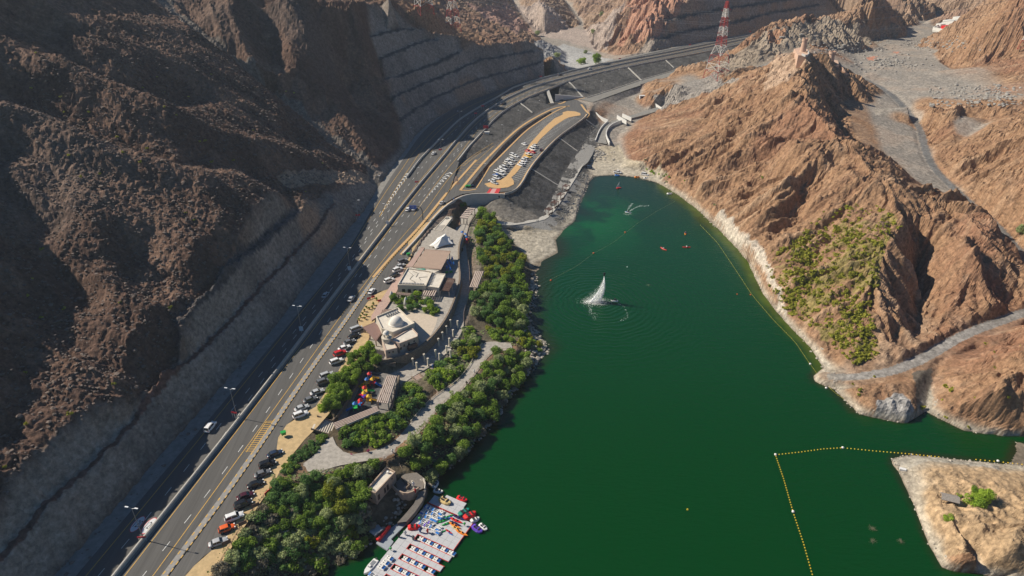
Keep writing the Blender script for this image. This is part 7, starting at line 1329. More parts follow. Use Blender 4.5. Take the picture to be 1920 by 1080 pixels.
# people
def person(pos, rz, label, top, legs, skin=(.28, .15, .09), s=1.0, pose='stand'):
    t = Thing('person', label, 'person', pos, rz); me_ = bpy.data.meshes.new('body'); sw = .12 if pose == 'walk' else .03
    if pose == 'sit': J = [(0, 0, .2), (0, 0, .45), (0, 0, .68), (0, 0, .78), (.02, 0, .93), (.25, -.1, .22), (.5, -.12, .12), (.25, .1, .22), (.5, .12, .12), (.05, -.2, .65), (.22, -.3, .45), (.4, -.25, .5), (.05, .2, .65), (.22, .3, .45), (.4, .25, .5)]
    else: J = [(0, 0, .95), (0, 0, 1.2), (0, 0, 1.42), (0, 0, 1.52), (.01, 0, 1.66), (sw, -.1, .5), (-sw, -.11, .06), (-sw, .1, .5), (sw, .11, .06), (0, -.2, 1.4), (.02, -.3 if pose != 'fly' else -.5, 1.12), (.06, -.3 if pose != 'fly' else -.7, .88 if pose != 'fly' else 1.2), (0, .2, 1.4), (.02, .3 if pose != 'fly' else .5, 1.12), (.06, .3 if pose != 'fly' else .7, .88 if pose != 'fly' else 1.2)]
    E_ = [(0, 1), (1, 2), (2, 3), (3, 4), (0, 5), (5, 6), (0, 7), (7, 8), (2, 9), (9, 10), (10, 11), (2, 12), (12, 13), (13, 14)]; RAD = [.14, .13, .15, .055, .11, .085, .05, .085, .05, .06, .045, .035, .06, .045, .035]
    me_.from_pydata(J, E_, []); o = bpy.data.objects.new('body', me_); scene.collection.objects.link(o); o.parent = t.o; md = o.modifiers.new('skin', 'SKIN'); 
    for i, v in enumerate(me_.skin_vertices[0].data if me_.skin_vertices else []): pass
    if not me_.skin_vertices:
        bm = bmesh.new(); bm.from_mesh(me_); ly = bm.verts.layers.skin.verify(); bm.verts.ensure_lookup_table()
        for i, v in enumerate(bm.verts): v[ly].radius = (RAD[i], RAD[i]); v[ly].use_root = (i == 0)
        bm.to_mesh(me_); bm.free()
    o.modifiers.new('smooth', 'SUBSURF').levels = 1; o.modifiers['smooth'].render_levels = 1; sk = mat('skin_%d' % int(skin[0] * 100), skin, .6, noise=0)
    me_.materials.append(top); b = Bag(); V, F = lathe([(.05, J[4][2] - .16), (.095, J[4][2] - .08), (.1, J[4][2]), (.09, J[4][2] + .04)], 10); b.add(put(V, (.03, 0, 0)), F); t.part(b, 'face', sk, shade=True); b = Bag(); z0 = J[1][2] - .22; V, F = lathe([(.21, z0), (.23, J[2][2] - .12), (.21, J[2][2] + .04), (.08, J[2][2] + .1)], 10); b.add(V, F); t.part(b, 'shirt', top, shade=True)
    if pose != 'sit':
        for s_1 in (-1, 1): b = Bag(); b.tube((0, s_1 * .09, .96), (s_1 * -sw, s_1 * .1, .45), .145, 8, .12); b.tube((s_1 * -sw, s_1 * .1, .46), (s_1 * sw, s_1 * .11, .1), .12, 8, .09); t.part(b, 'trousers_leg', legs)
    b = Bag(); V, F = lathe([(.11, J[4][2] - .02), (.115, J[4][2] + .05), (.08, J[4][2] + .12), (.02, J[4][2] + .14)], 10); b.add(V, F); t.part(b, 'hair', M_black, shade=True); t.o.scale = (s, s, s); return t
CL = {'w': mat('cloth_white', (.65, .64, .62), .9, noise=0), 'k': mat('cloth_black', (.02, .02, .022), .9, noise=0), 'b': mat('cloth_blue', (.04, .10, .30), .9, noise=0), 'r': mat('cloth_red', (.42, .03, .03), .9, noise=0), 'g': mat('cloth_grey', (.18, .18, .19), .9, noise=0), 'j': mat('cloth_jeans', (.05, .07, .13), .9, noise=0)}
for x, y, z, a, l_, lb in [(867, 467 + 4, 6.45, 'k', 'k', 'person in black walking below the tent on the upper promenade'), (858, 640, 6.45, 'w', 'j', 'person in white among the pillars'), (812, 690, 6.5, 'b', 'k', 'person in blue at the top of the timber stairs'), (875, 722, 5.3, 'k', 'k', 'person in black at the bend of the lower promenade'), (878, 660, 5, 'r', 'j', 'person in red on the lower promenade'), (889, 700, 5, 'w', 'w', 'person in white on the lower promenade near the bend'),
                       (736, 850, 7.5, 'w', 'w', 'person in white beside the table at the steps'), (742, 860, 7.2, 'k', 'j', 'person in dark clothes at the top of the office steps'), (842, 590, 6.4, 'g', 'k', 'person in grey under the terrace wall'), (748, 1007, .45, 'k', 'k', 'person in black at the inner dock corner'), (760, 1003, .45, 'w', 'j', 'person in white standing near the inner dock corner'), (788, 998, .45, 'b', 'k', 'person in blue walking on the dock toward the slots'), (802, 999, .45, 'r', 'k', 'person in red and black near the first dock slot'), (775, 1012, .45, 'g', 'g', 'person in grey between the ramp and the dock slots'),
                       (775, 912, 4.65, 'w', 'b', 'person in white in the yard of the boat office'), (779, 924, 4.65, 'r', 'k', 'person in red at the curved wall of the yard'), (936, 372, 12, 'k', 'k', 'person in black on the pavement above the retaining wall'), (848, 378, 11.9, 'k', 'k', 'left one of two people on the pavement by the retaining wall'), (851, 376, 11.9, 'b', 'k', 'right one of two people on the pavement by the retaining wall')]:
    person(P(x, y, z), random.uniform(0, 6), lb, CL[a], CL[l_], pose='walk' if random.random() < .5 else 'stand')
# ------------------------------------------------------------------ on the lake
def on(px, py, z=0.0): return P(px, py, z)
x, y, z = on(1130, 520 + 1, 9.6) ; base = P(1129, 566, 0)
fx, fy = base[0], base[1]; hgt = 9.2
for zc in np.linspace(4, 14, 41):
    if abs(proj(fx, fy, zc)[1] - 519) < 2.2: hgt = zc
fl = person((fx, fy, hgt), 2.0, 'person in black standing on water jets high above the lake', CL['k'], CL['k'], pose='fly')
b = Bag(); b.box((0, 0, .04), .35, .7, .07); fl.part(b, 'jet_board', M_metd)
def spraymat(name, dens, c=(.85, .88, .88)):
    m = bpy.data.materials.new(name); m.use_nodes = True; nt = m.node_tree; b = nt.nodes['Principled BSDF']; b.inputs['Base Color'].default_value = (*c, 1); b.inputs['Roughness'].default_value = .6
    ge = nt.nodes.new('ShaderNodeNewGeometry'); n = nt.nodes.new('ShaderNodeTexNoise'); n.inputs['Scale'].default_value = 2.2; n.inputs['Detail'].default_value = 5; nt.links.new(ge.outputs['Position'], n.inputs['Vector']); r = nt.nodes.new('ShaderNodeMapRange'); r.inputs[1].default_value = .32; r.inputs[2].default_value = .62; r.inputs[4].default_value = dens; nt.links.new(n.outputs['Fac'], r.inputs[0]); nt.links.new(r.outputs[0], b.inputs['Alpha']); return m
M_jet = spraymat('water_jet', 1.0, (.96, .97, .97))
t = Thing('water_jets', 'two white water jets falling from the flying person to the lake', 'water jet', (fx, fy, 0)); rj = random.Random(3)
for s_1 in (-1, 1):
    b = Bag(); pr = None
    for k in range(9):
        u = k / 8; c = ((-5.2 * u ** 1.9 if s_1 < 0 else -1.6 * u ** 3 + .8 * math.sin(3 * u)) , s_1 * .5 * u, hgt * (1 - u)); r_ = .08 + .5 * u
        if pr: b.tube(pr[0], c, pr[1], 8, r_)
        pr = (c, r_)
    t.part(b, 'jet', M_jet, shade=True)
b = Bag()
for i in range(9000):
    u = rj.random() ** .6; k = rj.random(); cx_ = -5.4 * u ** 1.8 * k + (.8 * math.sin(3 * u) - 1.6 * u ** 3) * (1 - k); z_ = hgt * (1 - u) * rj.uniform(.85, 1) if rj.random() < .8 else rj.uniform(0, 1.2)
    if z_ < 1.3: cx_ = rj.gauss(-3.2, 2.6); yy = rj.gauss(-.4, 1.3); z_ *= rj.random()
    else: yy = rj.gauss(0, .3 + .7 * u); cx_ -= abs(rj.gauss(0, 2.2)) * u * (rj.random() < .3)
    s_1 = rj.uniform(.03, .10); b.v += [(cx_, yy - s_1, z_), (cx_ + s_1, yy, z_ + s_1), (cx_, yy + s_1, z_)]; b.f.append((len(b.v) - 3, len(b.v) - 2, len(b.v) - 1))
o = t.part(b, 'droplets', mat('spray_white', (.95, .96, .96), .6, noise=0)); o['kind'] = 'stuff'
def foam(name, pts, w, label, seed=1, n=30):
    r_ = random.Random(seed); ln = resample([tuple(p) for p in pts], .8); b = Bag(); nm = normals2(ln)
    for k in range(n * len(ln) // 4):
        i = r_.randrange(len(ln)); ww = w * (.4 + 1.0 * i / len(ln)); q = ln[i, :2] + nm[i] * r_.gauss(0, ww * .4); s_1 = r_.uniform(.06, .22); m_ = 5; b.add([(q[0] + s_1 * math.cos(6.28 * j / m_) * r_.uniform(.7, 1.4), q[1] + s_1 * .7 * math.sin(6.28 * j / m_), .02 + .03 * r_.random()) for j in range(m_)], [tuple(range(m_))])
    o = b.make(name, mat('foam_white', (.75, .78, .76), .7, noise=0)); tag(o, label, None, None, 'stuff'); return o
foam('foam_patch', [P(1097, 567, 0), P(1112, 562, 0), P(1130, 565, 0)], 1.8, None, 2, 70); foam('foam_patch', [P(1105, 572, 0), P(1110, 585, 0), P(1114, 600, 0)], 2.2, None, 4, 12)
foam('foam_patch', [P(1160, 570, 0), P(1172, 576, 0), P(1178, 592, 0), P(1160, 604, 0)], .8, None, 3, 5)
def jetski(px, py, rz, label, col, label2):
    p = P(px, py, 0); t = Thing('jet_ski', label, 'jet ski', p, rz); b = Bag(); b.add(*loft([(-1.5, .5, 0, .45, .1), (0, .58, 0, .6, .15), (1.0, .45, .05, .6, .15), (1.65, .08, .3, .6, .02)])); t.part(b, 'hull', M_boatw); b = Bag(); b.box((-.4, 0, .75), 1.3, .4, .3); t.part(b, 'seat', M_black); b = Bag(); b.box((.5, 0, .85), .12, .8, .08); t.part(b, 'handlebar', M_metd); b = Bag(); b.box((.8, 0, .62), .9, .5, .12); t.part(b, 'cowl', col)
    person((p[0] - .3 * math.cos(rz), p[1] - .3 * math.sin(rz), .65), rz, label2, CL['k'], CL['k'], pose='sit'); return t
jetski(1152, 565, math.pi - .1, 'white and black jet ski beside the water jets', M_black, 'person in black sitting on the jet ski by the water jets')
jetski(1177, 399, 2.9, 'jet ski turning with a forked white wake', M_boatb, 'person riding the jet ski that leaves a wake')
foam('foam_wake', [P(1178, 398, 0), P(1186, 392, 0), P(1200, 386, 0), P(1216, 386, 0)], .9, None, 5, 26); foam('foam_wake', [P(1176, 396, 0), P(1180, 388, 0), P(1186, 382, 0)], .7, None, 6, 22); foam('foam_wake', [P(1170, 401, 0), P(1178, 403, 0), P(1184, 399, 0)], .7, None, 7, 22)
# small sail craft
p = P(1160, 353, 0); t = Thing('sail_boat', 'tiny white sailing dinghy with red hull near the beach', 'boat', p, .3); b = Bag(); b.add(*loft([(-1.5, .5, 0, .4, .1), (0, .6, 0, .45, .1), (1.7, .05, .15, .5, .01)])); t.part(b, 'hull', M_kr); b = Bag(); b.tube((.3, 0, .3), (.3, 0, 4.2), .05, 6); t.part(b, 'mast', M_boatw); b = Bag(); b.add([(.25, 0, .8), (-1.4, .25, .8), (.25, 0, 4.1), (.25, .05, .8), (-1.4, .3, .8), (.25, .05, 4.1)], [(0, 1, 2), (5, 4, 3), (0, 2, 5, 3), (0, 3, 4, 1), (1, 4, 5, 2)]); t.part(b, 'sail', M_boatw)
for px, py, rz, m_, lb, pl_ in [(1244, 467, 2.2, M_kr, 'red kayak left of the pair on the lake', 1), (1287, 464, -.05, M_kr, 'long red kayak seen side on', 1), (1285, 438, 1.3, M_or, 'orange kayak farther out than the red ones', 1)]:
    boat('k', P(px, py, 0), rz, lb, 'kayaks on the lake', m_, 1.25); q = P(px, py, 0); person((q[0], q[1], .1), rz, 'person paddling the ' + lb, CL['b' if m_ is M_or else 'w'], CL['k'], pose='sit')
for px, py, rz, m_, lb in [(1255, 364, .2, M_boatw, 'white moored boat beside the bushes at the right end of the beach'), (1157, 329.5, -.2, M_boatb, 'small blue and white boat pulled to the beach'), (1194, 333, .1, M_or, 'small brown boat at the beach edge'), (1211, 335, .1, M_boatw, 'small white boat at the beach edge below the SUV')]:
    boat('t', P(px, py, 0), rz, lb, 'small boats along the beach', m_, 1.2)
# buoy lines
def buoy_line(label, pts, step, m_float, big=(), r_=.22, rope=True, m_big=None):
    ln = resample([P(x, y, 0) for x, y in pts], step); t = Thing('buoy_line', label, 'buoy line', (ln[0][0], ln[0][1], 0)); q = t.l([tuple(p) for p in ln]); proto = None
    if rope: b = Bag(); b.wall(resample(np.array(q), 3), .07, -.02, .05); t.part(b, 'rope', m_float)
    for i, p in enumerate(q):
        if proto is None: b = Bag(); V, F = lathe([(.05, -.1), (r_, 0), (r_ * .9, .15), (.05, .28)], 8); b.add(V, F); proto = t.part(b, 'float', m_float, shade=True); proto.location = (p[0], p[1], 0)
        elif i < 280: c = proto.copy(); scene.collection.objects.link(c); c.location = (p[0], p[1], 0)
    for x, y in big:
        w_ = P(x, y, 0); l_ = t.l([w_])[0]; b = Bag(); V, F = lathe([(.1, -.1), (.42, .05), (.42, .35), (.1, .55)], 10); b.add(put(V, (l_[0], l_[1], 0)), F); t.part(b, 'marker_buoy', m_big or M_boatw, shade=True)
M_yf = mat('yellow_float', (.75, .50, .03), .5, noise=0); M_of = mat('orange_float', (.70, .10, .02), .5, noise=0)
buoy_line('yellow float line running down from the white corner buoy to the bottom edge', [(1455, 856), (1470, 900), (1487, 960), (1507, 1020), (1528, 1095)], .95, M_yf, [(1454, 853), (1487, 960)], .2, False)
buoy_line('yellow float line from the white corner buoy toward the peninsula', [(1455, 853), (1500, 848), (1545, 842), (1580, 840), (1640, 846), (1700, 851), (1760, 857)], 1.1, M_yf, [(1580, 840)], .2, False)
buoy_line('short yellow float line along the top of the peninsula', [(1830, 862), (1872, 866), (1925, 872)], 1.3, M_yf, [(1871, 865)], .2, False)
buoy_line('long thin float line following the algae strip along the right shore', [(1313, 422), (1345, 455), (1384, 513), (1410, 553), (1450, 600), (1490, 640), (1519, 683), (1545, 718), (1572, 742), (1610, 765)], 4, mat('olive_rope', (.35, .30, .05), .7, noise=0), [(1519, 683), (1549, 728)], .14, True)
buoy_line('thin float line crossing the lake from the belt to the beach side', [(1030, 526), (1080, 500), (1113, 475), (1150, 455), (1195, 419), (1230, 397), (1265, 378)], 5, mat('green_rope', (.16, .20, .10), .7, noise=0), [(1033, 526), (1113, 475), (1172, 436)], .12, True, M_of)
for x, y, m_, lb, c_ in [(1289, 956, M_yf, 'single small yellow float alone in the lower lake', 'buoy'), (1176, 501, M_boatw, 'single small white float in the middle of the lake', 'buoy'), (1382, 552, M_of, 'small red float on the shore side line', 'buoy'), (1407, 553, M_of, 'small orange float below the right slope', 'buoy')]:
    p = P(x, y, 0); b = Bag(); V, F = lathe([(.05, -.1), (.3, .05), (.28, .3), (.05, .45)], 10); b.add(put(V, p), F); tag(b.make('float_buoy', m_, None, True), lb, c_)
# half sunk dead bushes
for x, y, lb in [(1636, 992, 'dead twiggy bush standing in the water left of the peninsula'), (1689, 1016, 'smaller dead bush in the water nearer the peninsula'), (1216, 535, 'dark dead bush tops showing above the mid lake water'), (1637, 1015, 'faint sunken twigs below the larger dead bush')]:
    p = P(x, y, 0); b = Bag(); r_ = random.Random(int(x))
    for k in range(46): a = r_.uniform(0, 6.28); e = r_.uniform(.05, .9); l_ = r_.uniform(.4, 1.3); c = (r_.gauss(0, .35), r_.gauss(0, .25), -.1); b.tube(c, (c[0] + l_ * math.cos(a) * math.cos(e), c[1] + l_ * math.sin(a) * math.cos(e), c[2] + l_ * math.sin(e) * .8), .035, 3, .01)
    o = b.make('dead_bush', mat('dead_wood', (.22, .19, .13), .9, noise=.2)); o.location = p; tag(o, lb, 'dead bush')
# playgrounds
def play_tower(px, py, z, label, roof, body, slide, rz, h=2.4, group='playground towers'):
    p = P(px, py, z); h = 2.1; t = Thing('play_tower', label, 'play equipment', p, rz, group)
    for sx in (-.7, .7):
        for sy in (-.7, .7): b = Bag(); b.tube((sx, sy, 0), (sx, sy, h + .6), .09, 6); t.part(b, 'post', body)
    b = Bag(); b.box((0, 0, h * .5), 1.5, 1.5, .15); t.part(b, 'platform', body); b = Bag(); V, F = lathe([(.95, h + .5), (.9, h + .56), (.08, h + 1.25)], 6); b.add(V, F); t.part(b, 'roof', roof)
    b = Bag(); V = [(.75, -.4, h * .5 + .1), (.75, .4, h * .5 + .1), (3.1, .4, .15), (3.1, -.4, .15), (.75, -.4, h * .5 + .35), (.75, .4, h * .5 + .35), (3.1, .4, .4), (3.1, -.4, .4)]; b.add(V, [(0, 1, 2, 3), (0, 3, 7, 4), (1, 5, 6, 2), (3, 2, 6, 7)]); t.part(b, 'slide', slide)
    b = Bag(); b.box((-.8, 0, h * .5 + .4), .1, 1.4, .7); t.part(b, 'panel', slide); return t
Yl = PAINTS['yellow']; Rd = M_kr; Bl = M_boatb; Gn = M_gr
for a in [(694, 712, 8.3, 'topmost playground tower with red roof and yellow slide', Rd, Bl, Yl, .2), (689, 722, 8.3, 'playground tower with blue disc roof', Bl, Yl, Yl, 3.6), (700, 722, 8.3, 'small playground tower with blue slide on the right', Yl, Rd, Bl, -.3), (685, 738, 8.3, 'playground tower with red roof and green slide in the middle', Rd, Yl, Gn, .4), (684, 748, 8.3, 'pink and yellow roofed playground tower', Yl, M_pw, Rd, 2.5), (693, 754, 8.3, 'low playground tower with spiral yellow slide', Yl, Yl, Yl, .1), (677, 762, 8.3, 'playground tower with big red dome near the lower end', Rd, Bl, Rd, 2.6), (667, 768, 8.3, 'lowest playground tower with blue roof', Bl, Gn, Bl, 3.4),
          (873, 448, 6.5, 'small blue play tower by the lakeside belt near the tent', Bl, Bl, Bl, .5), (876, 458, 6.5, 'small red play tower with orange slide near the tent', Rd, Rd, M_or, 2.8), (867, 444, 6.5, 'second blue play tower next to the upper promenade', Bl, Rd, Bl, 2)]: play_tower(*a)
# blue parasols and chairs on the restaurant terrace
par = None
for i, (x, y) in enumerate([(839, 498), (843, 494), (846, 499), (842, 504), (848, 490), (851, 500), (838, 507), (832, 548), (845, 510)]):
    p = P(x, y, TERR + .02)
    lb = ['blue parasol nearest the canopy corner', 'blue parasol behind the nearest one', 'blue parasol in the middle of the terrace group', 'blue parasol low in the terrace group', 'farthest blue parasol of the terrace group', 'blue parasol beside the terrace wall', 'blue parasol close to the annex', 'blue parasol under the dark brown pergola edge', 'blue parasol at the near end by the wall'][i]
    if par is None:
        t = Thing('parasol', lb, 'parasol', p, 0, 'closed and open blue parasols on the terrace'); b = Bag(); b.tube((0, 0, 0), (0, 0, 2.6), .05, 6); t.part(b, 'pole', M_mets); b = Bag(); V, F = lathe([(.55, 1.2), (.35, 2.0), (.06, 2.7)], 8); b.add(V, F); t.part(b, 'cloth', M_boatb); par = t.o
    else: c_ = copy_tree(par); c_.location = p; c_['label'] = lb
for i, (x, y, cc) in enumerate([(838, 513, 'green'), (846, 512, 'green'), (692, 562, 'red'), (712, 566, 'red'), (700, 559, 'red')]):
    z_ = TERR + .02 if i < 2 else Q(x, y, zs)[2] + .1; p = P(x, y, z_); t = Thing('bench', ['green seat left on the restaurant terrace', 'green seat right on the restaurant terrace', 'red bench on the tan pavement by the potted shrubs', 'red bench near the striped forecourt', 'small red bench at the top of the pavement'][i], 'bench', p, .4); b = Bag(); b.box((0, 0, .45), 1.4, .5, .1); t.part(b, 'seat', PAINTS[cc]); b = Bag(); b.box((0, .25, .75), 1.4, .08, .5); t.part(b, 'backrest', PAINTS[cc])
    for s_1 in (-.55, .55): b = Bag(); b.box((s_1, 0, .2), .1, .45, .4); t.part(b, 'leg', M_metd)
# domed garden rocks by the restaurant
for x, y, lb in [(735, 555, 'left tall pale conical sculpture in the restaurant garden'), (762, 566, 'right tall pale conical sculpture in the restaurant garden')]:
    p = P(x, y + 6, TERR); t = Thing('cone_sculpture', lb, 'sculpture', p); b = Bag(); V, F = lathe([(1.2, 0), (1.0, 1.5), (.6, 3.0), (.1, 3.9)], 12); b.add(V, F); t.part(b, 'shell', mat('pale_stone', (.45, .44, .42), .8, noise=.1), shade=True)
# ------------------------------------------------------------------ watch towers, pylons, far buildings
M_tw = mat('tower_render', (.55, .37, .27), .9, noise=.08, scale=.6, bump=.02)
def tower(px, py, z, label, r=2.3, h=9.5):
    p = P(px, py, z); t = Thing('watch_tower', label, 'watch tower', p); b = Bag(); V, F = lathe([(r * 1.12, -4), (r * 1.05, 0), (r * .82, h - 1.6), (r * .98, h - 1.55), (r * .98, h), (r * .7, h), (r * .7, h - .9)], 20); b.add(V, F[:-1]); t.part(b, 'shaft', M_tw)
    V, F = lathe([(r * .7, h - 1.0), (r * .2, h - .98)], 20); b = Bag(); b.add(V, F); t.part(b, 'roof', mat('tower_roof', (.30, .18, .12), .9))
    for k in range(10): a = k * .628; b = Bag(); b.box((r * .86 * math.cos(a), r * .86 * math.sin(a), h + .25), .5, .5, .5, a); t.part(b, 'battlement', M_tw)
    return t
tz = CR[6][2]
t = tower(1505, 97, tz + 2, 'slender round tan watch tower on the highest point of the brown ridge', 1.9, 8.5)
b = Bag(); q = LZ([(1488, 95, tz + 1), (1496, 107, tz + 1), (1512, 108, tz + 1), (1517, 98, tz + 1), (1505, 91, tz + 1)]); b.prism([p[:2] for p in q], tz - 7, tz + 2.2); w_ = b.make('tower_terrace', M_tw); tag(w_, 'square tan masonry terrace carrying the slender watch tower', 'terrace')
b = Bag(); b.wall(resample(LZ([(1503, 104, tz + 2), (1511, 107, tz + 2), (1516, 104, tz + 2), (1515, 97, tz + 2)]), 1.5), .5, 0, 1.3); tag(b.make('parapet', mat('pale_stone', (.45, .44, .42))), 'small white parapet at the foot of the slender watch tower', 'wall')
t = tower(1556, 120, 50, 'stout round tan watch tower on the lower shoulder behind the ridge', 2.4, 8.5)
b = Bag(); q = LZ([(1543, 118, 49), (1553, 125, 49), (1573, 125, 49), (1570, 116, 49), (1556, 113, 49)]); b.prism([p[:2] for p in q], 40, 50); tag(b.make('tower_terrace', M_tw), 'round edged tan terrace under the stout watch tower', 'terrace')
b = Bag(); ln = [P(1573, 120, 50), P(1583, 135, 46), P(1590, 147, 41), P(1602, 150, 36)]; ln = resample(ln, 2); ln[:, 2] = np.maximum(ln[:, 2], [gz(p[0], p[1]) for p in ln]); b.wall(ln, .8, -6, 1.2); tag(b.make('stair_wall', M_tw), 'tan stepped wall descending from the stout watch tower to the gravel plain', 'wall')
M_pr = mat('pylon_red', (.33, .035, .03), .6, noise=.08); M_pwh = mat('pylon_white', (.62, .60, .56), .6, noise=.05)
PTOP = []
def pylon(loc, h, label, hb=7.5, rz=.6):
    t = Thing('pylon', label, 'pylon', loc, rz, 'red and white power pylons'); nb = 9; zs_ = [0, .12, .21, .32, .44, .56, .68, .80, .91, 1.0]
    wd = lambda u: hb * (1 - u) ** 1.25 * .88 + .75 if u < .32 else hb * (.68 ** 1.25) * .88 * (1 - (u - .32) / .68) ** .8 * .62 + .75 + (hb * (.68 ** 1.25) * .88 * .38) * max(0, 1 - (u - .32) / .12)
    for k in range(nb):
        b = Bag(); u0, u1 = zs_[k], zs_[k + 1]; w0, w1 = wd(u0), wd(u1); z0, z1 = h * u0, h * u1; c0 = [(w0 * a, w0 * c, z0) for a, c in ((-1, -1), (1, -1), (1, 1), (-1, 1))]; c1 = [(w1 * a, w1 * c, z1) for a, c in ((-1, -1), (1, -1), (1, 1), (-1, 1))]; r_ = .24
        for i in range(4):
            j = (i + 1) % 4; b.tube(c0[i], c1[i], r_, 4); b.tube(c1[i], c1[j], .14, 4)
            n_ = max(1, int(round((z1 - z0) / (w0 + w1) * 1.2)))
            for m_ in range(n_):
                f0, f1 = m_ / n_, (m_ + 1) / n_; L0 = Vector(c0[i]).lerp(Vector(c1[i]), f0); L1 = Vector(c0[i]).lerp(Vector(c1[i]), f1); R0 = Vector(c0[j]).lerp(Vector(c1[j]), f0); R1 = Vector(c0[j]).lerp(Vector(c1[j]), f1); b.tube(L0, R1, .13, 3); b.tube(R0, L1, .13, 3)
                if k >= 3: b.tube(L1, R1, .12, 3)
        t.part(b, 'lattice_section', M_pr if k % 2 == 0 else M_pwh)
    arms = []
    for u in (.60, .74, .88):
        for s_1 in (-1, 1):
            b = Bag(); w_ = wd(u); tip = (s_1 * (w_ + 4.6), 0, h * u + .6)
            for sy in (-1, 1): b.tube((s_1 * w_, sy * w_, h * u), tip, .12, 4); b.tube((s_1 * w_ * .9, sy * w_ * .9, h * (u + .035)), tip, .12, 4)
            t.part(b, 'cross_arm', M_pr if u != .74 else M_pwh); b = Bag(); b.tube(tip, (tip[0], 0, tip[2] - 2.2), .14, 5); t.part(b, 'insulator', M_metd); c, s__ = math.cos(rz), math.sin(rz); arms.append(Vector((loc[0] + tip[0] * c, loc[1] + tip[0] * s__, loc[2] + tip[2] - 2.2)))
    arms.append(Vector((loc[0], loc[1], loc[2] + h))); return arms
q = hit(1343, 146, HF); A1_ = pylon((q[0], q[1], q[2] - .5), 58, 'tall red and white lattice pylon on the gray spur beside the highway')
q = hit(850, 58, HF); A2_ = pylon((q[0], q[1], q[2] - .5), 60, 'red and white pylon cut off by the top edge, behind the stepped cliff', 5.5)
q = hit(795, 26, HF); A3_ = pylon((q[0], q[1], q[2] - .5), 60, 'leftmost pylon on the brown mountain, only its white legs in view', 6.5)
q = hit(1935, 92, HF); A4_ = pylon((q[0], q[1], q[2] - .5), 58, 'pylon at the right edge with only its white and red foot in view')
def wires(a, b_, label, sag=7):
    t = Thing('power_line', label, 'power line', tuple(a[0]), 0, 'power lines')
    for p, q in zip(a, b_):
        b = Bag(); pr = None
        for k in range(15): u = k / 14; r_ = p.lerp(q, u); r_.z -= sag * 4 * u * (1 - u); r_ = r_ - Vector(a[0]); 
        pts = []
        for k in range(15): u = k / 14; r_ = p.lerp(q, u); r_.z -= sag * 4 * u * (1 - u); pts.append(r_ - Vector(a[0]))
        for c, d in zip(pts[:-1], pts[1:]): b.tube(c, d, .06, 3)
        t.part(b, 'wire', M_mets)
wires(A1_, A4_, 'row of grey power wires from the gray spur pylon to the right edge'); wires(A1_, A2_, 'row of grey power wires from the gray spur pylon over the highway to the left'); wires(A2_, A3_, 'short row of wires between the two left pylons', 3)
off_ = [v + Vector((-160, -60, 10)) for v in A3_]; wires(A3_, off_, 'row of wires leaving the picture at the top left')
# white works compound
def wb(px, py, z, sx, sy, sz, rz, m, t, name): p = P(px, py, z); l_ = t.l([p])[0]; b = Bag(); b.box((l_[0], l_[1], sz / 2), sx, sy, sz, rz); t.part(b, name, m)
p = P(1790, 72, 31); t = Thing('works_compound', 'walled white works compound with a red container on the far gravel plain', 'compound', (p[0], p[1], gz(p[0], p[1])))
M_cw = mat('compound_white', (.66, .65, .60), .8, noise=.04, scale=.3); gw = LZ([(1744, 72, 31), (1779, 79, 31), (1826, 62, 31), (1770, 57, 31)]); l_ = t.l(gw); b = Bag(); b.prism([q[:2] for q in l_], -1, .4); t.part(b, 'yard', M_cw)
b = Bag(); ll = np.array([(a[0], a[1], 0) for a in (l_ + l_[:1])]); b.wall(ll, .6, 0, 3.0); t.part(b, 'boundary_wall', M_cw)
wb(1785, 66, 31, 12, 20, 6, .5, M_cw, t, 'hall'); wb(1798, 61, 31, 10, 16, 7, .5, M_cw, t, 'hall'); wb(1768, 69, 31, 9, 4, 3.2, .5, M_kr, t, 'red_container'); wb(1778, 69, 31, 5, 4, 3, .5, PAINTS['maroon'], t, 'container'); wb(1758, 66, 31, 8, 5, 3.5, .5, M_cw, t, 'office'); wb(1750, 70, 31, 5, 3, 2.4, .5, M_cw, t, 'cabin')
# hut on the peninsula
q = hit(1777, 942, HF); t = Thing('hut', 'open grey thatched hut on posts on the dry peninsula', 'hut', (q[0], q[1], q[2] - .1), -.35); b = Bag(); M_th = mat('grey_thatch', (.28, .25, .22), .95, noise=.25, scale=3, bump=.05)
b.add([(-2.3, -1.5, 2.0), (2.3, -1.5, 2.0), (2.3, 0, 2.9), (-2.3, 0, 2.9), (2.3, 1.5, 2.0), (-2.3, 1.5, 2.0), (-2.3, -1.5, 1.85), (2.3, -1.5, 1.85), (2.3, 0, 2.75), (-2.3, 0, 2.75), (2.3, 1.5, 1.85), (-2.3, 1.5, 1.85)], [(0, 1, 2, 3), (3, 2, 4, 5), (6, 9, 8, 7), (9, 11, 10, 8), (0, 6, 7, 1), (5, 4, 10, 11), (0, 3, 9, 6), (3, 5, 11, 9), (1, 7, 8, 2), (2, 8, 10, 4)]); t.part(b, 'roof', M_th)
for sx in (-2, 0, 2):
    for sy in (-1.2, 1.2): b = Bag(); b.tube((sx, sy, 0), (sx, sy, 2.1), .08, 6); t.part(b, 'post', M_bark)
b = Bag(); b.box((0, 0, .3), 3.8, 2.2, .12); t.part(b, 'platform', M_bark)
q = hit(1692, 882, HF); b = Bag(); b.box((0, 0, .4), 1.8, .9, .7, -.4); o = b.make('white_crate', M_boatw); o.location = q; tag(o, 'white boxy object lying on the tip of the peninsula', 'box')
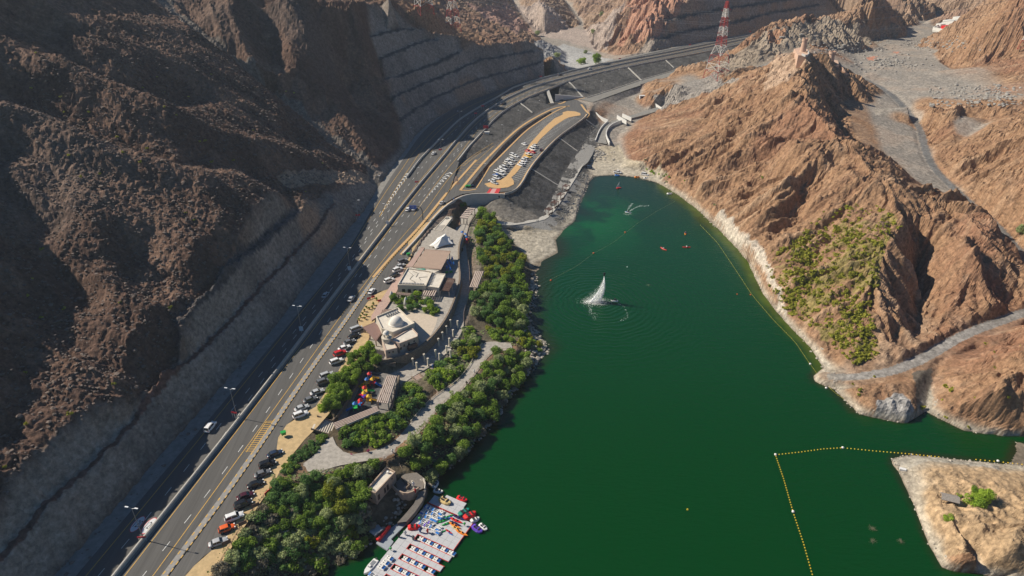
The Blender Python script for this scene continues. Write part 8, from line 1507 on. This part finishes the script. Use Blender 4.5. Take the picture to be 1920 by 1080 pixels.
# ------------------------------------------------------------------ loose rock
def rock_mesh(seed, n=9):
    r = np.random.default_rng(seed); bm = bmesh.new(); bmesh.ops.create_icosphere(bm, subdivisions=1, radius=1)
    for v in bm.verts: v.co = v.co * float(r.uniform(.65, 1.15)); v.co.z *= .7
    V = np.array([v.co[:] for v in bm.verts]); F = [tuple(v.index for v in f.verts) for f in bm.faces]; bm.free(); return V, F
RK = [rock_mesh(s) for s in range(6)]
def rocks(name, pts, size, m, sink=.3):
    b = Bag(); r = random.Random(len(pts))
    for x, y in pts:
        V, F = RK[r.randrange(6)]; s_1 = r.uniform(*size) * (1.8 if r.random() < .06 else 1); a = r.uniform(0, 6.28); c, q = math.cos(a), math.sin(a); z_ = gz(x, y); b.add([((v[0] * c - v[1] * q) * s_1 + x, (v[0] * q + v[1] * c) * s_1 + y, v[2] * s_1 + z_ + s_1 * (.5 - sink)) for v in V], F)
    o = b.make(name, m); o['kind'] = 'stuff'; return o
def along(line, w, n, r): ln = resample(line, 1.0); return [(ln[i, 0] + r.gauss(0, w), ln[i, 1] + r.gauss(0, w)) for i in (r.randrange(len(ln)) for _ in range(n))]
rr = random.Random(9); M_rk = mat('shore_rock', (.38, .34, .28), .95, noise=.3, scale=1.5, bump=.05); M_rkd = mat('dark_rubble', (.15, .115, .095), .95, noise=.35, scale=1.2, bump=.05); M_rkg = mat('grey_rubble', (.30, .28, .25), .95, noise=.3, scale=1.2)
wsh = [p for p, s in zip(SH, SH1) if s[0] <= 1030 and s[1] > 500 and s[1] < 1060]; rocks('shore_rocks', along(wsh, 1.1, 700, rr), (.25, .75), M_rk)
rocks('shore_rocks', along([P(x, y, 0) for x, y in [(975, 625), (1000, 640), (1020, 652), (1005, 672), (980, 690)]], 2.0, 220, rr), (.3, .9), M_rk)
rsh = [p for p, s in zip(SH, SH1) if s[0] >= 1290 or (s[0] > 1040 and s[1] < 470)]; rocks('shore_rocks', along(rsh, .8, 900, rr), (.15, .5), M_rk)
rocks('shore_rocks', along(PSH, .8, 320, rr), (.12, .4), M_rk)
hp = [(x, y) for x, y in ((rr.uniform(-200, -95), rr.uniform(90, 400)) for _ in range(26000))]
vm_ = samp(M_hill * M_left, np.array([p[0] for p in hp], np.float32), np.array([p[1] for p in hp], np.float32)); hp = [p for p, v in zip(hp, vm_) if v > .5][:15000]; rocks('scree', hp, (.18, .6), M_rkd)
qf = [hit(x, y, HF)[:2] for x, y in ([(rr.gauss(1750, 40), rr.gauss(85, 6)) for _ in range(160)] + [(rr.gauss(1665, 30), rr.gauss(118, 8)) for _ in range(170)] + [(rr.gauss(1585, 35), rr.gauss(92, 6)) for _ in range(200)] + [(rr.uniform(1740, 1915), rr.uniform(160, 200)) for _ in range(260)] + [(rr.gauss(1500, 60), rr.gauss(68, 6)) for _ in range(60)])]
rocks('quarry_rubble', qf, (.5, 1.5), M_rkg)
rocks('riprap_stones', along(LZ([(1118, 236, 5), (1095, 285, 4), (1070, 330, 4), (1040, 385, 3.8)]), 1.8, 700, rr), (.18, .4), M_riprap, .2); rocks('riprap_stones', along(LZ([(1098, 325, 2), (1080, 375, 2), (1050, 412, 2), (1000, 425, 2.2)]), 1.6, 700, rr), (.18, .4), M_riprap, .2)
rocks('beach_rubble', [hit(rr.gauss(1117, 12), rr.gauss(290, 6), HF)[:2] for _ in range(140)], (.3, 1.0), M_rkg)
rocks('bank_boulders', [P(rr.gauss(x, 12), rr.gauss(y, 12), 4)[:2] for x, y in ((527, 985), (600, 985), (560, 1000), (615, 960)) for _ in range(40)], (.35, .9), mat('pale_stone', (.45, .44, .42)))
# air between here and the far mountains
hz = bpy.data.materials.new('haze_air'); hz.use_nodes = True; nt = hz.node_tree; nt.nodes.clear(); pv = nt.nodes.new('ShaderNodeVolumePrincipled'); pv.inputs['Color'].default_value = (.78, .86, .95, 1); pv.inputs['Density'].default_value = HAZE; pv.inputs['Anisotropy'].default_value = .2; out = nt.nodes.new('ShaderNodeOutputMaterial'); nt.links.new(pv.outputs[0], out.inputs['Volume'])
b = Bag(); b.box((0, 750, 180), 2700, 1700, 400); o = b.make('haze', hz); o['kind'] = 'stuff'
